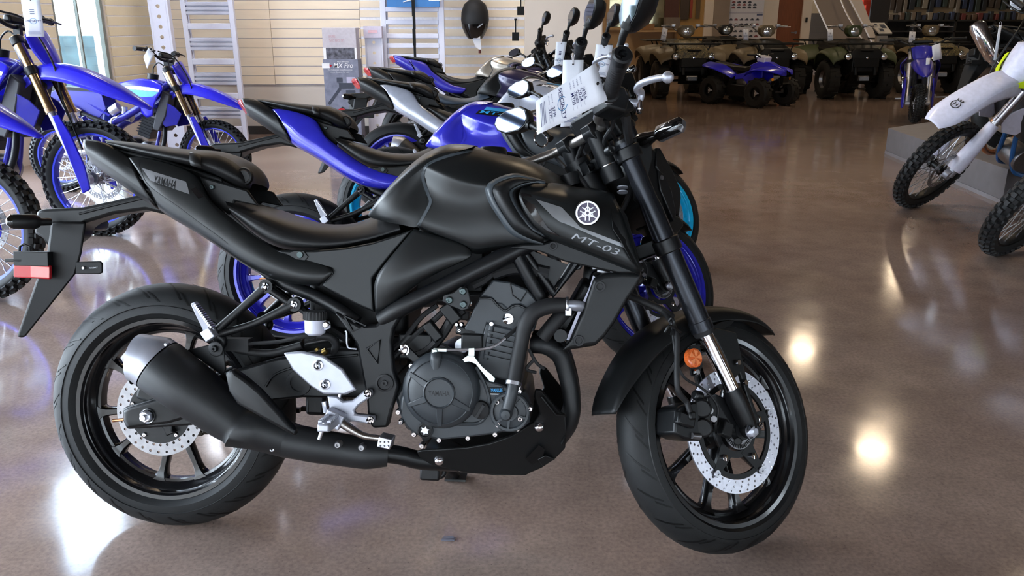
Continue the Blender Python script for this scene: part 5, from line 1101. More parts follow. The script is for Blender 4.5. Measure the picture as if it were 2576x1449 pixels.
# ------------------------------------------------------------------ the other motorcycles of the row: copies of the first with their own paint
bpy.context.view_layer.update()
CMAP = {}
for c_ in bpy.data.objects:
    if c_.parent: CMAP.setdefault(c_.parent.name, []).append(c_)
def bikecopy(loc, yaw, lean, swap, label, skip=()):
    def cp(o, par):
        base = o.name.split('.')[0]
        if base in skip: return None
        c = o.copy(); C.objects.link(c); c.parent = par
        if base in swap and o.type == 'MESH': c.material_slots[0].link = 'OBJECT'; c.material_slots[0].material = swap[base]
        for ch in CMAP.get(o.name, []): cp(ch, c)
        return c
    r = cp(bike, None); r.location = loc; r.rotation_euler = (-lean, 0, yaw); r['label'] = label; r['category'] = 'motorcycle'
    return r
def poseray(loc, yaw, lean):
    M = Matrix.Rotation(yaw, 3, 'Z') @ Matrix.Rotation(-lean, 3, 'X'); I = M.inverted(); o = I @ (CO - Vector(loc))
    def f(px, py, lat):
        d = I @ ray(px, py); k = (-lat-o.y)/d.y; return o + d*k
    return f
def wheels(m): return {'front_wheel': m, 'rear_wheel': m, 'spoke': m, 'hub': m}
def kidof(root, base): return [c for c in bpy.data.objects if c.parent == root and c.name.split('.')[0] == base]
LITTLE = ('grey_badge', 'gloss_stripe', 'grey_stripe', 'lettering', 'vent_recess', 'emblem', 'emblem_ground', 'emblem_forks', 'emblem_rim', 'sticker', 'sticker_print', 'sticker_line', 'key_ring', 'red_reflector', 'reflector_bright_part', 'orange_reflector', 'reflector_facet', 'reflector_bracket')
FAR = LITTLE + ('case_bolt', 'cover_rib', 'cooling_fin', 'stud_boss', 'head_stud', 'cover_screw', 'tread_groove', 'sidewall_ridge', 'sensor_slot', 'disc_button', 'carrier_bolt', 'wiring_loom', 'loom_clip', 'wire_clip', 'cap_rib', 'grip_rib', 'disc_bolt', 'shield_bolt', 'rivet', 'bracket_bolt',
    'star_insert', 'timing_plug', 'clutch_cable', 'cable_bracket', 'return_spring', 'peg_tooth', 'pan_bolt', 'pan_duct', 'duct_lip', 'pan_crease', 'pad_pin', 'sensor_ring', 'guard_bolt', 'feeler_rod', 'bleed_valve', 'cable_guide', 'arm_groove', 'recess_ridge', 'drive_chain', 'holder_print', 'holder_screw')
LB, YB = V(-.851, 3.04, 0), -.0992
sB = dict(wheels(BLUEW), tank_pad=BLUE, tank_cover=BLUE, tail_side=BLUE, front_side_panel=mat('dark graphite plastic', '34383c', .4), panel_edge=BLUE, cover_tab=BLK)
b2 = bikecopy(LB, YB, LEAN, sB, 'naked motorcycle with gloss blue tank and blue wheels, second in the row', LITTLE)
LC, YC = V(-.6346, 4.2947, 0), -.0904
sC = dict(wheels(CYAN), tank_pad=SILVERP, tank_cover=SILVERP, tail_side=SILVERP, panel_edge=SILVERP)
b3 = bikecopy(LC, YC, LEAN, sC, 'naked motorcycle with pale silver tank and cyan wheels', LITTLE)
LD, YD = V(-.7545, 5.4, 0), -.0758
sD = dict(wheels(BLUEW), tank_pad=BLK, tank_cover=NAVY, tail_side=BLK, rider_seat=mat('blue grey seat vinyl', '3a4450', .5))
b4 = bikecopy(LD, YD, LEAN, sD, 'dark naked motorcycle with blue wheels and red tail lamp, behind the silver-tanked one', FAR)
LE_, YE = V(-.85, 7.3, 0), -.075
sE = dict(wheels(METB), tank_pad=TANKTAN, tank_cover=TANKTAN, tail_side=BLUED, tail_cowl=BLUED, intake_panel=NAVY, front_side_panel=NAVY)
b5 = bikecopy(LE_, YE, LEAN, sE, 'motorcycle with champagne tank and upswept blue tail, farthest in the row', FAR)
bpy.context.view_layer.update()
def lbl(root, pose, body, q, m, targets, out, parent):
    f = poseray(*pose)
    obj('lettering', snapy(quadtext(body, *[f(x, y, .15) for x, y in q], bold=.025, shear=.15), targets, out), m, parent)
def stripe(pose, q, m, targets, out, parent, n=8):
    f = poseray(*pose); a, b, c, d = [f(x, y, .15) for x, y in q]
    obj('colour_stripe', snapy(grid([[a.lerp(b, k/n) for k in range(n+1)], [d.lerp(c, k/n) for k in range(n+1)]]), targets, out), m, parent)
tgt = [tk, tp, fs]
tB, tC = kidof(b2, 'tank_cover')[0], kidof(b3, 'tank_cover')[0]
lbl(b2, (LB, YB, LEAN), 'MT-07', [(1206, 284), (1296, 296), (1298, 287), (1209, 276)], CYANG, tgt, .003, tB)
stripe((LB, YB, LEAN), [(1216, 276), (1300, 283), (1290, 274), (1222, 267)], CYANG, tgt, .003, tB)
stripe((LB, YB, LEAN), [(1196, 287), (1300, 299), (1302, 284), (1205, 275)], BLK, tgt, .002, tB)
lbl(b3, (LC, YC, LEAN), 'MT-07', [(1361, 217), (1428, 221), (1429, 214), (1363, 211)], WHITE, tgt, .003, tC)
stripe((LC, YC, LEAN), [(1347, 214), (1432, 224), (1433, 212), (1364, 209)], DEEP, tgt, .002, tC)
stripe((LC, YC, LEAN), [(1378, 208), (1412, 212), (1408, 207), (1372, 204)], CYANG, tgt, .003, tC)
for r_, m_ in ((b3, SILVERP),): pass
rr_ = obj('round_reflector', join(loft([ring(V(-.36, -.08, .67), (0, -1, 0), .036, 24), ring(V(-.36, -.09, .67), (0, -1, 0), .036, 24)])), REDL, b4)
# ------------------------------------------------------------------ cards hung on the handlebars
def card(corner, label, group, detail=0, string=None, name='price_tag', bend=.0):
    """corner: four world points top-left, top-right, bottom-right, bottom-left seen upright with the string at the top"""
    tl, tr, br, bl = [Vector(p) for p in corner]
    n = (tr-tl).cross(bl-tl).normalized()
    if n.y > 0: n = -n
    o = thing(name, label, 'price tag', (tl+tr)/2, group=group); O = o.location.copy()
    def q(u, v, h=0):
        p = (tl*(1-u)+tr*u)*(1-v) + (bl*(1-u)+br*u)*v
        return p - O + n*(h + bend*4*(v-.5)**2)
    k = 8 if detail > 1 else 2
    fr_ = [[q(u/4, v/k, .0004) for u in range(5)] for v in range(k+1)]
    obj('card', grid(fr_), PAPER, o, solid=.0008)
    def tx(body, u0, v0, u1, v1, m, nm='lettering', b=.02):
        v, f = text2d(body, 1, 0, 1, b); x0 = min(a[0] for a in v); x1 = max(a[0] for a in v); y0 = min(a[1] for a in v); y1 = max(a[1] for a in v)
        obj(nm, ([q(u0+(u1-u0)*(x-x0)/(x1-x0), v1-(v1-v0)*(y-y0)/(y1-y0), .0018) for x, y in v], f), m, o)
    def bar(rows, m, nm):
        vs, fs_ = [], []
        for u0, v0, u1, v1 in rows:
            i = len(vs); vs += [q(u0, v0, .0018), q(u1, v0, .0018), q(u1, v1, .0018), q(u0, v1, .0018)]; fs_.append((i, i+1, i+2, i+3))
        obj(nm, (vs, fs_), m, o)
    if detail:
        rnd = random.Random(5)
        bar([(.16, .86+.022*k, .16+rnd.uniform(.55, .7), .868+.022*k) for k in range(4)], GREYTXT, 'small_print')
        tx('SPECIALTY', .06, .575, .94, .625, INK, b=.04)
        if detail > 1:
            bar([(.14, .63, .86, .637)], GREYTXT, 'small_print')
            for lab_, val, v in (('STOCK #', '3935A', .27), ('YEAR', '2024', .325), ('MAKE', 'Yamaha', .38), ('MODEL', 'MT03', .435)):
                tx(lab_, .08, v, .28, v+.018, GREYTXT, b=.0); tx(val, .38, v-.022, .70, v+.022, INK, 'handwriting', .01)
            bar([(.34, v+.024, .84, v+.026) for v in (.27, .325, .38, .435)] + [(.40, v+.03, .86, v+.032) for v in (.73, .78)], GREYTXT, 'rule_line')
            for lab_, val, v in (('MSRP $', '5799', .735), ('PRICE $', '5299', .785)):
                tx(lab_, .08, v, .34, v+.018, GREYTXT, b=.0); tx(val, .46, v-.02, .74, v+.02, INK, 'handwriting', .01)
        cxy = []
        for k in range(22):
            a = 2*PI*k/22
            if detail > 1 and 60 < math.degrees(a) < 120: continue
            cxy.append((a, a+2*PI/22*.98))
        vs, fs_ = [], []
        for a, b in cxy:
            i = len(vs); vs += [q(.5+.20*cos(a), .6-.075*sin(a), .0016), q(.5+.20*cos(b), .6-.075*sin(b), .0016), q(.5+.175*cos(b), .6-.066*sin(b), .0016), q(.5+.175*cos(a), .6-.066*sin(a), .0016)]; fs_.append((i, i+1, i+2, i+3))
        obj('logo_ring', (vs, fs_), INKB, o)
        bar([(.38, .30+.05*k, .62, .325+.05*k) for k in range(3)] if detail == 1 else [(.47, .57, .55, .575)], INK if detail == 1 else INKB, 'handwriting' if detail == 1 else 'small_print')
    hole = q(.5, .06, .0020)
    obj('eyelet', loft([[hole + ((tr-tl).normalized()*cos(a) + (tl-bl).normalized()*sin(a))*r for a in [2*PI*k/10 for k in range(10)]] for r in (.0001, .0035 if detail else .003)], cap=False), DEEP, o)
    if string is not None:
        s = [Vector(p) - O for p in string]
        obj('string', tube([hole] + s + [hole], .0011, 6), mat('white string', 'c9c6cc', .7), o)
    return o
bpy.context.view_layer.update()
def steered_world(p, root=None):
    q = SM @ (Vector(p)-SPT) + SPT; r = root or bike
    return Matrix.LocRotScale(r.location, r.rotation_euler, None) @ q
gw = steered_world(hb1.lerp(hb0, .15)); gi = steered_world(hb1.lerp(hb0, .12))
tY = gw.y - .02
gdw = (steered_world(hb0) - steered_world(hb1)).normalized(); uu = gdw.cross(V(0, 0, 1)).normalized(); vv_ = uu.cross(gdw).normalized()
loopc = steered_world(hb1.lerp(hb0, .06))
loop = [loopc + uu*.0185*cos(a) + vv_*.0185*sin(a) for a in [rad(40+30*k) for k in range(10)]]
card([W(1497, 160, tY+.03), W(1527, 254, tY+.0), W(1350, 341, tY-.06), W(1347, 256, tY-.02)], 'large white price tag tied to the right grip of the nearest black motorcycle', None, 2, loop, bend=.004)
def tagat(root, px, label, dy=-.03, detail=1, up=None, group='price tags on the handlebars', Y=None):
    q = steered_world(hb1.lerp(hb0, .5), root) if root else None
    Yt = Y if Y else q.y + dy
    c = [W(x, y, Yt) for x, y in px]
    st = None
    if root:
        g0 = q; st = [c[0].lerp(c[1], .4) + V(0, 0, .02), g0 + V(-.02, 0, .0), g0 + V(0, -.01, .02), g0 + V(.02, 0, 0), c[0].lerp(c[1], .6) + V(0, 0, .02)]
    elif up:
        u_ = W(up[0], up[1], Yt+.02); st = [u_ + V(-.01, 0, -.01), u_ + V(0, 0, .012), u_ + V(.01, 0, -.01)]
    return card(c, label, group, detail, st)
tagat(b2, [(1416, 151), (1468, 151), (1463, 316), (1410, 319)], 'white price tag hanging from the right grip of the blue-tanked motorcycle')
tagat(b3, [(1500, 112), (1542, 114), (1529, 196), (1489, 190)], 'white price tag hanging on the silver-tanked motorcycle, partly behind the big tag')
tagat(b4, [(1399, 105), (1426, 105), (1413, 183), (1393, 182)], 'narrow white price tag left of the blue-tanked motorcycle\'s right grip')
# ------------------------------------------------------------------ off-road motorcycles
def knobby(c, R, w, r, nk, T, hk=.013):
    prof = [(r, -w*.7)] + [((R-w*.95) + w*.95*cos(-PI*.5+PI*k/10)*1.0, w*sin(-PI*.5+PI*k/10)) for k in range(11)] + [(r, w*.7)]
    prof = [(max(a, r), o) for a, o in prof]
    base = lathe(prof, c, 60)
    kn_ = []
    for k in range(nk):
        for row, (b, off) in enumerate(((0, 0), (32, .5), (-32, .5), (62, 0), (-62, 0))):
            a = 2*PI*(k+off)/nk; bb = rad(b)
            u = V(cos(a)*cos(bb), sin(bb), sin(a)*cos(bb)); t = V(-sin(a), 0, cos(a)); n = u.cross(t)
            p = Vector(c) + V(cos(a), 0, sin(a))*(R-w*.95) + u*(w*.97)
            sx, sy = R*PI/nk*.62, (.013 if b == 0 else .011)*(w/.045)
            vs = [p + t*sx*i*(.8 if z else 1) + n*sy*j*(.85 if z else 1) + u*z*hk for z in (0, 1) for i, j in ((-1, -1), (1, -1), (1, 1), (-1, 1))]
            kn_.append((vs, [(4, 5, 6, 7), (0, 1, 5, 4), (1, 2, 6, 5), (2, 3, 7, 6), (3, 0, 4, 7)]))
    return T(base), T(join(*kn_))
def dirt_bike(label, loc, yaw, lean, scale=1, steer=0, pl=BLUEP, pl2=BLUED, rimm=BLUER, forkm=GOLD, guard=None, plate_m=None, gfx=(CYANG, WHITE), white=False, group='off-road motorcycles', front_only=False, wR=.345):
    root = thing('dirt_bike', label, 'dirt bike', loc, (-lean, 0, yaw), group); root.scale = (scale,)*3
    FA = V(1.48, 0, .345); ax_ = V(-sin(rad(24)), 0, cos(rad(24))); pt = V(1.56, 0, 0)
    RM = Matrix.Rotation(steer, 3, ax_)
    T = lambda vf: ([RM @ (Vector(p)-pt) + pt for p in vf[0]], vf[1])
    I = lambda vf: vf
    ob = lambda nm, vf, m, par=None, **k: obj(nm, vf, m, par or root, **k)
    def whl(nm, c, R, w, r, T, disc_side):
        rm = ob(nm, T(lathe([(r-.012, -w*.62), (r+.004, -w*.66), (r+.006, -w*.5), (r-.006, -w*.4), (r-.012, 0), (r-.006, w*.4), (r+.006, w*.5), (r+.004, w*.66), (r-.012, w*.62), (r-.02, 0)], c, 56, closed=True)), rimm)
        tb, kb = knobby(c, R-.012, w, r, 42, T)
        obj('tyre', tb, RUB, rm); obj('tread_knob', kb, RUBF, rm, kind='stuff')
        sp = []
        for k in range(32):
            a = 2*PI*k/32; s = 1 if k % 2 else -1; b = a + (.5 if (k//2) % 2 else -.5)
            sp.append(cyl(c + V(.035*cos(b), s*.032, .035*sin(b)), c + V((r-.014)*cos(a), s*.006, (r-.014)*sin(a)), .0022, n=5))
            sp.append(cyl(c + V((r-.045)*cos(a), s*.009, (r-.045)*sin(a)), c + V((r-.014)*cos(a), s*.006, (r-.014)*sin(a)), .0036, n=5))
        obj('spoke', T(join(*sp)), ALU if not white else STEELD, rm, kind='stuff')
        obj('hub', T(lathe([(.012, -.055), (.04, -.05), (.04, -.036), (.026, -.03), (.026, .03), (.04, .036), (.04, .05), (.012, .055)], c, 28)), STEELD if not white else BLK, rm)
        obj('brake_disc', T(drilled(c + V(0, disc_side*.06, 0), .10, .132, 2, 30, .004, .003)), STEELD, rm)
        obj('disc_carrier', T(join(*[spoke(c + V(0, disc_side*.06, 0), rad(60*k), .04, rad(60*k+25), .105, .006, .006, .0015, .0015) for k in range(6)])), STEELD, rm)
        return rm
    whl('front_wheel', FA, wR, .043, .27 if wR > .3 else .22, T, 1)
    if not front_only: whl('rear_wheel', V(0, 0, .335), .335, .056, .245, I, -1)
    # fork
    ft, fb_ = V(1.115, -.098, 1.16), V(1.455, -.098, .35); fd = (fb_-ft).normalized(); mz = ft.lerp(fb_, .53)
    for s in (1, -1):
        g = (lambda p: p) if s > 0 else fm
        fk = ob('fork_tube', T(loft([ring(g(ft), fd, .029, 20), ring(g(ft.lerp(fb_, .22)), fd, .029, 20), ring(g(ft.lerp(fb_, .26)), fd, .031, 20), ring(g(mz - fd*.03), fd, .031, 20), ring(g(mz - fd*.028), fd, .033, 20), ring(g(mz), fd, .033, 20)])), forkm)
        obj('fork_stanchion', T(loft([ring(g(mz), fd, .024, 18), ring(g(fb_), fd, .024, 18)])), ALU, fk)
        obj('fork_foot', T(join(loft([ring(g(fb_ - fd*.10), fd, .029, 16), ring(g(fb_ + fd*.02), fd, .03, 16)]), cyl(g(V(1.48, -.115, .345)), g(V(1.48, -.075, .345)), .032, n=16))), ALUW, fk)
        gp_ = [V(1.30, -.13, .78), V(1.335, -.12, .79), V(1.40, -.12, .68), V(1.475, -.125, .50), V(1.50, -.125, .36), V(1.455, -.135, .335), V(1.43, -.14, .42), V(1.37, -.14, .60)]
        if white: obj('fork_guard', T(loft([ring(g(mz + fd*.02), fd, .036, 16), ring(g(mz + fd*.05), fd, .040, 16), ring(g(fb_ - fd*.10), fd, .046, 16, .056), ring(g(fb_ - fd*.03), fd, .046, 16, .050)])), WPL, fk)
        else: obj('fork_guard', T(prism([g(p + V(.024, -.016, -.07)) for p in gp_], (0, .012*s, 0))), guard or pl, fk, bevel=.006)
    for t, th in ((.03, .045), (.24, .05)):
        c = ft.lerp(fb_, t)
        ob('fork_clamp', T(join(*[loft([ring(g(c - fd*th/2), fd, .037, 20), ring(g(c + fd*th/2), fd, .037, 20)]) for g in (lambda p: p, fm)], box((c.x-.015, 0, c.z-.006), (.07, .17, th), (0, rad(22), 0)))), BLK, bevel=.003)
    # handlebar
    hb = [V(1.0, -.40, 1.30), V(1.035, -.26, 1.30), V(1.085, -.13, 1.225), V(1.10, -.05, 1.215)]
    ob('handlebar', T(join(tube(hb + [fm(p) for p in reversed(hb)], .0125, 12), tube([V(1.075, -.16, 1.245), V(1.075, .16, 1.245)], .008, 8), *[box((1.10, s*.05, 1.20), (.04, .03, .06)) for s in (1, -1)])), BLK)
    ob('bar_pad', T(box((1.07, 0, 1.26), (.05, .2, .05))), BLK, bevel=.015)
    for s in (1, -1):
        g = (lambda p: p) if s > 0 else fm
        gd = (hb[0]-hb[1]).normalized(); gr = ob('grip', T(loft([ring(g(hb[1].lerp(hb[0], .05)), g(gd), .025, 16), ring(g(hb[1].lerp(hb[0], .1)), g(gd), .0175, 16), ring(g(hb[0]), g(gd), .0175, 16), ring(g(hb[0] + gd*.004), g(gd), .022, 16), ring(g(hb[0] + gd*.012), g(gd), .022, 16)])), RUBF)
        ob('lever', T(join(tube([g(V(1.07, -.22, 1.295)), g(V(1.10, -.25, 1.29)), g(V(1.09, -.33, 1.285)), g(V(1.07, -.40, 1.285))], .0065, 8), cyl(g(V(1.05, -.20, 1.29)), g(V(1.05, -.24, 1.295)), .022))), BLK)
    ob('front_brake_hose', T(tube([V(1.10, -.20, 1.29), V(1.22, -.14, 1.24), V(1.33, -.10, 1.02), V(1.34, -.05, .80), V(1.45, -.07, .52)], .006, 8)), BLK)
    # number plate, fender
    npl = [[V(1.185, -.115, 1.17), V(1.205, -.06, 1.205), V(1.215, 0, 1.215), V(1.205, .06, 1.205), V(1.185, .115, 1.17)],
           [V(1.215, -.115, 1.08), V(1.265, -.06, 1.09), V(1.285, 0, 1.10), V(1.265, .06, 1.09), V(1.215, .115, 1.08)],
           [V(1.27, -.075, .99), V(1.31, -.04, .985), V(1.325, 0, .98), V(1.31, .04, .985), V(1.27, .075, .99)]]
    ob('number_plate', T(grid(npl)), plate_m or pl, sub=2, solid=.006)
    fp = [(.99, .755, .095, .04), (1.07, .89, .10, .06), (1.19, 1.0, .10, .085), (1.33, 1.015, .10, .10), (1.48, .975, .10, .09), (1.66, .89, .085, .07), (1.78, .815, .055, .035), (1.86, .755, .016, .004)]
    if white: fp = fp[:4] + [(1.48, .97, .10, .045), (1.66, .885, .105, .03), (1.78, .81, .10, .018), (1.845, .772, .055, .008)]
    rows = []
    for i, (x, z, hw, dr) in enumerate(fp):
        a = fp[max(i-1, 0)]; b = fp[min(i+1, len(fp)-1)]; t = V(b[0]-a[0], 0, b[1]-a[1]).normalized(); n = V(-t.z, 0, t.x)
        p = V(x, 0, z); r = [p + n*.012, p + V(0, -hw*.45, 0) + n*.010, p + V(0, -hw*.85, 0), p + V(0, -hw, 0) - n*dr]
        rows.append([fm(q) for q in reversed(r[1:])] + r)
    fe_ = ob('front_fender', T(grid(rows)), pl, sub=2, solid=.004, soff=0)
    if white:
        fo = V(1.70, .0, .882); fx_ = V(.80, 0, -.52).normalized(); fz_ = V(.52, 0, .80).normalized(); fy_ = V(0, 1, 0)
        em_ = [tube([fo + fx_*(-.028*sin(a)) + fy_*(.028*cos(a)) for a in [rad(-235+29*k) for k in range(11)]], .003, 5)]
        v, f = text2d('H', .045, 0, 1, .0); em_.append(([fo + fy_*(x-.016) - fx_*(y-.016) + fz_*.001 for x, y in v], f))
        for k in (-1, 0, 1): em_.append(tube([fo - fx_*.030 + fy_*.016*k, fo - fx_*.042 + fy_*.020*k], .0034, 5))
        em_.append(tube([fo - fx_*.030 - fy_*.018, fo - fx_*.030 + fy_*.018], .003, 5))
        obj('fender_emblem', T(join(*em_)), BLK, fe_)
    ob('fender_mount', T(join(box((1.24, 0, .955), (.16, .16, .05), (0, rad(20), 0)))), BLK, bevel=.01)
    if white:
        for s in (1, -1): ob('plate_wing', T(prism([V(1.20, .118*s, 1.10), V(1.17, .15*s, 1.06), V(1.24, .12*s, .98), V(1.30, .05*s, .955), V(1.29, .07*s, .99), V(1.25, .10*s, 1.03)], (.012, 0, .006))), YEL, bevel=.004)
        for s in (1, -1): ob('teal_panel', prism([V(.78, .205*s, .99), V(1.07, .205*s, .95), V(1.03, .205*s, .84), V(.98, .20*s, .80), V(.86, .20*s, .86)], (0, -.01*s, 0)), TEAL, bevel=.004)
        for s in (1, -1): ob('yellow_panel', prism([V(.66, .20*s, 1.03), V(1.04, .205*s, 1.02), V(1.06, .205*s, .97), V(.72, .20*s, 1.0)], (0, -.01*s, 0)), YEL, bevel=.004)
    if not front_only:
        # bodywork
        def side(nm, pts, m, d=.01, par=None, **k):
            a = ob(nm, prism([V(x, -y, z) for x, z, y in pts], (0, d, 0)), m, par, **k); b = ob(nm, prism([V(x, y, z) for x, z, y in pts], (0, -d, 0)), m, par, **k); return a
        rad_sh = [[V(.60, -.10, 1.00), V(.75, -.11, 1.035), V(.88, -.12, 1.06), V(1.0, -.13, 1.04), V(1.10, -.15, .99)], [V(.62, -.12, .97), V(.76, -.15, .985), V(.88, -.17, .99), V(1.0, -.185, .97), V(1.115, -.19, .95)],
                  [V(.68, -.13, .93), V(.78, -.16, .92), V(.88, -.18, .91), V(.98, -.19, .90), V(1.06, -.195, .89)], [V(.80, -.13, .84), V(.84, -.15, .82), V(.89, -.17, .81), V(.95, -.18, .80), V(1.01, -.185, .81)], [V(.88, -.12, .72), V(.90, -.13, .71), V(.92, -.14, .705), V(.95, -.15, .71), V(.98, -.15, .72)]]
        ss = ob('radiator_shroud', grid(rad_sh), pl, sub=2, solid=.006)
        ob('radiator_shroud', mir(grid(rad_sh)), pl, sub=2, solid=.006)
        obj('shroud_graphic', snapy(grid([[V(.74, -.2, .985), V(.86, -.2, .985), V(.98, -.2, .975), V(1.08, -.2, .955)], [V(.74, -.2, .965), V(.86, -.2, .955), V(.97, -.2, .945), V(1.075, -.2, .935)]]), [ss], .003), gfx[1], ss)
        obj('shroud_graphic', snapy(grid([[V(.78, -.2, .955), V(.87, -.2, .95), V(.97, -.2, .942), V(1.07, -.2, .932)], [V(.85, -.2, .90), V(.90, -.2, .89), V(.96, -.2, .888), V(1.02, -.2, .895)]]), [ss], .003), gfx[0], ss)
        side('radiator_guard', [(1.09, .95, .15), (1.155, .90, .15), (1.10, .72, .15), (1.02, .58, .14), (.96, .60, .14), (1.01, .76, .15)], mat('dark louvre plastic', '3a3a3e', .5), .12, bevel=.01)
        side('lower_shroud', [(1.12, .84, .15), (1.19, .80, .14), (1.24, .74, .12), (1.19, .64, .12), (1.08, .62, .13), (1.05, .66, .14)], pl2, .01, bevel=.004)
        ob('fuel_tank', loft([[V(x, -hw, z-.09), V(x, -hw*.8, z-.02), V(x, 0, z), V(x, hw*.8, z-.02), V(x, hw, z-.09), V(x, 0, z-.16)] for x, z, hw in ((.62, .985, .09), (.78, 1.04, .12), (.92, 1.07, .13), (1.03, 1.05, .10), (1.08, 1.0, .05))]), pl, sub=2)
        ob('tank_cap', join(cyl((.93, 0, 1.05), (.94, 0, 1.10), .05, n=20), tube([V(.94, 0, 1.1), V(.95, 0, 1.16), V(1.0, 0, 1.2), V(1.05, 0, 1.17)], .006, 8)), BLK, bevel=.004)
        ob('seat', loft([[V(x, -hw, z-.10), V(x, -hw*.95, z-.03), V(x, -hw*.5, z), V(x, hw*.5, z), V(x, hw*.95, z-.03), V(x, hw, z-.10)] for x, z, hw in ((-.12, 1.0, .07), (.1, .985, .085), (.35, .97, .09), (.6, .985, .075), (.85, 1.075, .055))]), PAINT2, sub=1)
        ob('rear_fender', grid([[V(x, -hw, z-.03), V(x, -hw*.6, z), V(x, hw*.6, z), V(x, hw, z-.03)] for x, z, hw in ((.15, .93, .08), (-.1, .96, .09), (-.3, .99, .09), (-.5, 1.03, .06))]), pl, sub=2, solid=.006)
        side('side_panel', [(.48, .93, .10), (.05, .95, .11), (-.05, .90, .11), (.15, .72, .12), (.42, .66, .12), (.52, .78, .11)], pl2, .01, bevel=.006)
        ob('frame', join(*[vf for s in (1, -1) for vf in (tube([V(1.08, -.03*s, 1.0), V(.95, -.11*s, .86), V(.72, -.13*s, .72), V(.52, -.12*s, .62), V(.46, -.10*s, .45), V(.5, -.09*s, .30)], [.03, .032, .034, .034, .03, .022], 10), tube([V(1.07, -.02*s, .92), V(1.0, -.04*s, .65), V(.92, -.07*s, .36), V(.80, -.09*s, .28), V(.5, -.09*s, .29)], .016, 8), tube([V(.55, -.11*s, .72), V(.2, -.09*s, .9), V(-.1, -.07*s, .93)], .012, 8))]), BLUED if not white else mat('frame blue', '2b5f9a', .4))
        ob('steering_head', cyl((1.06, 0, 1.13), (1.14, 0, .93), .034, n=20), ALU)
        en = ob('engine', join(lathe([(.001, -.13), (.10, -.125), (.115, -.10), (.115, .10), (.001, .12)], (.70, 0, .42), 28), lathe([(.001, -.11), (.075, -.105), (.085, -.08), (.085, .10), (.001, .10)], (.86, 0, .40), 24), box((.62, 0, .40), (.3, .18, .18))), STEELD, bevel=.006)
        obj('clutch_cover', lathe([(.001, -.155), (.05, -.153), (.085, -.145), (.092, -.125)], (.70, 0, .42), 32), mat('magnesium cover', 'b9a9a4', .4, .6), en)
        obj('cylinder', join(*[box((.83 + .012*k, 0, .56+.024*k), (.135, .15, .007), (0, rad(22), 0)) for k in range(6)], box((.87, 0, .63), (.115, .13, .22), (0, rad(22), 0))), METB, en)
        obj('cylinder_head', box((.92, 0, .76), (.16, .15, .10), (0, rad(22), 0)), ALUW, en, bevel=.015)
        obj('engine_bolt', join(*[cyl((.7+.105*cos(a), -.11, .42+.105*sin(a)), (.7+.105*cos(a), -.135, .42+.105*sin(a)), .008, n=8) for a in [2*PI*k/9 for k in range(9)]]), CHR, en, kind='stuff')
        ob('exhaust_header', tube([V(.96, -.06, .74), V(1.06, -.10, .62), V(1.02, -.13, .40), V(.85, -.15, .34), V(.62, -.15, .60), V(.3, -.14, .74)], .021, 12), BLK if not white else COPPER)
        ob('muffler', loft([ring(V(.30, -.14, .74), (-1, 0, .25), .03, 16), ring(V(.22, -.15, .76), (-1, 0, .25), .055, 16), ring(V(-.12, -.16, .86), (-1, 0, .25), .055, 16), ring(V(-.2, -.16, .88), (-1, 0, .25), .03, 16)]), ALU)
        ob('swingarm', join(*[tube([V(.48, -.09*s, .40), V(.25, -.11*s, .38), V(0, -.115*s, .335)], [.034, .03, .028], 8) for s in (1, -1)]), ALUW)
        ob('kick_starter', join(tube([V(.66, -.15, .46), V(.60, -.18, .55), V(.60, -.18, .68), V(.66, -.18, .71)], .009, 8)), CHR)
        ob('carburettor', join(cyl((.74, -.06, .70), (.62, -.06, .74), .045), cyl((.70, -.12, .68), (.70, -.12, .80), .03), cyl((.58, -.13, .75), (.66, -.13, .80), .05)), ALU, bevel=.004)
        ob('footpeg', join(*[box((.44, s*.2, .36), (.05, .12, .02)) for s in (1, -1)]), STEELD)
        ob('rear_shock', cyl((.40, 0, .48), (.50, 0, .80), .045, n=16), mat('shock spring', '3a56c8', .4))
    return root
Ld = .12
dbA = G(255, 592); dbB = G(548, 487); dbC = G(-48, 757)
def dpos(g, yaw, s=1): return V(g.x - 1.48*s*cos(yaw), g.y - 1.48*s*sin(yaw), 0)
ya = rad(-6)
d1_ = dirt_bike('blue dirt bike with gold forks, largest one, beside the narrow window', dpos(dbA, ya), ya, Ld, 1)
yb = rad(-4)
d2_ = dirt_bike('small blue dirt bike leaning in front of the white ramps', dpos(dbB, yb, .80), yb, .10, .80)
d3_ = dirt_bike('blue dirt bike cut off by the left edge, nearest of the blue ones', dpos(dbC, ya), ya, Ld, 1)
# white off-road bikes at the right edge
yw = 3.37483
def dposs(g, yaw): return V(g.x - 1.48*cos(yaw), g.y - 1.48*sin(yaw), 0)
dw1 = dirt_bike('white dirt bike with yellow accents and a white front fender', V(4.2883, 6.1004, 0), yw, .37678, 1, .3133, WPL, WPL, BLK, mat('silver fork', 'a9a6ae', .2, .9), WPL, WPL, (TEAL, YEL), True)
dw2 = dirt_bike('white dirt bike with only its knobby front wheel in view at the right', V(4.205, 4.85, 0), yw, .37678, 1, .3133, WPL, WPL, BLK, mat('silver fork', 'a9a6ae', .2, .9), WPL, WPL, (TEAL, YEL), True)
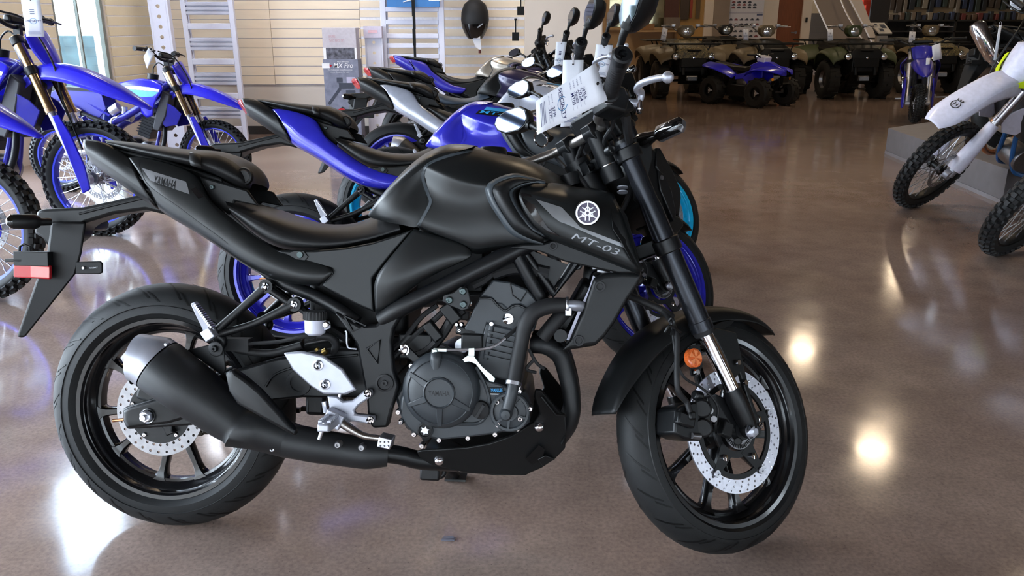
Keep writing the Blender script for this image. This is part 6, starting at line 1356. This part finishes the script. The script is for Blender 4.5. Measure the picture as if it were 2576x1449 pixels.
# ------------------------------------------------------------------ plinth with a dark motorcycle on it
pA, pB = G(2226, 386), G(2520, 514)
pdir = (pB-pA).normalized(); pn_ = V(-pdir.y, pdir.x, 0); pn_ = pn_ if pn_.x > 0 else -pn_
fdir_ = V(.77, .64, 0); pl_o = [pA, pB, pB + fdir_*3.2, pA + fdir_*2.6 + V(.6, .4, 0)]
pth = tag(obj('display_plinth', join(prism([p + V(0, 0, .03) for p in pl_o], (0, 0, .22)), ), PLINTH, None, smooth=False, bevel=.004), 'low grey display plinth standing on the polished floor', 'plinth')
obj('plinth_base', prism([p.lerp((pA+pB)/2 + fdir_*1.4, -.003) for p in pl_o], (0, 0, .03)), ALUW, pth, smooth=False)
pc_ = (pA+pB)/2 + pn_*1.0
sP = dict(wheels(METB), tail_light=SMOKE)
b6 = bikecopy(V(4.02, 6.75, .254), rad(5), LEAN, sP, 'dark motorcycle with a polished exhaust standing on the grey plinth', FAR)
del b6['group']
obj('upswept_silencer', loft([ring(V(-.02, -.18, .46), (-1, 0, .9), .028, 18), ring(V(-.27, -.2, .66), (-1, 0, 1.6), .032, 18), ring(V(-.30, -.2, .70), (-1, 0, 1.6), .055, 18), ring(V(-.42, -.2, .93), (-1, 0, 1.6), .064, 18), ring(V(-.44, -.2, .96), (-1, 0, 1.6), .045, 18)]), CHR, b6)
# ------------------------------------------------------------------ quad bikes at the far wall
def atv(label, loc, yaw, body, hood, scale=1):
    root = thing('quad_bike', label, 'quad bike', loc, (0, 0, yaw), 'quad bikes at the far wall'); root.scale = (scale,)*3
    ob = lambda nm, vf, m, par=None, **k: obj(nm, vf, m, par or root, **k)
    for x, R, w_ in ((.62, .32, .11), (-.62, .32, .13)):
        for s in (1, -1):
            c = V(x, s*.45, R)
            prof = [(.15, -w_*.8), (.2, -w_), (R-.04, -w_), (R-.005, -w_*.75), (R, 0), (R-.005, w_*.75), (R-.04, w_), (.2, w_), (.15, w_*.8)]
            ty = ob('wheel', lathe(prof, c, 30), ATVR)
            lugs = [xf(box((R+.004, (.4 if k % 2 else -.4)*w_, 0), (.022, w_*.95, .035), (0, 0, 0)), Matrix.Translation(c) @ Matrix.Rotation(2*PI*k/26, 4, 'Y')) for k in range(26)]
            obj('tread_lug', join(*lugs), ATVR, ty, kind='stuff')
            obj('wheel_rim', lathe([(.001, s*w_*.35), (.06, s*w_*.4), (.07, s*w_*.2), (.13, s*w_*.3), (.152, s*w_*.75)], c, 24), STEELD, ty)
    for s in (1, -1):
        rows = []
        for x, z, y0, y1, drop in ((.98, .64, .26, .50, .05), (.90, .76, .28, .56, .06), (.62, .84, .27, .60, .05), (.35, .76, .25, .58, .07), (.22, .60, .24, .52, .06)):
            rows.append([V(x, s*y0, z+.03), V(x, s*(y0+y1)/2, z+.02), V(x-.01, s*y1, z-.02), V(x-.01, s*(y1+.02), z-.02-drop)])
        ob('front_fender', grid(rows), body, sub=2, solid=.012, soff=0)
        rows = []
        for x, z, y0, y1, drop in ((-.22, .60, .24, .52, .05), (-.35, .78, .22, .58, .06), (-.62, .85, .2, .62, .06), (-.88, .78, .2, .60, .06), (-1.0, .66, .2, .55, .05)):
            rows.append([V(x, s*y0, z+.03), V(x, s*(y0+y1)/2, z+.02), V(x, s*y1, z-.02), V(x, s*(y1+.02), z-.02-drop)])
        ob('rear_fender', grid(rows), body, sub=2, solid=.012, soff=0)
        hl = ob('headlight', lathe([(.001, .0), (.055, -.004), (.066, -.03), (.06, -.05)], (0, 0, 0), 22, axis='x'), BLK)
        for v_ in hl.data.vertices: v_.co = V(1.0 + v_.co.x*1, s*.295 + v_.co.y, .70 + v_.co.z)
        obj('headlight_lens', lathe([(.001, 1.022), (.03, 1.018), (.05, 1.006), (.055, .99)], (0, s*.295, .70), 22, axis='x'), LENS, hl)
        ob('fender_flare', prism([V(.99, s*.36, .66), V(.92, s*.56, .62), V(.80, s*.60, .60), V(.86, s*.40, .58)], (-.02, 0, .0)), BLK)
        ob('suspension_arm', join(tube([V(.62, s*.12, .30), V(.64, s*.36, .30)], .02, 8), tube([V(.50, s*.12, .30), V(.64, s*.36, .28)], .016, 8), tube([V(.66, s*.2, .66), V(.64, s*.33, .34)], .028, 10)), DEEP)
        ob('bumper_strut', box((1.0, s*.16, .53), (.05, .05, .26), (0, rad(-12), rad(0))), BLK, bevel=.01)
        ob('handguard_lever', join(tube([V(.36, s*.22, 1.17), V(.42, s*.28, 1.16), V(.42, s*.40, 1.16)], .008, 6)), ALU)
        ob('grip', cyl((.30, s*.26, 1.17), (.26, s*.40, 1.175), .019, n=12), RUBF)
        ob('brake_perch', box((.34, s*.21, 1.185), (.07, .07, .05)), ALU, bevel=.01)
    ob('body', loft([[V(x, -hw, zl), V(x, -hw, zh-.05), V(x, -hw*.6, zh), V(x, hw*.6, zh), V(x, hw, zh-.05), V(x, hw, zl)] for x, hw, zl, zh in ((-1.0, .22, .5, .8), (-.4, .26, .4, .86), (.1, .24, .36, .84), (.5, .27, .36, .90), (.9, .27, .40, .86), (1.0, .22, .46, .78))]), DEEP, bevel=.01)
    ob('hood', loft([[V(x, -hw, z-.08), V(x, -hw*.7, z), V(x, hw*.7, z), V(x, hw, z-.08)] for x, z, hw in ((.15, .93, .20), (.45, .98, .2), (.7, .93, .26), (.99, .83, .29), (1.02, .74, .24))]), hood, bevel=.015)
    ob('grille', join(box((1.015, 0, .80), (.03, .22, .03)), box((1.0, 0, .62), (.06, .42, .18), (0, rad(-10), 0))), DEEP, bevel=.01)
    ob('nose_badge', lathe([(.001, 1.04), (.018, 1.036), (.02, 1.02)], (0, 0, .685), 14, axis='x'), CHR)
    ob('skid_plate', prism([V(.98, -.22, .46), V(.98, .22, .46), V(.80, .18, .26), V(.80, -.18, .26)], (-.04, 0, -.01)), DEEP)
    ob('winch', join(cyl((.95, -.09, .36), (.95, .09, .36), .045), box((1.0, 0, .35), (.03, .16, .06))), STEELD)
    ob('seat', loft([[V(x, -hw, z-.12), V(x, -hw*.8, z), V(x, hw*.8, z), V(x, hw, z-.12)] for x, z, hw in ((-.75, .96, .16), (-.3, .92, .17), (.0, .90, .14), (.2, .95, .11))]), PAINT2, bevel=.02)
    def rack(x0, x1, hw, z):
        vf = [tube([V(x0, -hw, z), V(x1, -hw, z), V(x1, hw, z), V(x0, hw, z), V(x0, -hw, z)], .016, 8, smooth=False)]
        vf += [cyl((x0, y, z), (x1, y, z), .010, n=8) for y in (-.28, -.14, 0, .14, .28)]
        vf += [cyl((x, y, z), (x, y*.8, z-.14), .012, n=8) for x in (x0+.05, x1-.05) for y in (-.3, .3)]
        return join(*vf)
    ob('front_rack', rack(.48, .96, .44, .90), BLK); ob('rear_rack', rack(-1.0, -.5, .48, .93), BLK)
    ob('handlebar', tube([V(.27, -.40, 1.175), V(.31, -.24, 1.17), V(.34, -.10, 1.08), V(.34, .10, 1.08), V(.31, .24, 1.17), V(.27, .40, 1.175)], .013, 8), STEELD)
    pod = ob('headlight_pod', loft([[V(.34 + .13*a, -hw, zz) if False else V(.34+.13*a, y, z) for y, z in ((-hw, 1.06), (-hw*1.05, 1.14), (-hw*.7, 1.19), (hw*.7, 1.19), (hw*1.05, 1.14), (hw, 1.06), (hw*.5, 1.0), (-hw*.5, 1.0))] for a, hw in ((0, .13), (.6, .14), (1, .11))]), body, bevel=.01)
    obj('pod_lens', lathe([(.001, .485), (.06, .48), (.075, .468)], (0, 0, 1.085), 20, axis='x'), LENS, pod)
    return root
def apos(px, Y): p = W(px, 200, Y); return V(p.x, Y, 0)
def aplace(px, Yf): p = W(px, 200, Yf); return V(p.x, Yf + .98, 0)
HY = -PI/2 + .05
atv('camouflage and tan quad bike, left end of the row at the far wall', aplace(1733, 14.1), HY, TAN, CAMO)
atv('tan quad bike in front of the brown door', aplace(1940, 14.1), HY, TAN, BLK)
atv('olive green quad bike with a black hood, behind and left of the small blue minibike', aplace(2164, 14.1), HY, GREEN, BLK)
atv('tan quad bike half hidden behind the small blue minibike', aplace(2360, 15.2), HY, TAN, CAMO)
atv('dark quad bike standing behind the gap between the two tan ones', aplace(1832, 16.6), HY, mat('charcoal plastic', '262422', .5), BLK)
# small blue quad
def kid_quad(label, loc, yaw):
    root = thing('small_quad_bike', label, 'quad bike', loc, (0, 0, yaw))
    ob = lambda nm, vf, m, par=None, **k: obj(nm, vf, m, par or root, **k)
    for x, R, w_ in ((.46, .215, .085), (-.44, .21, .105)):
        for s in (1, -1):
            c = V(x, s*.33, R)
            ty = ob('wheel', lathe([(.09, -w_*.8), (.11, -w_), (R-.03, -w_), (R-.004, -w_*.7), (R, 0), (R-.004, w_*.7), (R-.03, w_), (.11, w_), (.09, w_*.8)], c, 28), ATVR)
            obj('tread_lug', join(*[xf(box((R+.003, (.42 if k % 2 else -.42)*w_, 0), (.018, w_*.8, .03)), Matrix.Translation(c) @ Matrix.Rotation(2*PI*k/22, 4, 'Y')) for k in range(22)]), ATVR, ty, kind='stuff')
            obj('wheel_rim', lathe([(.001, s*w_*.5), (.03, s*w_*.5), (.035, s*w_*.25), (.085, s*w_*.35), (.095, s*w_*.8)], c, 20), BLK, ty)
            obj('wheel_hub', join(lathe([(.001, s*w_*.72), (.025, s*w_*.7), (.028, s*w_*.4)], c, 14), *[box(c + V(.038*cos(a), s*w_*.55, .038*sin(a)), (.03, .008, .016), (0, -a, 0)) for a in (0, 2.1, 4.2)]), ALU, ty)
    for s in (1, -1):
        rows = []
        for x, z, y0, y1 in ((.70, .50, .04, .12), (.60, .56, .06, .30), (.42, .58, .07, .40), (.24, .54, .09, .38), (.14, .46, .11, .30)): rows.append([V(x, s*y0, z+.03), V(x, s*(y0+y1)/2, z+.02), V(x, s*y1, z-.02)])
        ob('front_fender', grid(rows), BLUEP, sub=2, solid=.01, soff=0)
        rows = []
        for x, z, y0, y1 in ((-.14, .42, .12, .24), (-.24, .50, .11, .34), (-.44, .575, .1, .42), (-.62, .585, .1, .40), (-.72, .60, .1, .3)): rows.append([V(x, s*y0, z+.03), V(x, s*(y0+y1)/2, z+.02), V(x, s*y1, z-.02)])
        ob('rear_fender', grid(rows), BLUEP, sub=2, solid=.01, soff=0)
        ob('side_panel', prism([V(.34, s*.12, .60), V(.10, s*.13, .50), V(-.16, s*.15, .46), V(-.14, s*.17, .38), V(.02, s*.17, .40), V(.12, s*.17, .32), V(.30, s*.16, .32), V(.36, s*.14, .44)], (0, -.02*s, 0)), BLUEP, bevel=.008)
        ob('footwell', prism([V(.26, s*.2, .30), V(-.18, s*.2, .32), V(-.2, s*.2, .14), V(.24, s*.2, .14)], (0, .1*s, 0)), DEEP, bevel=.01)
        ob('suspension_arm', join(tube([V(.46, s*.08, .22), V(.46, s*.27, .20)], .014, 8), tube([V(.5, s*.1, .42), V(.47, s*.24, .22)], .02, 8)), STEELD)
        lt = ob('reflector', cyl((.60, s*.2, .42), (.615, s*.21, .42), .022, n=16), mat('amber reflector', 'd98a1c', .3))
        ob('grip', cyl((.22, s*.18, .76), (.18, s*.30, .765), .016, n=10), RUBF)
    ob('seat', loft([[V(x, -hw, z-.07), V(x, -hw*.8, z), V(x, hw*.8, z), V(x, hw, z-.07)] for x, z, hw in ((-.62, .64, .13), (-.3, .585, .13), (-.02, .57, .11), (.14, .62, .09))]), PAINT2, bevel=.015)
    ob('tank_cover', loft([[V(x, -hw, z-.10), V(x, -hw*.7, z), V(x, hw*.7, z), V(x, hw, z-.10)] for x, z, hw in ((.06, .61, .10), (.22, .67, .11), (.40, .66, .10), (.66, .56, .06))]), BLUEP, bevel=.012)
    ob('white_graphic', box((.26, 0, .70), (.16, .16, .10), (0, rad(10), 0)), WPL, bevel=.02)
    ob('handlebar', tube([V(.19, -.28, .765), V(.23, -.15, .76), V(.26, 0, .70), V(.23, .15, .76), V(.19, .28, .765)], .011, 8), BLK)
    ob('engine', join(box((.02, 0, .30), (.34, .24, .2)), lathe([(.001, -.17), (.05, -.165), (.055, -.12)], (.04, 0, .33), 18)), STEELD, bevel=.01)
    ob('front_bumper', join(tube([V(.55, -.07, .26), V(.70, -.07, .36), V(.70, .07, .36), V(.55, .07, .26)], .014, 8, smooth=False), box((.66, 0, .40), (.06, .12, .1))), DEEP)
    ob('frame', box((0, 0, .22), (.9, .16, .08)), DEEP, bevel=.01)
    ob('tail_lamp', box((-.74, 0, .55), (.02, .1, .04)), REDL)
    return root
kq = kid_quad('small blue quad bike standing in front of the tan quads', V(3.72, 13.40, 0), math.atan2(-.82, .58))
# small blue minibike facing the camera
kf = G(2300, 318)
dk_ = dirt_bike('small blue minibike facing the camera near the grey plinth', kf - V(1.48*.8*cos(rad(-119)), 1.48*.8*sin(rad(-119)), 0), rad(-119), -.08, .8, .15, BLUED, BLUED, BLK, ALU, BLUED, BLUED, (BLUEP, BLUEP), group='off-road motorcycles', wR=.30)
dk_.scale = (.75, 1.2, .8)
# ------------------------------------------------------------------ hanging cards of the far vehicles
tagat(None, [(1667, 69), (1680, 73), (1674, 104), (1661, 101)], 'small white tag on the bar of the camouflage quad bike', group='tags on the quad bikes', Y=14.55, up=(1672, 66))
tagat(None, [(1869, 73), (1883, 73), (1883, 102), (1870, 102)], 'small white tag on the bar of the tan quad bike before the brown door', group='tags on the quad bikes', Y=14.55, up=(1876, 70))
tagat(None, [(2082, 73), (2096, 73), (2096, 102), (2082, 103)], 'small white tag on the bar of the olive quad bike', group='tags on the quad bikes', Y=14.55, up=(2090, 70))
tagat(None, [(2288, 79), (2304, 80), (2300, 112), (2285, 111)], 'small white tag on the quad bike behind the blue minibike', group='tags on the quad bikes', Y=15.5, up=(2296, 76))
tagat(None, [(2344, 115), (2366, 108), (2370, 148), (2347, 153)], 'blank white card on the bar of the small blue minibike', group='tags on the quad bikes', Y=10.4, detail=0, up=(2352, 108))
tagat(None, [(2330, 146), (2341, 146), (2338, 176), (2328, 176)], 'narrow white card below the blank one on the blue minibike', group='tags on the quad bikes', Y=10.45, detail=0, up=(2336, 142))
tagat(None, [(52, -6), (100, -6), (112, 92), (66, 92)], 'white price tag hanging at the top of the large blue dirt bike', Y=4.62, up=(80, -14))
tagat(None, [(373, 120), (389, 136), (370, 173), (361, 144)], 'small white card on the grip of the small blue dirt bike', Y=6.05, detail=0, up=(380, 122))
tagat(None, [(2540, -8), (2576, -8), (2570, 26), (2542, 24)], 'white price tag at the top of the white dirt bike', Y=6.1, up=(2556, -14))
tagat(None, [(2513, 63), (2520, 64), (2507, 152), (2499, 151)], 'long narrow white strip hanging beside the white number plate', Y=6.5, detail=0, up=(2517, 58))
# brochure stand
Yb = 16.2
bs = thing('brochure_stand', 'slanted brochure stand behind the olive quad bike', 'stand', (W(2218, 80, Yb).x, Yb, 0))
o0 = bs.location
brd = [W(x, y, Yb + (.0 if y > 70 else .25)) - o0 for x, y in ((2188, 57), (2225, 57), (2245, 83), (2212, 83))]
obj('board', prism(brd, (0, .01, -.02)), mat('brochure board', 'c9c4bd', .5), bs, smooth=False)
def bq(u, v): return (brd[0]*(1-u)+brd[1]*u)*(1-v) + (brd[3]*(1-u)+brd[2]*u)*v + V(0, -.006, .006)
obj('board_picture', ([bq(*q) for q in ((.15, .15), (.35, .15), (.35, .3), (.15, .3), (.5, .2), (.85, .2), (.85, .55), (.5, .55), (.2, .6), (.5, .6), (.5, .85), (.2, .85))], [(0, 1, 2, 3), (4, 5, 6, 7), (8, 9, 10, 11)]), mat('dark picture print', '3c4150', .6), bs, smooth=False)
zt_ = (brd[2].z + brd[3].z)/2
obj('holder', box((.05, .1, zt_-.16), (.2, .1, .22)), mat('grey acrylic', '9a938c', .3), bs, bevel=.004)
obj('post', box((0, .15, zt_/2), (.06, .06, zt_)), DEEP, bs); obj('foot', box((0, .15, .01), (.4, .4, .02)), DEEP, bs, bevel=.004)
# ------------------------------------------------------------------ ramps, ladders, box and goods along the slatwall
WHM = mat('white powder coat', 'dfe1f2', .38, .1, noise=.015)
def leaning(pxb, yb, lab, nm, cat, parts, group=None, tilt=.045, back=0):
    g = G(pxb, yb); o = thing(nm, lab, cat, (g.x, g.y, 0), (-tilt, 0, 0), group); return o
def holeplate(wd, h, n, hr, th, z0=0):
    out = []; ch = h/n
    for k in range(n):
        c = V(0, 0, z0 + ch*(k+.5)); bd = [(-wd/2, -ch/2), (0, -ch/2), (wd/2, -ch/2), (wd/2, 0), (wd/2, ch/2), (0, ch/2), (-wd/2, ch/2), (-wd/2, 0)]
        v = []
        for y in (-th/2, th/2):
            v += [c + V(x, y, z) for x, z in bd] + [c + V(hr*cos(math.atan2(z, x)), y, hr*sin(math.atan2(z, x))) for x, z in bd]
        f = []
        for i in range(8):
            j = (i+1) % 8; f += [(i, j, 8+j, 8+i), (16+j, 16+i, 24+i, 24+j), (8+i, 8+j, 24+j, 24+i)]
        out.append((v, f))
    return join(*out)
r1 = leaning(447, 376, 'white perforated ramp rail leaning at the corner behind the small dirt bike', 'loading_ramp', 'ramp', None, tilt=-.04)
obj('web', holeplate(.15, 2.3, 24, .020, .006), WHM, r1, smooth=False)
for s in (1, -1): obj('flange', box((s*.085, .035, 1.15), (.022, .075, 2.3)), WHM, r1, smooth=False, bevel=.003)
def ladder(root, wd, h, rungs, rw, mats):
    for s in (1, -1):
        obj('side_rail', join(box((s*wd/2, 0, h/2), (rw, .05, h)), box((s*(wd/2 - .5*rw - .008), .02, h/2), (.012, .03, h))), WHM, root, smooth=False, bevel=.003)
    for z, hh, rib in rungs:
        if rib: obj('rung', join(*[box((0, .0, z + hh*(k-1)/3), (wd-rw, .045, hh/3*.62)) for k in range(3)], box((0, .012, z), (wd-rw, .02, hh))), mats[1], root, smooth=False)
        else: obj('rung', box((0, -.005, z), (wd-rw, .05, hh)), mats[0], root, smooth=False, bevel=.006)
ld1 = leaning(563, 352, 'white folding loading ramp with wide ribbed rungs leaning on the slatwall', 'loading_ramp', 'ramp', None, tilt=-.05)
ladder(ld1, .50, 2.2, [(.12+.36*k, .062, False) for k in range(6)] + [(.30+.36*k, .13, True) for k in range(6)], .05, (WHM, mat('matte white aluminium', 'c9cbdb', .4, .15, noise=.02)))
ld2 = thing('loading_ramp', 'white ladder-shaped loading ramp standing behind the tails of the row', 'ramp', (W(1040, 100, 9.35).x, 9.3, 0), (-.02, 0, 0))
ladder(ld2, .62, 2.2, [(z, .05, False) for z in (.1, .27, .37, .55, .65, .74, .89, 1.0, 1.10, 1.24, 1.37, 1.52, 1.65, 1.8, 1.95)], .06, (WHM, WHM))
p2_ = thing('loading_ramp', 'white perforated ramp rail standing between the printed box and the ladder ramp', 'ramp', (W(944, 200, 9.2).x, 9.2, 0), (-.02, 0, 0))
obj('web', holeplate(.15, 1.20, 11, .017, .006), WHM, p2_, smooth=False)
for s in (1, -1): obj('flange', box((s*.085, .03, .60), (.02, .06, 1.20)), WHM, p2_, smooth=False, bevel=.003)
obj('wrapped_sleeve', box((0, -.004, 1.14), (.195, .085, .12)), mat('pale lilac sleeve', 'cfc9dc', .5), p2_, bevel=.003)
obj('label', box((0, -.048, 1.145), (.1, .002, .03)), mat('pale pink label', 'e0b8c4', .5), p2_, smooth=False)
# printed carton
bxY = 9.0
bx0, bx1 = W(815, 200, bxY).x, W(903, 200, bxY).x; bz = [W(860, y, bxY).z for y in (335, 149, 120, 70)]
bx = thing('printed_carton', 'tall printed carton with a stand picture, left of the ladder ramp', 'box', ((bx0+bx1)/2, bxY, 0))
bw = bx1-bx0; bm_ = mat('slate printed card', '7c8094', .5, noise=.25, scale=14)
obj('lower_sleeve', box((0, .11, bz[1]/2), (bw, .22, bz[1])), bm_, bx, smooth=False, bevel=.003)
obj('inner_carton', box((0, .11, bz[3]/2), (bw*.95, .20, bz[3])), mat('grey lilac card', 'c4bfc8', .6), bx, smooth=False, bevel=.003)
obj('photo_band', box((.003, .008, (bz[1]+bz[2])/2), (bw*.80, .006, bz[2]-bz[1])), mat('machine photo print', '5a5a66', .5, noise=.7, scale=30), bx, smooth=False)
obj('white_band', box((0, .010, (bz[1]+bz[2])/2), (bw*.94, .004, bz[2]-bz[1])), WHITE, bx, smooth=False)
def bt(x0, y0, x1, y1, body, m, nm='lettering', b=.02, sh=0):
    z0, z1 = W(860, y1, bxY).z, W(860, y0, bxY).z; a0, a1 = W(x0, 200, bxY).x-bx.location.x, W(x1, 200, bxY).x-bx.location.x
    obj(nm, quadtext(body, V(a0, -.002, z0), V(a1, -.002, z0), V(a1, -.002, z1), V(a0, -.002, z1), bold=b, shear=sh), m, bx)
bt(841, 158, 890, 171, 'MX Pro', WHITE, b=.04, sh=.25); bt(826, 174, 888, 178, 'The Industry\'s most frequently', WHITE, b=.0); bt(833, 180, 880, 184, 'ramp distance for sale', WHITE, b=0)
bt(851, 154, 880, 157, 'RACE APPROVED', WHITE, b=0)
obj('red_arrow', prism([V(-.125, -.003, bz[1]-.045), V(-.088, -.003, bz[1]-.065), V(-.125, -.003, bz[1]-.09)], (0, .002, 0)), REDL, bx, smooth=False)
obj('white_sticker', box((-.155, -.003, bz[1]-.066), (.08, .003, .05)), WHITE, bx, smooth=False)
obj('stand_picture', join(prism([V(-.16, -.003, .42), V(-.14, -.003, .40), V(.02, -.003, .60), V(0, -.003, .62)], (0, .002, 0)), box((.05, -.002, .60), (.16, .003, .06)), box((.09, -.002, .53), (.10, .003, .05)), box((-.02, -.002, .66), (.06, .003, .05))), mat('dark picture print', '3c4150', .6), bx, smooth=False)
obj('pale_picture', join(box((.10, -.002, .66), (.09, .003, .06)), box((-.1, -.002, .3), (.12, .003, .06)), box((.06, -.002, .25), (.16, .003, .05)), box((-.05, -.002, .16), (.2, .003, .03))), mat('pale lilac print', 'b9b6d0', .5), bx, smooth=False)
bt(834, 88, 872, 106, 'RAMPS\nTWO PIECE SET', mat('pale rose ink', 'c09aa4', .6), b=0)
# blue board with strap at the top of the ladder ramp
YL = 9.2
bb = thing('blue_board', 'blue printed board with a white swoosh hung at the top of the ladder ramp', 'board', (W(1038, 0, YL).x, YL, W(1038, 18, YL).z))
a_, b_ = W(973, 0, YL).x-bb.location.x, W(1106, 0, YL).x-bb.location.x
obj('board_panel', box(((a_+b_)/2, 0, .2), (b_-a_, .03, .4)), mat('sky blue print', '3f7fc4', .45, noise=.12, scale=5), bb, bevel=.004)
obj('swoosh', tube([V(-.1, -.016, .05), V(-.03, -.016, .07), V(.04, -.016, .10), V(.1, -.016, .12)], [.002, .010, .014, .003], 6), WHITE, bb)
obj('white_label', box((.24, -.016, .08), (.14, .003, .035)), WHITE, bb, smooth=False)
st_o = tag(obj('strap', join(box((0, 0, -.05), (.035, .004, .16)), box((.003, -.002, -.19), (.030, .004, .14)), box((-.002, 0, -.34), (.034, .004, .17)), box((0, .002, -.50), (.026, .004, .16))), DEEP, None, smooth=False), 'black webbing strap hanging from the blue board', 'strap')
st_o.location = (W(1041, 20, YL).x, YL-.04, bb.location.z + .04)
# helmet on a hook
hp = W(1195, 50, 9.55)
hm = thing('helmet', 'matte black helmet hanging upside down on the slatwall', 'helmet', hp)
prof = [(.004, .215), (.06, .205), (.11, .16), (.137, .08), (.142, 0), (.130, -.08), (.105, -.14), (.075, -.19), (.06, -.20)]
sh0 = lathe(prof, (0, 0, 0), 32, axis='z'); obj('shell', ([V(p.x*1.08, p.y*.95, p.z) for p in sh0[0]], sh0[1]), mat('matte black helmet shell', '19191c', .55, bump=.1, bscale=500), hm)
sh1 = lathe([(.139, -.045), (.133, -.08), (.108, -.14), (.079, -.19)], (0, -.004, 0), 20, axis='z', a0=PI*1.08, a1=PI*1.92); obj('visor', ([V(p.x*1.09, p.y*.98, p.z) for p in sh1[0]], sh1[1]), GLOSSB, hm)
obj('vent', box((.06, -.13, -.06), (.07, .01, .012), (0, rad(-35), 0)), STEELD, hm)
obj('sticker', box((.02, -.075, -.175), (.075, .006, .04)), WHITE, hm, bevel=.001)
obj('paper_tag', prism([V(-.03, -.06, -.20), V(.06, -.06, -.20), V(.07, -.06, -.33), V(0, -.06, -.28)], (0, .002, 0)), PAPER, hm, smooth=False)
obj('cord_lock', cyl((.05, -.06, -.31), (.05, -.06, -.35), .014), mat('dark red cord lock', '5a2420', .5), hm)
obj('hook', tube([V(0, .09, .23), V(0, .0, .24), V(0, -.02, .20)], .006, 8), STEELD, hm)
for nm_, x, y, yt, la in (('a', 1310, 27, -20, 'small black display plate on a rod, nearer the top right of the slatwall'), ('b', 1297, 92, 49, 'small black display plate on a rod, lower one right of the helmet')):
    p = W(x, y, 9.62); t = W(x, yt, 9.62)
    hk = thing('display_hook', la, 'hook', p)
    obj('plate', box((0, 0, 0), (.078, .012, .092)), DEEP, hk, bevel=.003); obj('rod', cyl((0, .004, 0), (0, .004, t.z-p.z), .007, n=8), DEEP, hk)
    obj('wall_mount', box((0, .06, t.z-p.z), (.03, .11, .02)), DEEP, hk)

cp_ = G(1128, 1357)
tag(obj('paint_chip', join(prism([cp_ + V(-.018, -.006, .0005), cp_ + V(.016, -.008, .0005), cp_ + V(.018, .004, .0005), cp_ + V(-.012, .009, .0005)], (0, 0, .003)), prism([cp_ + V(-.006, -.002, .003), cp_ + V(.014, 0, .004), cp_ + V(.012, .007, .005), cp_ + V(-.006, .006, .003)], (0, 0, .002))), mat('grey chip', '5a5a66', .5), None, smooth=False), 'small grey chip lying on the floor below the nearest motorcycle', 'chip')
